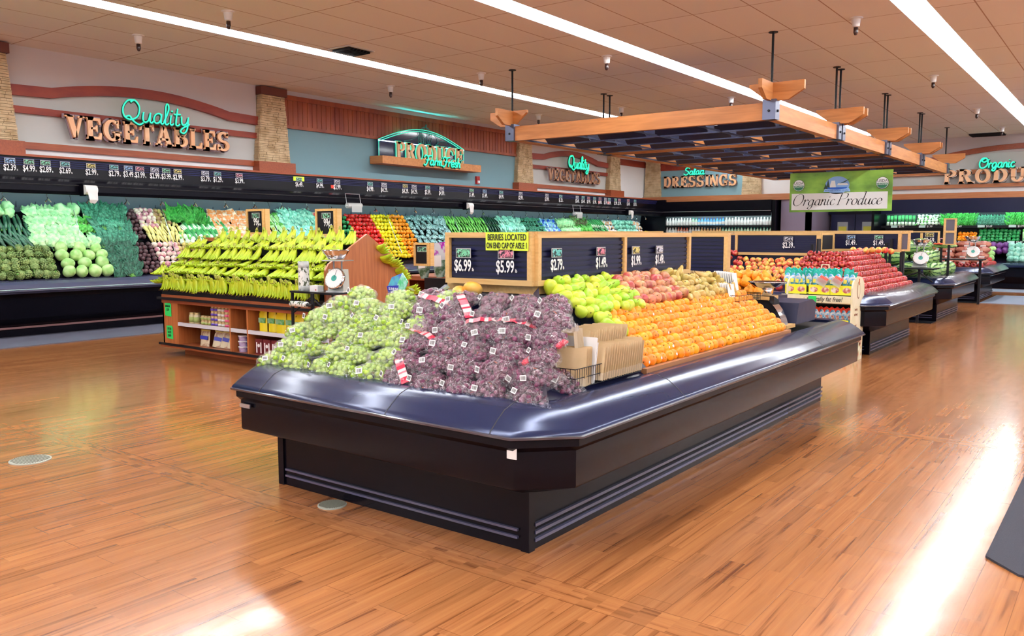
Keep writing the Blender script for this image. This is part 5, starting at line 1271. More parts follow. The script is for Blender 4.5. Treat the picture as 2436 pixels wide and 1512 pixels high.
def pillow(w_, h, d, mt, name, cat_, seal=True):
    m = MB(); n = 8; vs = []; fs = []
    for s in (1, -1):
        for i in range(n+1):
            for j in range(n+1):
                x = i/n*2-1; y = j/n*2-1; z = d*s*(max(0,(1-x**4)*(1-y**4))**.5)*(1+.25*mnoise.noise(Vector((x*2.3,y*2.3,s+len(name)))))
                vs.append((x*w_/2*(1-.06*abs(y)), y*h/2, z))
    q = (n+1)**2
    for s in (0, 1):
        for i in range(n):
            for j in range(n):
                a_ = s*q+i*(n+1)+j; f = (a_, a_+(n+1), a_+(n+2), a_+1); fs.append(f if s == 0 else f[::-1])
    m.add(vs, fs); parts = [('bag', m, mt, True)]
    if seal: parts.append(('seal_strip', MB().box((-w_*.47,h*.47,-.002),(w_*.47,h*.53,.002)), M_clear, False))
    return single(name, cat_, parts)
P_CBAG = pillow(.20,.16,.035,M_cbag,'carrot_bag','bag of carrots'); P_BBAG = pillow(.2,.15,.035,M_bbag,'broccoli_bag','produce bag'); P_RBAG = pillow(.16,.13,.035,M_pbag,'radish_bag','bag of radishes')
P_SBAG = pillow(.17,.14,.035,M_sbag,'sprout_bag','bag of sprouts'); P_LBAG = pillow(.18,.2,.04,M_lbag,'salad_bag','bag of salad'); P_OBAG = pillow(.2,.15,.035,M_obag,'carrot_chip_bag','bag of carrots')
m = MB(); rr = random.Random(5)
for k in range(9):
    a = 2*pi*k/8; m.sph((.035*math.cos(a)*(k < 8), .035*math.sin(a)*(k < 8), .02+.012*(k == 8)), .024, 8, 6)
P_BROC = single('broccoli', 'broccoli', [('florets', m, M_broc, True), ('stalk', MB().tube([(0,0,-.05),(0,0,.01)], .016, 8), M_stemg, True)])
# ---- placing on the left wall slope ----
XB, ZB, XT, ZT = -13.66, .90, -14.50, 2.02
e_up = Vector((XT-XB, 0, ZT-ZB)); SLW = e_up.length; e_up.normalize(); e_row = Vector((0,1,0)); nrm = e_row.cross(e_up); 
if nrm.x < 0: nrm = -nrm
MW = Matrix((e_row, e_up, e_row.cross(e_up))).transposed()   # local x=along wall, y=up slope
if MW.determinant() < 0 or (MW @ Vector((0,0,1))).x < 0: MW = Matrix((-e_row, e_up, (-e_row).cross(e_up))).transposed()
def wallpt(y, u, lift): return Vector((XB, y, ZB)) + e_up*(u*SLW) + nrm*lift
CNT_SEC = [0]
def section(P_, y0, y1, u0, u1, rows, cols, what, near, lift=.04, sc=1, jr=.1, rnd=False, along=0, lay=.0, skew=0):
    """rows up the slope, cols along the wall"""
    for r_ in range(rows):
        u = u0+(u1-u0)*(r_+.5)/rows
        n = cols - (r_ % 2 if cols > 3 else 0)
        for i in range(n):
            y = y0+(y1-y0)*(i+.5+(.25 if (r_ % 2 and cols <= 3) else 0))/n + skew*(u-u0)
            p = wallpt(y+R.uniform(-.012,.012), u+R.uniform(-.008,.008), lift+lay*math.sin(pi*(i+.5)/n)+R.uniform(-.006,.012))
            M = MW @ (rot_rand() if rnd else Euler((R.uniform(-jr,jr), R.uniform(-jr,jr), along+R.uniform(-jr,jr)*1.6)).to_matrix())
            P_.put(p, M=M, scale=sc*R.uniform(.93,1.08), label='%s, %s from %s, %s row of heap' % (what, ORD[i], near, rowword(r_, rows)), group=what+' heap on the wall case')
# lower tier, near part
section(P_ART, 3.7, 6.30, .0, .42, 5, 20, 'green artichoke', 'the frame edge', .05, 1.12, rnd=True)
section(P_CAB, 6.33, 7.18, .0, .44, 4, 4, 'round green cabbage', 'the artichokes', .07, 1.18, rnd=True)
section(P_KALED, 7.15, 7.62, -.02, .48, 5, 3, 'dark curly kale bunch', 'the cabbages', .03, 1.0, .3, lay=.03)
section(P_BEET, 7.62, 8.05, .0, .48, 8, 5, 'dark purple beet', 'the kale', .04, 1.15, rnd=True)
section(P_TURN, 8.05, 8.55, .1, .46, 5, 5, 'pink and white turnip', 'the beets', .05, 1.1, rnd=True)
section(P_RUTA, 8.5, 9.1, .2, .46, 4, 6, 'yellow and brown rutabaga', 'the turnips', .05, 1.1, rnd=True)
section(P_FEN, 8.6, 9.6, .44, .58, 3, 9, 'white fennel bulb', 'the rutabagas', .05, 1.1, .5)
o = MB().box((-13.72, 8.08, .92),(-13.70, 8.9, 1.12)).build('clear_guard', M_clear); tag(o, 'clear plastic guard in front of the turnips on the wall case', 'guard')
# upper tier, near part
section(P_ZUC, 4.4, 6.35, .44, .58, 2, 26, 'dark green zucchini', 'the frame edge', .05, 1.1, .15, along=.5)
section(P_ZUC, 4.4, 6.12, .58, .82, 2, 24, 'long dark zucchini', 'the frame edge', .05, 1.15, .1)
section(P_ICE, 3.9, 6.0, .86, 1.02, 2, 12, 'leafy green head', 'the frame edge', .05, 1.0, rnd=True)
section(P_NAPA, 6.12, 6.85, .44, .98, 4, 5, 'pale green romaine bunch', 'the zucchini', .04, 1.05, .2)
section(P_NAPA, 6.3, 7.1, .40, .56, 1, 6, 'low romaine bunch', 'the zucchini', .05, 1.0, .3)
section(P_BOK, 6.75, 7.15, .60, .84, 2, 4, 'white stalked chard bunch', 'the romaine', .05, 1.0, .1, along=pi)
section(P_ICE, 6.62, 7.0, .86, 1.0, 1, 2, 'large smooth green cabbage', 'the romaine', .08, 1.35, rnd=True)
section(P_KALE, 7.1, 7.75, .46, 1.0, 5, 4, 'blue green kale bunch', 'the chard', .04, 1.05, .3, lay=.04)
section(P_BEET, 7.68, 8.0, .52, 1.0, 8, 4, 'dusty purple beet', 'the kale', .05, 1.1, rnd=True)
section(P_TURN, 8.0, 8.35, .70, 1.0, 5, 4, 'pale pink turnip', 'the upper beets', .05, 1.1, rnd=True)
section(P_RUTA, 8.32, 8.62, .74, 1.0, 4, 3, 'yellow waxed rutabaga', 'the upper turnips', .05, 1.1, rnd=True)
section(P_PARN, 8.05, 8.75, .46, .74, 4, 10, 'yellow parsnip', 'the beets', .05, 1.05, .25, along=pi)
section(P_PARS, 8.62, 9.35, .78, 1.0, 3, 5, 'dark green parsley bunch', 'the rutabagas', .05, 1.1, .4)
section(P_LEEK, 8.8, 9.7, .56, .80, 2, 9, 'white and green leek bunch', 'the parsnips', .05, 1.0, .1, along=pi+.25)
section(P_CBAG, 9.45, 10.75, .50, 1.0, 6, 7, 'bag of carrots', 'the leeks', .05, 1.05, .15)
section(P_CEL, 10.75, 11.4, .40, .95, 3, 6, 'celery bunch', 'the carrot bags', .05, 1.1, .1, along=.35)
section(P_TEAL, 11.1, 11.95, .45, 1.02, 4, 5, 'mint green lettuce bunch', 'the celery', .05, 1.1, .3)
section(P_RBAG, 11.85, 12.45, .50, 1.0, 6, 4, 'bag of radishes', 'the lettuce', .05, 1.1, .3)
section(P_GP, 12.55, 13.0, .10, .95, 10, 4, 'green bell pepper', 'the radish bags', .05, 1.1, rnd=True)
section(P_RP, 12.95, 13.75, .10, 1.0, 11, 8, 'red bell pepper', 'the green peppers', .05, 1.15, rnd=True)
section(P_YP, 13.72, 14.35, .10, 1.0, 11, 6, 'yellow bell pepper', 'the red peppers', .05, 1.15, rnd=True)
section(P_OP, 14.32, 14.85, .10, 1.0, 11, 5, 'orange bell pepper', 'the yellow peppers', .05, 1.15, rnd=True)
section(P_SBAG, 14.85, 16.3, .05, 1.0, 9, 7, 'bag of brussels sprouts', 'the orange peppers', .05, 1.1, .4)
section(P_CUC, 16.3, 17.9, .15, 1.0, 5, 16, 'light green squash', 'the sprout bags', .05, 1.1, .12)
section(P_ZUC, 17.85, 18.5, .15, 1.0, 5, 7, 'dark zucchini', 'the light squash', .05, 1.1, .1)
section(P_TEAL, 18.4, 19.5, .25, 1.0, 4, 5, 'pale mint lettuce bunch', 'the far zucchini', .05, 1.2, .4)
section(P_BROC, 19.5, 20.6, .25, 1.0, 7, 8, 'broccoli crown', 'the mint lettuce', .05, 1.3, .4)
section(P_BBAG, 20.5, 21.5, .25, 1.0, 6, 5, 'blue printed produce bag', 'the broccoli', .05, 1.2, .3)
section(P_NAPA, 21.4, 22.4, .3, 1.0, 3, 6, 'light romaine bunch', 'the blue bags', .05, 1.2, .2)
section(P_LEAF, 22.3, 23.2, .3, 1.0, 4, 5, 'bright leaf lettuce bunch', 'the light romaine', .05, 1.1, .3)
section(P_BRO, 22.3, 23.0, .8, 1.05, 2, 4, 'bronze lettuce bunch', 'the light romaine', .09, 1.1, .3)
section(P_LEEK, 23.2, 24.3, .3, 1.0, 3, 8, 'far leek bunch', 'the leaf lettuce', .05, 1.1, .15, along=.4)
section(P_OBAG, 24.2, 24.9, .3, 1.0, 5, 4, 'orange and blue carrot bag', 'the far leeks', .05, 1.1, .3)
section(P_CABT, 24.9, 26.3, .3, 1.0, 5, 7, 'mint green cabbage', 'the orange and blue bags', .06, 1.1, rnd=True)
section(P_OBAG, 26.2, 26.8, .3, 1.0, 5, 3, 'far orange carrot bag', 'the mint cabbages', .05, 1.1, .3)
section(P_YP, 26.8, 27.2, .3, .7, 4, 4, 'far yellow pepper', 'the case end', .05, 1.1, rnd=True)

# ---------------- banana stand ----------------
SX0, SX1, SY0, SY1 = -10.42, -7.12, 6.12, 7.45
bs = thing('banana_stand', 'cherry wood banana display stand with open shelves in the left aisle', 'display stand', (SX0, SY0, 0)); bo = Vector(bs.location)
def SB(m, nm_, mt, sm=False): m.v = [tuple(Vector(v)-bo) for v in m.v]; return m.build(nm_, mt, bs, sm)
SB(MB().box((SX0+.25,SY0+.15,0),(SX1-.05,SY1,.10)), 'plinth', M_cherryd)
SB(MB().box((SX0-.02,SY0-.03,.10),(SX1+.02,SY1,.15)), 'bottom_board', M_cherryd)
SB(MB().box((SX0-.04,SY0-.05,.13),(SX1+.02,SY0-.03,.16)), 'lower_bumper_strip', M_blackm)
SB(MB().box((SX0,SY0,.15),(SX0+.34,SY0+.03,.72)).box((SX0,SY0,.15),(SX0+.03,SY1,.72)).box((SX0+.34,SY0,.15),(SX0+.36,SY1-.1,.72)), 'end_panel', M_cherry)
DV = [-8.92, -8.57, -7.36]
for x in DV: SB(MB().box((x-.015,SY0,.15),(x+.015,SY0+.8,.70)), 'divider', M_cherry)
SB(MB().box((SX0+.34,SY0+.6,.15),(SX1,SY0+.62,.72)), 'back_board', M_cherryd)
SB(MB().box((SX0+.34,SY0+.02,.415),(SX1,SY0+.6,.43)), 'middle_shelf', M_cherryd)
SB(MB().box((SX0+.36,SY0-.005,.40),(-8.935,SY0+.02,.445)).box((-8.905,SY0-.005,.40),(-8.585,SY0+.02,.445)).box((-8.555,SY0-.005,.40),(SX1,SY0+.02,.445)), 'shelf_label_rail', mat('pale shelf rail', (.62,.62,.68), .4))
SB(MB().box((SX0,SY0-.01,.69),(SX1,SY1,.74)), 'top_rail', M_cherryd)
SB(MB().box((SX0-.05,SY0-.05,.735),(SX1+.02,SY0-.01,.765)), 'upper_bumper_strip', M_blackm)
SB(MB().box((SX0,SY0-.01,.765),(SX1,SY0+.02,.80)), 'tray_front', M_cherryd)
SB(MB().box((SX0,SY0+.0,.80),(SX1,SY0+.03,.86)), 'tray_lip', M_blackm)
m = MB()
for k in range(4): y = SY0+.03+k*.16; z = .82+k*.17; m.box((SX0+.02,y,z-.02),(SX1-.03,y+.2,z)); m.box((SX0+.02,y+.16,z),(SX1-.03,y+.18,z+.17))
SB(m, 'stepped_tray', M_blackm)
SB(MB().prism([(SY0-.01,.74),(SY1,.74),(SY1-.04,1.16),(SY0+.62,1.60),(SY0+.04,1.27),(SY0-.01,1.2)], SX1-.03, SX1, 'yz'), 'gable_panel', M_cherry)
SB(MB().prism([(SY0-.01,.74),(SY1,.74),(SY1-.04,.95),(SY0+.62,1.40),(SY0+.04,.95)], SX0, SX0+.03, 'yz'), 'left_gable', M_cherry)
SB(MB().box((SX0,SY0+.68,.74),(SX1-.03,SY0+.72,1.55)), 'centre_board', M_cherry)
# bananas
M_ban = mat('green yellow banana', (.30,.50,.008), .4, noise2=(.55,.62,.02), nscale=7, var=.08, contrast=(.3,.65))
def banana():
    pts = []; rs = []
    for i in range(9):
        f = i/8; a = -.95+1.5*f; pts.append((0, .12*math.sin(a), -.12*math.cos(a)+.12)); rs.append([.006,.009,.019,.0235,.025,.024,.020,.010,.005][i])
    return MB().tube(pts, rs, 6)
bm_ = banana().build('banana', [M_ban], None, True); bme = bm_.data; bpy.data.objects.remove(bm_)
tipm = MB().tube([(0,.068,.02),(0,.072,.026)], .0045, 5)
def bunch(n, spread):
    t = thing('banana_bunch', 'x', 'bananas')
    for i in range(n):
        o = bpy.data.objects.new('banana', bme); COL.objects.link(o); o.parent = t; a = (i-(n-1)/2)*spread
        o.location = (math.sin(a)*.05, 0, 0); o.rotation_euler = (R.uniform(-.1,.1), a*.8, a*-.5)
    MB().tube([(0,-.095,.055),(0,-.115,.075)], [.018,.010], 6).build('crown', mat('banana crown', (.34,.36,.06), .7), t)
    m = MB()
    for i in range(n): a = (i-(n-1)/2)*spread; m.sph((math.sin(a)*.05+math.sin(a)*.04, .064, .022), .005, 5, 4)
    m.build('tips', M_navel, t); return Proto(t)
BN = [bunch(5, .52), bunch(4, .58)]
# crown up; tips hanging to the front (-y): rotate so local +y -> -y/down
tiers = [(.93, 6.10, 24, -1.35, .25), (1.00, 6.14, 18, .1, .4), (1.11, 6.20, 18, -.35, .45), (1.20, 6.30, 18, -.2, .4), (1.31, 6.37, 18, -.65, .35), (1.43, 6.47, 18, -.3, .35), (1.52, 6.66, 17, -.75, .3)]
for k, (z, y, n, tilt, jz) in enumerate(tiers):
    for i in range(n):
        x = SX0+.1+(SX1-SX0-.22)*(i+.5)/n; x += R.uniform(-.03,.03)
        if k == 6 and (x < -9.95): continue
        M = Euler((0,0,pi+R.uniform(-jz,jz))).to_matrix() @ Euler((tilt+R.uniform(-.12,.12), 0, 0)).to_matrix()
        R.choice(BN).put((x, y, z+R.uniform(-.012,.012)), M=M, scale=R.uniform(1.15,1.35), label='green yellow banana bunch, %s from the left end in the %s tier' % (ORD[i], rowword(k, 7)), group='banana bunches tiered on the stand')
for i, (y, z) in enumerate(((6.95,1.42),(7.12,1.25),(7.3,1.10),(7.0,1.30),(7.25,1.14),(7.42,.92))):
    R.choice(BN).put((SX1+.03+(i % 2)*.05, y, z), rot=(.2,-.6,-1.2), scale=1.2, label='banana bunch hanging past the wooden gable, %s from its peak' % ORD[i], group='banana bunches behind the gable')
for i in range(8): R.choice(BN).put((SX0-.02+R.uniform(-.02,.08), 6.1+(i % 4)*.1, .97+i*.03), rot=(R.uniform(-.4,.2),0,pi+R.uniform(.2,.9)), scale=1.25, label='banana bunch at the left end of the stand, %s up' % ORD[i], group='banana bunches at the left end')
# price signs on the bananas
def smallsign(x, y, z0, z1, w_, s, label, unit='lb'):
    t = thing('framed_price_sign', label, 'price sign', (x, y, 0)); MB().box((-w_/2,-.005,z0),(w_/2,.01,z1)).build('black_panel', M_blackm, t)
    f = .028; m = MB(); m.box((-w_/2-f,-.02,z0-f),(-w_/2,.025,z1+f)); m.box((w_/2,-.02,z0-f),(w_/2+f,.025,z1+f)); m.box((-w_/2,-.02,z1),(w_/2,.025,z1+f)); m.box((-w_/2,-.02,z0-f),(w_/2,.025,z0)); m.box((w_/2+f,-.0,z0-f),(w_/2+f+.02,.07,z1+f)); m.build('oak_frame', M_frame, t)
    o = MB().box((-.07,-.010,z1-.09),(.09,-.005,z1-.02)).build('chalk_card', M_cardf, t); MB().box((-.063,-.012,z1-.083),(.083,-.010,z1-.027)).build('card_picture', CARDS[0], o)
    if s: text('price_figures', s, .13, (.02,-.008,z0+.13), 'y', M_txt, t, sx=.62, bold=.002); text('price_unit', unit, .045, (.10,-.008,z0+.10), 'y', M_txt, t)
smallsign(-9.16, 6.72, 1.62, 1.89, .30, '99\u00a2', 'oak framed black 99 cent sign over the left bananas'); smallsign(-7.80, 6.72, 1.60, 1.87, .30, '99\u00a2', 'oak framed black 99 cent sign over the right bananas')
smallsign(-7.35, 7.9, 1.22, 1.46, .20, '', 'small oak framed black sign behind the wooden gable')
# green hand written notes on the end panel
for i, (x, z, s) in enumerate(((SX0+.14,.60,['BANANA','$2.79']), (SX0+.16,.30,['PITTED','DATES','$10.99']))):
    t = thing('paper_notice', 'bright green handwritten %s note taped to the banana stand end' % s[0].lower(), 'notice', (x, SY0-.004, z)); m = MB(); m.prism([(-.07,-.08),(.075,-.09),(.075,.07),(.05,.09),(-.07,.085)], -.003, 0, 'xz'); m.build('green_sheet', mat('neon green paper', (.02,.62,.12), .6), t)
    for k, q in enumerate(s): text('note_text', q, .045, (0,-.005,.045-.045*k), 'y', M_ink, t, sx=.6)
# jars
def jar(h, r_, body, band, lid, nm_='jar'):
    t = thing(nm_, 'x', 'jar'); MB().lathe([(r_*.92,0),(r_,.008),(r_,h*.72),(r_*.8,h*.86),(r_*.78,h*.9)], 12).build('glass_body', body, t, smooth=50)
    MB().lathe([(r_*.86,h*.86),(r_*.86,h),(0,h)], 12).build('lid', lid, t, smooth=40); MB().lathe([(r_*1.02,h*.16),(r_*1.02,h*.62)], 12).build('jar_label', band, t, smooth=True); return Proto(t)
jb = mat('tan spread', (.50,.34,.16), .25); gold = mat('gold lid', (.62,.48,.22), .3, .5)
lb = [mat('violet label', (.12,.06,.45), .5), mat('pale label', (.75,.75,.68), .5), mat('pink label', (.8,.12,.25), .5), mat('olive label', (.35,.42,.12), .5)]
JR = [jar(.062, .033, jb, q, gold) for q in lb]; JT = jar(.15, .045, mat('cream sauce', (.62,.55,.34), .25), lb[3], gold, 'tall_jar')
for i in range(2): JT.put((-9.88+i*.11, SY0+.10, .43), label='tall cream sauce jar, %s from the left on the jar shelf' % ORD[i], group='tall jars')
JT.put((-9.62, SY0+.26, .50), label='tall jar standing behind the stacked small jars', group='tall jars')
for c in range(9):
    for lv in range(4 if c > 2 else 2):
        JR[(0 if c in (3,4) else 2 if c > 6 else 1 if c > 4 else 3)].put((-9.62+c*.074, SY0+.09, .43+lv*.063), label='small lidded jar, column %s from the tall jars, %s layer' % (ORD[c], rowword(lv, 4)), group='small jars stacked on the stand shelf')
def pouch(w_, h, mt, nm_, tp, bt):
    t = thing(nm_, 'x', 'pouch'); m = MB(); n = 6; vs = []; fs = []
    for s in (1,-1):
        for i in range(n+1):
            for j in range(n+1): x = i/n*2-1; f = j/n; vs.append((x*w_/2, s*-.028*(1-x*x)**.6*(1-f)**.5, h*f))
    q = (n+1)**2
    for s in (0,1):
        for i in range(n):
            for j in range(n): a_ = s*q+i*(n+1)+j; fs.append((a_,a_+(n+1),a_+(n+2),a_+1))
    m.add(vs, fs); m.build('pouch_body', mt, t, True)
    MB().box((-w_/2,-.003,h*.97),(w_/2,.003,h*1.06)).build('seal_strip', tp, t)
    MB().prism([(-w_*.4,h*.42),(w_*.4,h*.42),(w_*.42,h*.66),(-w_*.42,h*.66)], -.024, -.016, 'xz').build('label_band', bt, t); return Proto(t)
yl = mat('yellow pouch', (.85,.68,.02), .35); PY_ = pouch(.19,.26,yl,'seed_pouch',yl,mat('green pouch band', (.08,.35,.08), .4,noise2=(.3,.5,.3),nscale=25))
for i, (x, s) in enumerate(((-8.42,.8),(-8.27,.8),(-8.08,1.0),(-7.92,1.0),(-7.74,.75),(-7.56,1.0))): PY_.put((x, SY0+.12+.02*(i % 2), .43), scale=(s,1,.95 if i < 4 else .88), label='yellow and green seed pouch, %s from the left on the right-hand shelf' % ORD[i], group='yellow seed pouches')
ky = mat('cream pouch', (.72,.62,.42), .35, noise2=(.45,.25,.14), nscale=12, contrast=(.5,.6)); PK = pouch(.2,.2,ky,'bread_pouch',mat('pouch gold', (.75,.6,.12), .4),mat('pouch blue', (.06,.07,.5), .4))
for i, (x, a) in enumerate(((-9.66,0),(-9.38,.5),(-9.22,.6),(-9.08,.7))): PK.put((x, SY0+.12+.01*i, .15), rot=(-.12, a*.35, a), scale=(1 if i == 0 else .8,1,1), label='cream printed pouch, %s from the left on the bottom shelf' % ORD[i], group='cream pouches leaning on the bottom shelf')
tubm = mat('violet date tub', (.20,.12,.30), .35, noise2=(.5,.4,.6), nscale=20)
t = thing('tub', 'x', 'tub'); MB().lathe([(.05,0),(.058,.05),(.06,.06)], 14).build('tub_body', tubm, t, smooth=50); MB().lathe([(.063,.058),(.064,.068),(0,.068)], 14).build('lid', M_paper, t, smooth=40); TB = Proto(t)
for c in range(2):
    for lv in range(3): TB.put((-8.80+c*.13, SY0+.10+c*.03, .15+lv*.068), label='violet tub with white lid, %s column, %s layer' % (ORD[c], rowword(lv, 3)), group='lidded tubs in the narrow bay')
bx = mat('maroon box', (.14,.015,.02), .4); t = thing('date_box', 'x', 'box'); MB().box((-.07,-.04,0),(.07,.04,.19)).build('carton', bx, t)
m = MB(); m.box((-.05,-.042,.02),(-.03,-.04,.15)); m.box((.03,-.042,.02),(.05,-.04,.15)); m.lathe([(.022,0),(.022,.003)], 12, T=Matrix.Translation((0,-.040,.11)) @ Matrix.Rotation(pi/2,4,'X')); m.build('white_print', M_paper, t); DB = Proto(t)
for i in range(6): DB.put((-8.44+i*.155, SY0+.10, .15), label='maroon and white date box, %s from the tub bay' % ORD[i], group='maroon date boxes')
# ---- cart table at the right end: bag roll, box, dial scale ----
t = thing('side_table', 'small black steel side table at the right end of the banana stand', 'table', (-7.05, 5.95, 0)); MB().box((-.34,-.12,.965),(.36,.26,.985)).build('table_top', mat('dark steel', (.03,.03,.035), .3, .7), t)
for x, y in ((-.32,-.10),(.34,-.10),(-.32,.24),(.34,.24)): MB().box((x-.012,y-.012,0),(x+.012,y+.012,.965)).build('leg', M_blackm, t)
m = MB(); m.tube([(-.3,-.1,.75),(0,-.1,.93),(.3,-.1,.75)], .012, 5); m.build('brace', M_blackm, t)
M_roll = mat('printed bag roll', (.80,.82,.78), .25, noise2=(.07,.09,.05), nscale=26, stretch=(1.3,1.3,.8), contrast=(.50,.58))
t = thing('bag_roll', 'upright printed produce bag roll on the black side table', 'bag roll', (-7.27, 5.93, .985)); MB().lathe([(.058,0),(.06,.01),(.06,.09),(.06,.2),(.06,.31),(.058,.32),(.02,.32)], 20).build('printed_film', M_roll, t, smooth=50); MB().lathe([(.0605,.0),(.0605,.055)], 20).build('white_lower_edge', M_clear, t, smooth=True); MB().lathe([(.0605,.25),(.0605,.318)], 20).build('white_upper_edge', M_clear, t, smooth=True)
t = thing('small_box', 'small white carton on the side table next to the scale', 'box', (-7.05, 5.92, .985)); MB().box((-.065,-.04,0),(.065,.04,.065)).build('carton', M_paper, t); MB().lathe([(.008,0),(.008,.002)], 10, T=Matrix.Translation((.035,-.041,.02)) @ Matrix.Rotation(pi/2,4,'X')).build('red_dot', mat('red dot', (.5,.02,.02), .5), t)
def dial_scale(loc, rz, label, s=1.0, table=False):
    t = thing('dial_scale', label, 'scale', loc, rz)
    m = MB(); m.prism([(-.10,0),(.10,0),(.085,.24),(-.085,.24)], -.02, .10, 'xz'); m.build('body', mat('scale grey enamel', (.52,.55,.50), .4), t)
    MB().box((-.11,-.04,0),(.11,.12,.012)).build('foot', M_white, t)
    m = MB(); T = Matrix.Translation((.02,-.045,.14)) @ Matrix.Rotation(rad(68),4,'X'); m.lathe([(.118,0),(.12,.02),(.11,.03)], 28, T=T); m.build('dial_rim', M_chrome, t, smooth=40)
    m = MB(); m.lathe([(.106,.0305),(0,.031)], 28, T=T); m.build('dial_face', M_paper, t)
    m = MB(); m.lathe([(.033,.031),(.033,.034),(0,.034)], 18, T=T); m.build('dial_emblem', mat('scale green', (.02,.30,.24), .4), t)
    m = MB()
    for k in range(20): a = 2*pi*k/20; m.add([((.09)*math.cos(a), .09*math.sin(a), .0325), (.102*math.cos(a), .102*math.sin(a), .0325), (.102*math.cos(a+.04), .102*math.sin(a+.04), .0325)], [(0,1,2)], 0, T)
    m.add([(-.003,0,.035),(.003,0,.035),(.02,.09,.035),(.016,.09,.035)], [(0,1,2,3)], 0, T); m.build('dial_marks', M_ink, t)
    m = MB(); m.tube([(-.05,.03,.24),(-.05,.03,.33)], .009, 6); m.tube([(.05,.03,.24),(.05,.03,.33)], .009, 6); m.box((-.14,-.06,.33),(.14,.12,.338)); m.build('tray_support', M_steel, t)
    MB().lathe([(0,.345),(.07,.347),(.085,.352),(.13,.41),(.15,.445),(.152,.447),(.127,.41),(.08,.358),(0,.352)], 26).build('bowl', M_chrome, t, smooth=True); t.scale = (s,s,s); return t
dial_scale((-6.80, 5.98, .985), .25, 'steel bowl dial scale on the black table beside the wooden gable')
t = thing('bag_roll', 'horizontal printed bag roll sticking out below the side table', 'bag roll', (-7.1, 5.72, .86)); MB().tube([(-.13,0,0),(.13,0,0)], .03, 12).build('printed_film', M_roll, t, True); MB().tube([(.13,0,0),(.19,.01,-.01)], .018, 8).build('spindle', M_blackm, t)
t = thing('roll_bracket', 'black bracket carrying the horizontal bag roll', 'bracket', (-6.93, 5.75, .0)); MB().box((-.02,0,.7),(.02,.02,.98)).build('bracket_bar', M_blackm, t)

# ---------------- wooden table behind with packs ----------------
t = thing('wood_table', 'red brown wood table with open shelf behind the grapes', 'display table', (-7.9, 8.9, 0)); MB().box((-.9,0,.93),(2.6,1.3,.99)).build('table_top', M_cherryd, t); MB().box((-.88,.05,.0),(2.55,1.25,.12)).build('plinth', M_cherryd, t); MB().box((-.88,.6,.12),(2.55,.64,.93)).build('back_board', M_cherryd, t)
for x in (-.88,.3,1.4,2.5): MB().box((x,.02,.12),(x+.04,.6,.93)).build('divider', M_cherry, t)
MB().box((-.88,.03,.5),(2.5,.6,.53)).build('shelf', M_cherryd, t)
M_tom = mat('tomato', (.75,.03,.01), .2, var=.15)
t = thing('tomato_pack', 'x', 'tomatoes'); m = MB()
for i in range(6):
    for j in range(3): m.sph((-.09+i*.036, -.04+j*.036, .02), .019, 8, 6)
o = m.build('tomatoes', M_tom, t, True); o['kind'] = 'stuff'; MB().box((-.12,-.065,0),(.12,.065,.05)).build('clear_tray', M_clear, t); TP = Proto(t)
for lv in range(2):
    for i in range(6): TP.put((-8.0+i*.26, 9.05, .995+lv*.055), label='clear tray of red tomatoes, %s from the left, %s layer' % (ORD[i], ['bottom','top'][lv]), group='tomato trays on the wood table')
gb = mat('magenta herb bag', (.40,.02,.42), .25, noise2=(.62,.66,.72), nscale=9, contrast=(.45,.52), spec=.8); gl_ = mat('leafy bag lower', (.05,.12,.06), .25, noise2=(.3,.42,.38), nscale=14, spec=.8)
t = thing('herb_bag', 'x', 'bag of greens'); MB().prism([(-.03,0),(.04,0),(.12,.22),(-.11,.22)], -.04, .02, 'xz').build('leafy_lower', gl_, t); MB().prism([(-.11,.22),(.12,.22),(.14,.45),(-.13,.43)], -.035, .015, 'xz').build('printed_upper', gb, t); MB().box((-.06,-.045,.14),(.06,-.04,.28)).build('white_label', M_paper, t); HB_ = Proto(t)
for i, (x, y, z, a) in enumerate(((-7.48,8.4,1.02,-.05),(-7.18,8.45,1.08,.2),(-7.95,8.6,.98,-.1))): HB_.put((x, y, z), rot=(0,a,0), scale=1.05, label='magenta and white printed bag of greens, %s behind the gable' % ['middle','tallest right','lowest left'][i], group='magenta bags of greens')
t = thing('bag_stand', 'slim black stand holding the magenta bags of greens', 'stand', (-7.35, 8.5, 0)); MB().box((-.5,-.02,0),(.35,.06,1.0)).build('rack', M_blackm, t)
t = thing('citrus_tub', 'x', 'tub of oranges'); m = MB()
for i in range(3):
    for j in range(2): m.sph((-.07+i*.07, -.03+j*.06, .05), .036, 8, 6)
m.build('oranges', M_or, t, True); MB().lathe([(.07,0),(.10,.06)], 14).build('paper_tub', M_paper, t); CT = Proto(t)
for i in range(4): CT.put((-7.55+i*.24, 9.15, .53), label='white tub of oranges, %s from the left on the table shelf' % ORD[i], group='orange tubs on the lower shelf')
t = thing('garlic_box', 'red speckled net box on the table shelf behind the grapes', 'box', (-6.1, 8.8, .95)); MB().box((-.25,-.1,0),(.25,.1,.16)).build('net_carton', mat('speckled red net', (.55,.08,.05), .6, noise2=(.7,.6,.5), nscale=40), t)
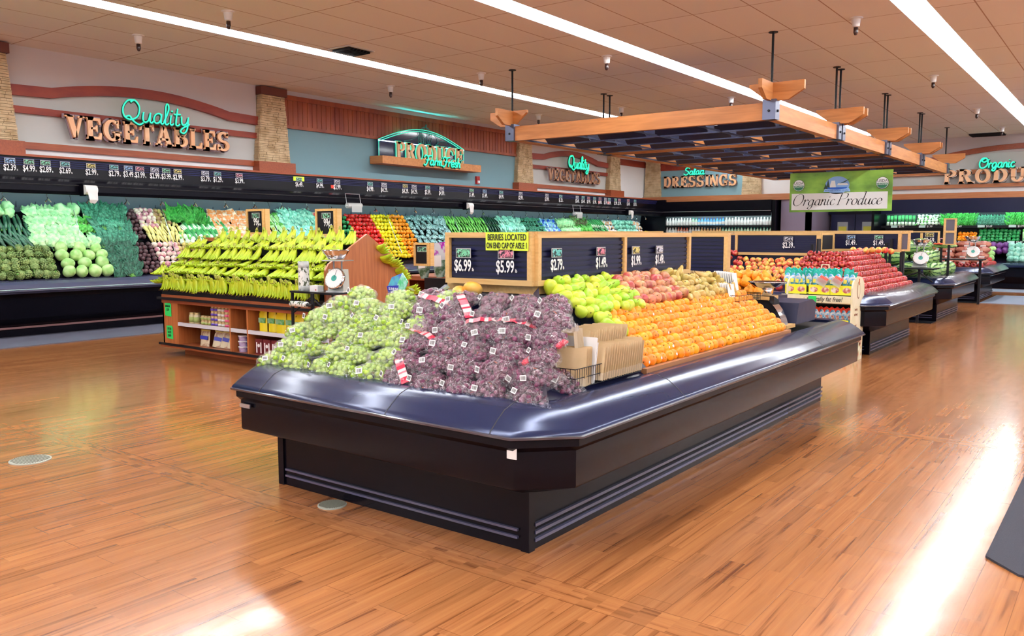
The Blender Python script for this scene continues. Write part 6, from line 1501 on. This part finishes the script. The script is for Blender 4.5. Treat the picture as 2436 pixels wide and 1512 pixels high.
# ---------------- further islands ----------------
IN2 = (-5.4, 11.35, -2.74, 14.35)
_, B2 = island('display_island', 'black produce island heaped with apples behind the snack stand', IN2, (-5.1, 11.66, -2.80, 14.1), zl=.04)
IN3 = (-4.8, 16.76, -2.86, 19.30)
_, B3 = island('display_island', 'black produce island of striped watermelons', IN3, (-4.7, 16.9, -2.92, 19.2), zl=.04)
IN4 = (-4.8, 22.3, -2.95, 25.0)
_, B4 = island('display_island', 'farthest black produce island with a small heap of red apples', IN4, (-4.7, 22.42, -3.0, 24.9), zl=.04)
IN5 = (-9.3, 12.9, -6.5, 15.4)
_, B5 = island('display_island', 'black produce island hidden behind the long price boards', IN5, (-9.2, 13.1, -6.6, 15.2), zl=.04)
B5(MB().box((-9.2,13.2,.78),(-6.5,15.2,1.2)), 'centre_box', M_navy)
B2(MB().prism([(11.4,.80),(12.9,1.12),(12.9,1.2),(14.3,1.2),(14.3,.8)], -5.4, -3.86, 'yz'), 'sloping_deck', M_navy)
B2(MB().prism([(11.5,.80),(12.9,1.30),(12.9,1.18),(11.6,.80)], -3.86, -3.81, 'yz'), 'divider', mat('purple black board', (.04,.03,.05), .5))
B2(MB().box((-5.3,12.95,1.2),(-3.85,14.3,1.30)), 'sign_plinth', M_navy)
# plain long boards facing the front
board('price_board', -.62, .62, 1.31, 1.58, 1, 'oak framed $2.39 price board above the yellow red apples', (-4.53, 12.92, 0), 'y', fw=.04)
board('price_board', -.17, .17, 1.30, 1.58, 1, 'narrow dark framed board left of the $2.39 board', (-5.36, 12.96, 0), 'y', fw=.03)
board('price_board', -.48, .48, 1.36, 1.60, 1, 'oak framed $1.49 price board above the stacked red apples', (-3.50, 14.1, 0), 'y', fw=.045)
board('price_board', -1.35, 1.35, 1.36, 1.60, 2, 'long double oak framed board far behind the pears', (-7.85, 12.85, 0), 'y', fw=.045)
o = MB().box((-9.3,12.86,1.34),(-9.24,15.2,1.64)).build('board_end', M_navy); tag(o, 'navy end of the long double framed board', 'board end')
t = thing('top_shelf', 'long pale wooden capping rail above the far price boards', 'shelf rail', (-6.0, 15.0, 1.62)); MB().box((-.9,0,0),(2.95,.3,.035)).build('rail', M_frame, t)
for x in (-.8, 1.2, 2.8): MB().box((x,.1,-1.62),(x+.06,.2,0)).build('post', M_blackm, t)
price((-8.35, 12.82, 1.555), 'y', '3.99', .17, 'pink card price tag on the far double board', 1); price((-7.65, 12.82, 1.555), 'y', '2.99', .17, 'teal card price tag on the far double board', 3); price((-6.85, 12.82, 1.555), 'y', '2.49', .17, 'yellow card price tag on the far double board', 4)
price((-4.33, 12.885, 1.52), 'y', '2.39', .14, '$2.39 price tag on the board above the yellow red apples', 2)
price((-3.72, 14.07, 1.545), 'y', '1.49', .13, 'left $1.49 price tag above the stacked red apples', 5); price((-3.30, 14.07, 1.545), 'y', '1.49', .13, 'right $1.49 price tag above the stacked red apples', 0)
# apples
M_ap = mat('red apple skin', (.33,.010,.012), .25, noise2=(.60,.20,.06), nscale=16, stretch=(1,1,.35), var=.25, spec=.6, contrast=(.52,.75))
M_ap2 = mat('yellow red apple skin', (.80,.50,.10), .25, noise2=(.75,.10,.05), nscale=16, stretch=(1,1,.4), var=.12, hue=.02, spec=.6, contrast=(.42,.58))
def apple(mt, nm_):
    t = thing(nm_, 'x', 'apple'); MB().lathe([(0,-.028),(.012,-.037),(.025,-.037),(.040,-.02),(.046,.004),(.043,.025),(.030,.039),(.016,.040),(.006,.032),(0,.028)], 14).build('skin', mt, t, True)
    MB().tube([(0,0,.028),(.004,0,.048)], .0022, 5).build('stem', M_navel, t); return Proto(t)
AR, AY = apple(M_ap, 'red_apple'), apple(M_ap2, 'yellow_apple')
for r_ in range(7):
    f = r_/6; z = .86+.33*f; y = 11.45+1.25*f
    n = 16
    for i in range(n):
        x = -5.35+1.55*(i+.5)/n
        if x > -3.86: continue
        (AR if x < -4.95 else AY).put((x+R.uniform(-.02,.02), y+R.uniform(-.03,.03), z+R.uniform(-.01,.025)+(.10 if x < -5.05 else 0)), rot=(R.uniform(-.9,.9)+1.0, R.uniform(-.7,.7), R.uniform(0,6)), scale=R.uniform(.98,1.12), label='%s apple, %s from far left, %s row below $2.39 board' % ('red' if x < -4.95 else 'yellow red', ORD[i], rowword(r_, 7)), group='apples heaped under the $2.39 board')
for k in range(8):
    z = .835+k*.068; xr = -2.84-k*.068; y0 = 11.42+k*.11; y1 = 14.25-k*.05
    n = int((y1-y0)/.10)
    for i in range(n):
        y = y0+(y1-y0)*i/n; AR.put((xr+R.uniform(-.01,.01), y, z), rot=(1.5+R.uniform(-.25,.25), 0, R.uniform(-.2,.2)), scale=R.uniform(1.05,1.18), label='stacked red apple, %s from near corner, %s side row' % (ORD[i], rowword(k, 8)), group='red apples stacked along the aisle side')
    m_ = int((xr+3.82)/.09)
    for i in range(1, m_+1):
        AR.put((xr-i*.09, y0+R.uniform(-.02,.02), z+R.uniform(-.01,.01)), rot=(1.2+R.uniform(-.5,.5), R.uniform(-.4,.4), 0), scale=R.uniform(1.0,1.12), label='red apple facing front, %s from the corner in the %s front row' % (ORD[i-1], rowword(k, 8)), group='red apples on the front face of the stack')
B2(MB().add([(-3.80,11.5,.80),(-2.88,11.5,.80),(-2.88,14.28,.80),(-3.80,14.28,.80),(-3.80,12.35,1.28),(-3.42,12.35,1.28),(-3.42,13.9,1.28),(-3.80,13.9,1.28)], [(0,1,5,4),(1,2,6,5),(2,3,7,6),(3,0,4,7),(4,5,6,7)]), 'stack_core', M_blackm)
for i in range(9): AY.put((-3.45+i*.06, 13.2+.12*(i % 3), 1.33+R.uniform(0,.03)), rot=(R.uniform(0,2),0,i), scale=1.05, label='onion toned apple on top of the red stack, %s from the left' % ORD[i], group='top apples on the stack')
# roll dispensers on poles
def pole_roll(x, y, z, label, m_=None, s=1):
    t = thing('roll_dispenser', label, 'bag dispenser', (x, y, 0)); MB().box((-.02,.08,.8),(.02,.11,z)).build('pole', M_blackm, t); MB().box((.10*s,-.05,z-.12*s),(.125*s,.08,z+.08*s)).build('side_plate', M_blackm, t)
    mb = MB(); mb.prism([(-.09*s,-.11*s),(.09*s,-.11*s),(.11*s,-.06*s),(.11*s,.09*s),(.07*s,.12*s),(-.07*s,.12*s),(-.11*s,.09*s),(-.11*s,-.06*s)], -.06, .06, 'xz'); mb.build('white_cover', m_ or M_white, t)
    MB().prism([(-.08*s,-.11*s),(.07*s,-.11*s),(.10*s,-.17*s),(.02*s,-.15*s),(-.05*s,-.18*s),(-.10*s,-.15*s)], -.045, -.03, 'xz').build('hanging_bag', m_ or M_paper, t)
pole_roll(-3.78, 12.2, 1.45, 'white bag roll dispenser on a black pole beside the $2.39 board'); pole_roll(-3.19, 14.0, 1.46, 'white bag roll dispenser on a pole right of the stacked red apples', s=.85)
pole_roll(-3.07, 17.9, 1.50, 'yellow green bag roll on a pole above the watermelons', mat('lime bag roll', (.62,.80,.12), .4), s=.75)
t = thing('framed_price_sign', 'upright double framed grey sign at the right end of the $1.49 board', 'price sign', (-2.98, 14.15, 0)); MB().box((-.09,-.01,1.36),(.09,.02,1.60)).build('grey_panel', mat('grey sign panel', (.10,.09,.12), .5), t)
m = MB(); m.box((-.12,-.02,1.33),(-.09,.04,1.63)); m.box((.09,-.02,1.33),(.12,.04,1.63)); m.box((-.09,-.02,1.60),(.09,.04,1.63)); m.box((-.09,-.02,1.33),(.09,.04,1.36)); m.build('oak_frame', M_frame, t); MB().box((-.015,0,.8),(.015,.02,1.35)).build('post', M_blackm, t)
t = thing('framed_price_sign', 'thin side-on framed board between the $2.39 and $1.49 boards', 'price sign', (-4.0, 13.6, 0)); MB().box((-.05,-.3,1.33),(.05,.3,1.62)).build('oak_frame', M_frame, t); MB().box((.05,-.26,1.36),(.055,.26,1.58)).build('panel', M_blackm, t); MB().box((-.02,-.02,1.2),(.02,.02,1.35)).build('post', M_blackm, t)
# snack stand
t = thing('snack_stand', 'cream cardboard snack stand with arched side panels and fat free slogan', 'display stand', (-3.25, 11.0, 0)); M_crm = mat('cream cardboard', (.72,.68,.45), .6, noise2=(.78,.74,.55), nscale=5)
def archpanel(x, d):
    m = MB(); pts = [(-.27,0),(.27,0),(.27,.93)]+[(.27*math.cos(a*pi/10), .93+.14*math.sin(a*pi/10)) for a in range(1,10)]+[(-.27,.93)]; m.prism(pts, x, x+d, 'yz'); return m
archpanel(.44, .02).build('side_panel', M_crm, t); archpanel(-.36, .02).build('side_panel', M_crm, t)
m = MB(); m.prism([(.07*math.cos(a*pi/8), .90+.11*math.sin(a*pi/8)) for a in range(16)], .46, .463, 'yz'); o = m.build('bottle_outline', mat('brown print', (.25,.10,.05), .6), t); m = MB(); m.prism([(.058*math.cos(a*pi/8), .90+.098*math.sin(a*pi/8)) for a in range(16)], .463, .4645, 'yz'); m.build('bottle_outline_inner', M_crm, o); MB().box((.463,-.018,.96),(.467,.018,1.04)).build('bottle_neck_print', mat('rust print', (.55,.15,.04), .6), o)
for k, (z, s) in enumerate(((.66,'Low fat'),(.60,'and tasty'),(.46,'snack'),(.40,'ideas'))): text('panel_text', s, .05, (.464, -.10, z), 'x', mat('brown print', (.25,.10,.05), .6), t, sx=.8)
rr = random.Random(2); m = MB()
for k in range(26): c = (rr.uniform(-.24,.24), rr.uniform(.03,.26)); m.prism([(c[0]+.028*math.cos(a), c[1]+.028*math.sin(a)) for a in (0,1.2,2.4,3.6,4.8)], .4605, .462, 'yz')
m.build('fruit_print', mat('fruit print', (.75,.35,.22), .6, noise2=(.35,.6,.25), nscale=10), t)
MB().box((-.42,-.26,0),(.44,-.24,.40)).build('front_panel', M_crm, t); m = MB()
for k in range(22): c = (rr.uniform(-.1,.42), rr.uniform(.02,.09)); m.prism([(c[0]+.02*math.cos(a), c[1]+.02*math.sin(a)) for a in (0,1.2,2.4,3.6,4.8)], -.262, -.26, 'xz')
m.build('front_fruit_print', mat('front fruit print', (.7,.12,.04), .6, noise2=(.8,.5,.1), nscale=12), t)
MB().box((-.42,-.28,.74),(.44,-.26,.83)).build('shelf_lip', M_crm, t); text('slogan', 'naturally fat free!', .085, (.12, -.284, .785), 'y', M_ink, t, shear=.3, sx=.75)
MB().box((-.42,-.26,.73),(.44,.26,.75)).box((-.42,-.26,.38),(.44,.26,.40)).build('shelf', M_crm, t); MB().box((-.42,.2,.0),(.44,.22,.98)).build('back_panel', mat('dark inside', (.03,.02,.02), .8), t)
t = thing('snack_tray', 'x', 'snack box'); MB().box((-.135,-.1,0),(.135,.1,.01)).box((-.135,-.105,0),(.135,-.1,.12)).build('yellow_tray', mat('bright yellow card', (.85,.82,.03), .5), t)
m = MB()
for cx in (-.07,.07): m.prism([(cx+.05*math.cos(a*pi/5), .06+.035*math.sin(a*pi/5)) for a in range(10)], -.108, -.105, 'xz')
m.build('fruit_badge', mat('badge print', (.45,.10,.08), .5, noise2=(.8,.7,.6), nscale=30), t); TRY = Proto(t)
for i, (x, z) in enumerate(((-3.50,.84),(-3.20,.84),(-2.94,.84),(-3.25,.41),(-2.97,.41))): TRY.put((x, 10.86, z), label='bright yellow snack tray, %s' % ['upper shelf left','upper shelf middle','upper shelf right','lower shelf left','lower shelf right'][i], group='yellow snack trays')
bl = mat('blue snack pouch', (.05,.35,.65), .25, noise2=(.7,.75,.8), nscale=18, contrast=(.48,.58)); tealt = mat('teal pouch top', (.02,.45,.36), .3); rdt = mat('red pouch top', (.8,.05,.02), .3)
def spouch(top, bt):
    t = thing('snack_pouch', 'x', 'pouch'); MB().sph((0,0,.09), (.045,.022,.09), 10, 7).build('pouch_body', bl, t, True); MB().prism([(-.045,.14),(.045,.14),(.055,.21),(.02,.19),(-.015,.215),(-.05,.19)], -.006, .006, 'xz').build('pouch_top', top, t); MB().prism([(-.02,.05),(.02,.05),(.02,.10),(-.02,.10)], -.026, -.021, 'xz').build('pouch_badge', bt, t); return Proto(t)
bdg = mat('badge print', (.45,.10,.08), .5); S1, S2 = spouch(tealt, mat('yellow badge', (.85,.75,.1), .5)), spouch(rdt, bdg)
for i in range(12):
    for j in range(2): S1.put((-3.66+i*.074, 10.84+j*.07, .93+j*.03), rot=(R.uniform(-.1,.2), R.uniform(-.2,.2), R.uniform(-.3,.3)), label='blue snack pouch with teal top, %s from the left, %s upper row' % (ORD[i], ['front','back'][j]), group='blue and teal snack pouches')
for i in range(9): S2.put((-3.40+i*.068, 10.88, .48), scale=.95, rot=(0,0,R.uniform(-.3,.3)), label='blue snack pouch with red top, %s from the left on the lower shelf' % ORD[i], group='red topped snack pouches')
t = thing('carrot_pack', 'x', 'snack pack'); m = MB()
for k in range(6): m.tube([(-.05+.018*k,0,.0),(-.035+.018*k,0,.09)], .009, 6)
m.build('red_sticks', mat('red sticks', (.8,.12,.06), .35), t, True); MB().box((-.065,-.015,-.03),(.065,.015,.06)).build('clear_tray', M_clear, t); CPK = Proto(t)
for i, x in enumerate((-3.18,-3.0)): CPK.put((x, 10.74, .99), rot=(.2,.5,0), label='clear pack of red fruit sticks, %s of two on the snack stand' % ['left','right'][i], group='red stick packs')
o = MB().box((-3.32,10.70,.70),(-3.22,10.705,.82)).build('green_tag', mat('neon green paper', (.02,.62,.12), .6)); tag(o, 'small green price tag on the snack stand lip', 'price tag')
KH.put((-3.25, 11.1, 1.04), scale=(.8,1,.6), rot=(-.4,0,.1), label='cream handled paper bag lying on top of the snack stand', group='bag on the snack stand')
# apple tray with cling film on main island end
t = thing('apple_bag', 'clear bag of red apples beside the dark crate at the island end', 'bag of apples', (-2.62, 8.12, .84)); m = MB()
for i in range(7): m.sph((-.08+.055*(i % 4), .05*(i//4), .03+.03*(i//4)), .036, 10, 7)
m.build('apples', M_ap, t, True); m = MB(); m.sph((0,.03,.05), (.17,.11,.09), 14, 10); nz(m, .25, 9, 4); m.build('clear_bag', F_r, t)
# watermelons
def melon_mat():
    m, n, b = nt('striped watermelon rind'); L = n.links
    tc = n.nodes.new('ShaderNodeTexCoord'); sp = n.nodes.new('ShaderNodeSeparateXYZ'); L.new(tc.outputs['Object'], sp.inputs[0])
    at = n.nodes.new('ShaderNodeMath'); at.operation = 'ARCTAN2'; L.new(sp.outputs[0], at.inputs[0]); L.new(sp.outputs[2], at.inputs[1])
    nz_ = n.nodes.new('ShaderNodeTexNoise'); nz_.inputs['Scale'].default_value = 22; nz_.inputs['Detail'].default_value = 4; L.new(tc.outputs['Object'], nz_.inputs['Vector'])
    mu = n.nodes.new('ShaderNodeMath'); mu.operation = 'MULTIPLY'; mu.inputs[1].default_value = 10; L.new(at.outputs[0], mu.inputs[0])
    nn = n.nodes.new('ShaderNodeMath'); nn.operation = 'MULTIPLY'; nn.inputs[1].default_value = 5; L.new(nz_.outputs[0], nn.inputs[0])
    ad = n.nodes.new('ShaderNodeMath'); L.new(mu.outputs[0], ad.inputs[0]); L.new(nn.outputs[0], ad.inputs[1])
    si = n.nodes.new('ShaderNodeMath'); si.operation = 'SINE'; L.new(ad.outputs[0], si.inputs[0])
    rp = n.nodes.new('ShaderNodeValToRGB'); rp.color_ramp.elements[0].position = .30; rp.color_ramp.elements[0].color = (.30,.50,.16,1); rp.color_ramp.elements[1].position = .62; rp.color_ramp.elements[1].color = (.02,.10,.03,1)
    L.new(si.outputs[0], rp.inputs[0]); L.new(rp.outputs[0], b.inputs['Base Color']); b.inputs['Roughness'].default_value = .3; return m
o = MB().sph((0,0,0), (.15,.24,.145), 24, 16).build('rind', melon_mat(), None, True); t = thing('watermelon', 'x', 'watermelon'); o.parent = t
MB().sph((0,-.24,0), (.012,.008,.012), 8, 5).build('stem_scar', M_navel, t); WM = Proto(t)
WMP = [(-3.05,17.1,.92,0),(-3.05,17.62,.92,0),(-3.05,18.14,.92,0),(-3.05,18.66,.92,0),(-3.22,17.22,1.15,.1),(-3.22,17.72,1.15,0),(-3.25,18.25,1.15,0),(-3.45,16.98,.92,1.2),(-3.95,16.98,.92,1.5),(-4.4,17.0,.92,1.3),(-3.75,17.25,1.16,1.2),(-3.6,17.6,1.34,1.5),(-3.45,18.0,1.36,1.2),(-3.5,18.4,1.30,.3),(-4.2,17.3,1.16,1.4)]
for i, (x, y, z, a) in enumerate(WMP): WM.put((x, y, z), rot=(0,R.uniform(0,3),a), scale=R.uniform(.95,1.05), label='striped watermelon, %s' % ['bottom aisle row nearest','bottom aisle row second','bottom aisle row third','bottom aisle row last','second layer nearest the aisle','second layer middle','second layer far','front bottom beside the aisle row','front bottom middle','front bottom far left','front second layer under the scale','upright top pile nearest','top pile middle','top pile far end','front second layer left'][i], group='striped watermelons stacked')
t = thing('watermelon_half', 'cut watermelon half showing red flesh on top of the watermelons', 'watermelon', (-3.02, 18.05, 1.37)); MB().sph((0,0,0), (.22,.15,.05), 20, 8).build('rind', MATS.get('m') or bpy.data.materials['striped watermelon rind'], t, True); MB().lathe([(.2,.03),(.2,.052),(0,.055)], 20).build('red_flesh', mat('melon flesh', (.85,.12,.06), .4), t)
dial_scale((-3.18, 16.6, 1.0), 0.1, 'dial scale with steel bowl in front of the watermelons', 1.12)
t = thing('side_table', 'black steel shelf table carrying the watermelon scale', 'table', (-3.2, 16.35, 0)); MB().box((-.65,-.05,.965),(.32,.45,.99)).build('table_top', mat('dark steel', (.03,.03,.035), .3, .7), t); MB().box((.05,.0,0),(.09,.04,.965)).build('leg', M_blackm, t); MB().box((-.62,.0,0),(-.58,.04,.965)).build('leg', M_blackm, t)
m = MB(); m.tube([(-.5,0,.72),(.07,0,.92),(.3,0,.75)], .014, 5); m.build('brace', M_blackm, t); MB().box((-.5,.2,.99),(-.46,.24,1.35)).build('upright', M_blackm, t)
dial_scale((-3.05, 21.6, 1.03), 0.1, 'farther dial scale with steel bowl before the small apple heap', 1.15)
t = thing('side_table', 'black steel shelf table carrying the farther dial scale', 'table', (-3.1, 21.5, 0)); MB().box((-.6,-.05,1.0),(.3,.45,1.03)).build('table_top', M_blackm, t)
for x in (-.5,.2): MB().box((x,.1,0),(x+.05,.15,1.0)).build('leg', M_blackm, t)
for i, x in enumerate((-3.6,-4.1)): tag(MB().box((x,18.75,1.0),(x+.04,18.8,1.62)).build('sign_post', M_frame), '%s oak post behind the watermelons' % ['nearer','farther'][i], 'sign post')
board('price_board', -.55, .55, 1.40, 1.63, 1, 'dark price board with $1.39 tag behind the watermelons', (-3.85, 18.9, 0), 'y', fw=.03)
for i, (x, s, ci) in enumerate(((-4.25,'1.99',0),(-3.9,'1.39',2),(-3.45,'2.69',4))): price((x, 18.86, 1.58), 'y', s, .17, '%s %s card price tag on the board behind the watermelons' % ({-4.25:'leftmost',-3.9:'middle',-3.45:'rightmost'}[x], {0:'green',2:'white',4:'yellow'}[ci]), ci)
t = thing('framed_price_sign', 'tall double oak framed sign standing over the watermelons', 'price sign', (-2.78, 17.0, 0)); 
for z in (1.42, 1.66):
    MB().box((-.06,-.01,z),(.08,.02,z+.20)).build('grey_panel', mat('grey sign panel', (.10,.09,.12), .5), t); m = MB(); m.box((-.10,-.02,z-.02),(-.06,.04,z+.22)); m.box((.08,-.02,z-.02),(.11,.04,z+.22)); m.box((-.06,-.02,z+.2),(.08,.04,z+.22)); m.box((-.06,-.02,z-.02),(.08,.04,z)); m.build('oak_frame', M_frame, t)
MB().box((-.02,0,.8),(.02,.02,1.42)).build('post', M_blackm, t)
o = MB().box((-3.6,18.2,1.28),(-3.2,18.5,1.40)).build('snack_carton', mat('orange packs', (.85,.25,.05), .4, noise2=(.1,.5,.7), nscale=16)); tag(o, 'orange printed carton standing behind the watermelon pile', 'carton')
# onions/potatoes between and the far apples
t = thing('potato_bag', 'x', 'bag'); m = MB(); m.sph((0,0,0), (.20,.13,.085), 14, 10); nz(m, .2, 8, 2); m.build('net_bag', mat('maroon potato sack', (.22,.04,.03), .45, noise2=(.35,.12,.07), nscale=14, bump=.4, bscale=30), t, True); MB().box((-.06,-.135,-.03),(.06,-.125,.03)).build('sack_label', M_paper, t); PBG = Proto(t)
for r_ in range(4):
    for i in range(4): PBG.put((-4.1+i*.36, 22.6+r_*.12, .95+r_*.13), rot=(.3,0,R.uniform(-.3,.3)), label='maroon potato sack, %s from the left in the %s layer by the far island' % (ORD[i], rowword(r_, 4)), group='maroon potato sacks')
for k in range(5):
    z = .85+k*.09; xr = -2.98-k*.09; y0 = 22.45+k*.16; y1 = 24.8-k*.1; n = int((y1-y0)/.14)
    for i in range(n): AR.put((xr, y0+(y1-y0)*i/n, z), rot=(1.5,0,R.uniform(-.2,.2)), scale=1.55, label='far red apple, %s from near corner, %s side row' % (ORD[i], rowword(k, 5)), group='far stacked red apples')
    for i in range(1, int((xr+3.75)/.14)+1): AR.put((xr-i*.14, y0, z), rot=(1.3,R.uniform(-.4,.4),0), scale=1.55, label='far front red apple, %s from corner, %s row' % (ORD[i-1], rowword(k, 5)), group='far front red apples')
# clear wrap drawn over the bumpers of the smaller islands
for (x0,y0,x1,y1), l in ((IN2,'apple'), (IN3,'watermelon'), (IN4,'farthest')):
    m = MB(); sweep(m, (x1-.3,y0+.25,x1,y1-.1), .05, [(.0,.85),(.06,.848),(.13,.835),(.2,.80),(.255,.75),(.29,.71)]); o = m.build('plastic_bumper_cover', mat('smoky clear wrap', (.30,.30,.34), .12, spec=.8, alpha=.4, bump=.8, bscale=9), None, 50); tag(o, 'clear wrinkled plastic wrap over the %s island bumper' % l, 'plastic wrap')
# ---------------- organic case produce ----------------
def orow(P_, x0, x1, y, z, n, what, where, sc=1.2, rot=None, layers=1, dz=.06, dy=.05, rnd=False):
    for l in range(layers):
        for i in range(n):
            x = x0+(x1-x0)*(i+.5)/n; M = rot_rand() if rnd else (rot or Euler((1.1,0,0)).to_matrix())
            P_.put((x+R.uniform(-.01,.01), y+l*dy, z+l*dz+R.uniform(-.01,.01)), M=M, scale=sc, label='%s, %s from left, %s layer, %s' % (what, ORD[i], rowword(l, layers) if layers > 1 else 'single', where), group='%s %s' % (what, where))
U = 'on the top organic shelf'
UPR = Euler((rad(75),0,0)).to_matrix()
orow(P_LEEK, -6.60, -5.75, 29.15, 2.02, 8, 'green onion bundle', U, 1.0, UPR)
orow(P_FEN, -5.72, -4.98, 29.1, 1.92, 7, 'white garlic bulb', U, 1.2, layers=4, dz=.08, rnd=True)
orow(P_PARS, -4.95, -4.05, 29.1, 1.92, 5, 'cress bunch', U, 1.2, UPR, layers=3, dz=.1)
orow(P_KALE, -4.02, -3.2, 29.1, 1.92, 5, 'grey green kale bunch', U, 1.0, UPR, layers=2, dz=.12)
orow(P_PARS, -3.18, -2.2, 29.1, 1.92, 6, 'bright parsley bunch', U, 1.25, UPR, layers=3, dz=.11)
orow(P_LEEK, -5.0+2.85, -1.25, 29.12, 2.02, 9, 'leafy leek bundle', U, 1.0, UPR)
orow(P_LBAG, -1.2, -.5, 29.1, 2.0, 4, 'white green salad bag', U, 1.3, UPR, layers=2, dz=.08)
orow(P_LBAG, -.45, .6, 29.1, 2.0, 5, 'tall salad bag', U, 1.4, UPR, layers=2, dz=.08)
V = 'on the middle organic shelf'
orow(P_OP, -4.5, -4.25+.25, 28.95, 1.42, 5, 'orange pepper', V, 1.3, layers=3, dz=.09, rnd=True)
orow(P_GP, -3.95, -2.85, 28.95, 1.42, 10, 'green pepper', V, 1.35, layers=4, dz=.09, rnd=True)
orow(P_CEL, -2.8, -1.3, 28.95, 1.56, 14, 'celery heart', V, 1.15, UPR)
orow(P_LBAG, -2.8, -1.3, 28.9, 1.44, 8, 'blue banded salad pack', V, .8, UPR)
orow(P_TURN, -6.5, -4.6, 29.0, 1.41, 8, 'pale squash', V, 1.3, rnd=True)
orow(P_OBAG, -1.2, .6, 28.95, 1.46, 7, 'salad clamshell', V, 1.2, UPR, layers=2, dz=.14)
Wd = 'in the organic well'
orow(P_CAB, -4.2, -3.45, 28.45, .88, 5, 'green cabbage', Wd, 1.15, layers=4, dz=.13, dy=.14, rnd=True)
mpur = mat('purple cabbage', (.10,.012,.16), .3, noise2=(.20,.05,.26), nscale=12)
P_PUR = single('purple_cabbage', 'cabbage', [('head', nz(MB().sph((0,0,0),(.09,.09,.085),14,10), .1, 12, 9), mpur, True)])
orow(P_PUR, -3.6, -3.1, 28.75, 1.10, 3, 'purple cabbage', Wd, 1.15, layers=2, dz=.16, dy=.05, rnd=True)
orow(P_CABT, -3.1, -2.3, 28.45, .86, 5, 'white green cauliflower', Wd, 1.2, layers=4, dz=.13, dy=.1, rnd=True)
orow(P_CBAG, -2.3, -1.0, 28.4, .86, 6, 'stacked carrot bag', Wd, 1.25, Euler((.2,0,0)).to_matrix(), layers=9, dz=.062, dy=.03)
orow(P_CAB, -6.5, -4.3, 28.5, .90, 9, 'leafy cabbage', Wd, 1.1, layers=2, dz=.15, dy=.2, rnd=True)
for z, y in ((1.84, 28.97), (1.36, 28.82), (.72, 28.06)):
    for i in range(7):
        x = -6.3+i*.82; s = ['3.99','1.99','2.49','1.69','3.99','4.99','2.49'][i]
        t = thing('price_tag', 'white on black $%s strip tag, %s from the doors on the %s edge' % (s, ORD[i], {1.84:'top shelf',1.36:'middle shelf',.72:'well'}[z]), 'price tag', (x, y, z-.01)); MB().box((-.14,0,-.035),(.05,.008,.04)).build('tag_card', mat('pale mint card', (.55,.75,.72), .6), t); text('price_figures', '$'+s, .09, (.17,-.002,0), 'y', M_txt, t, sx=.8)
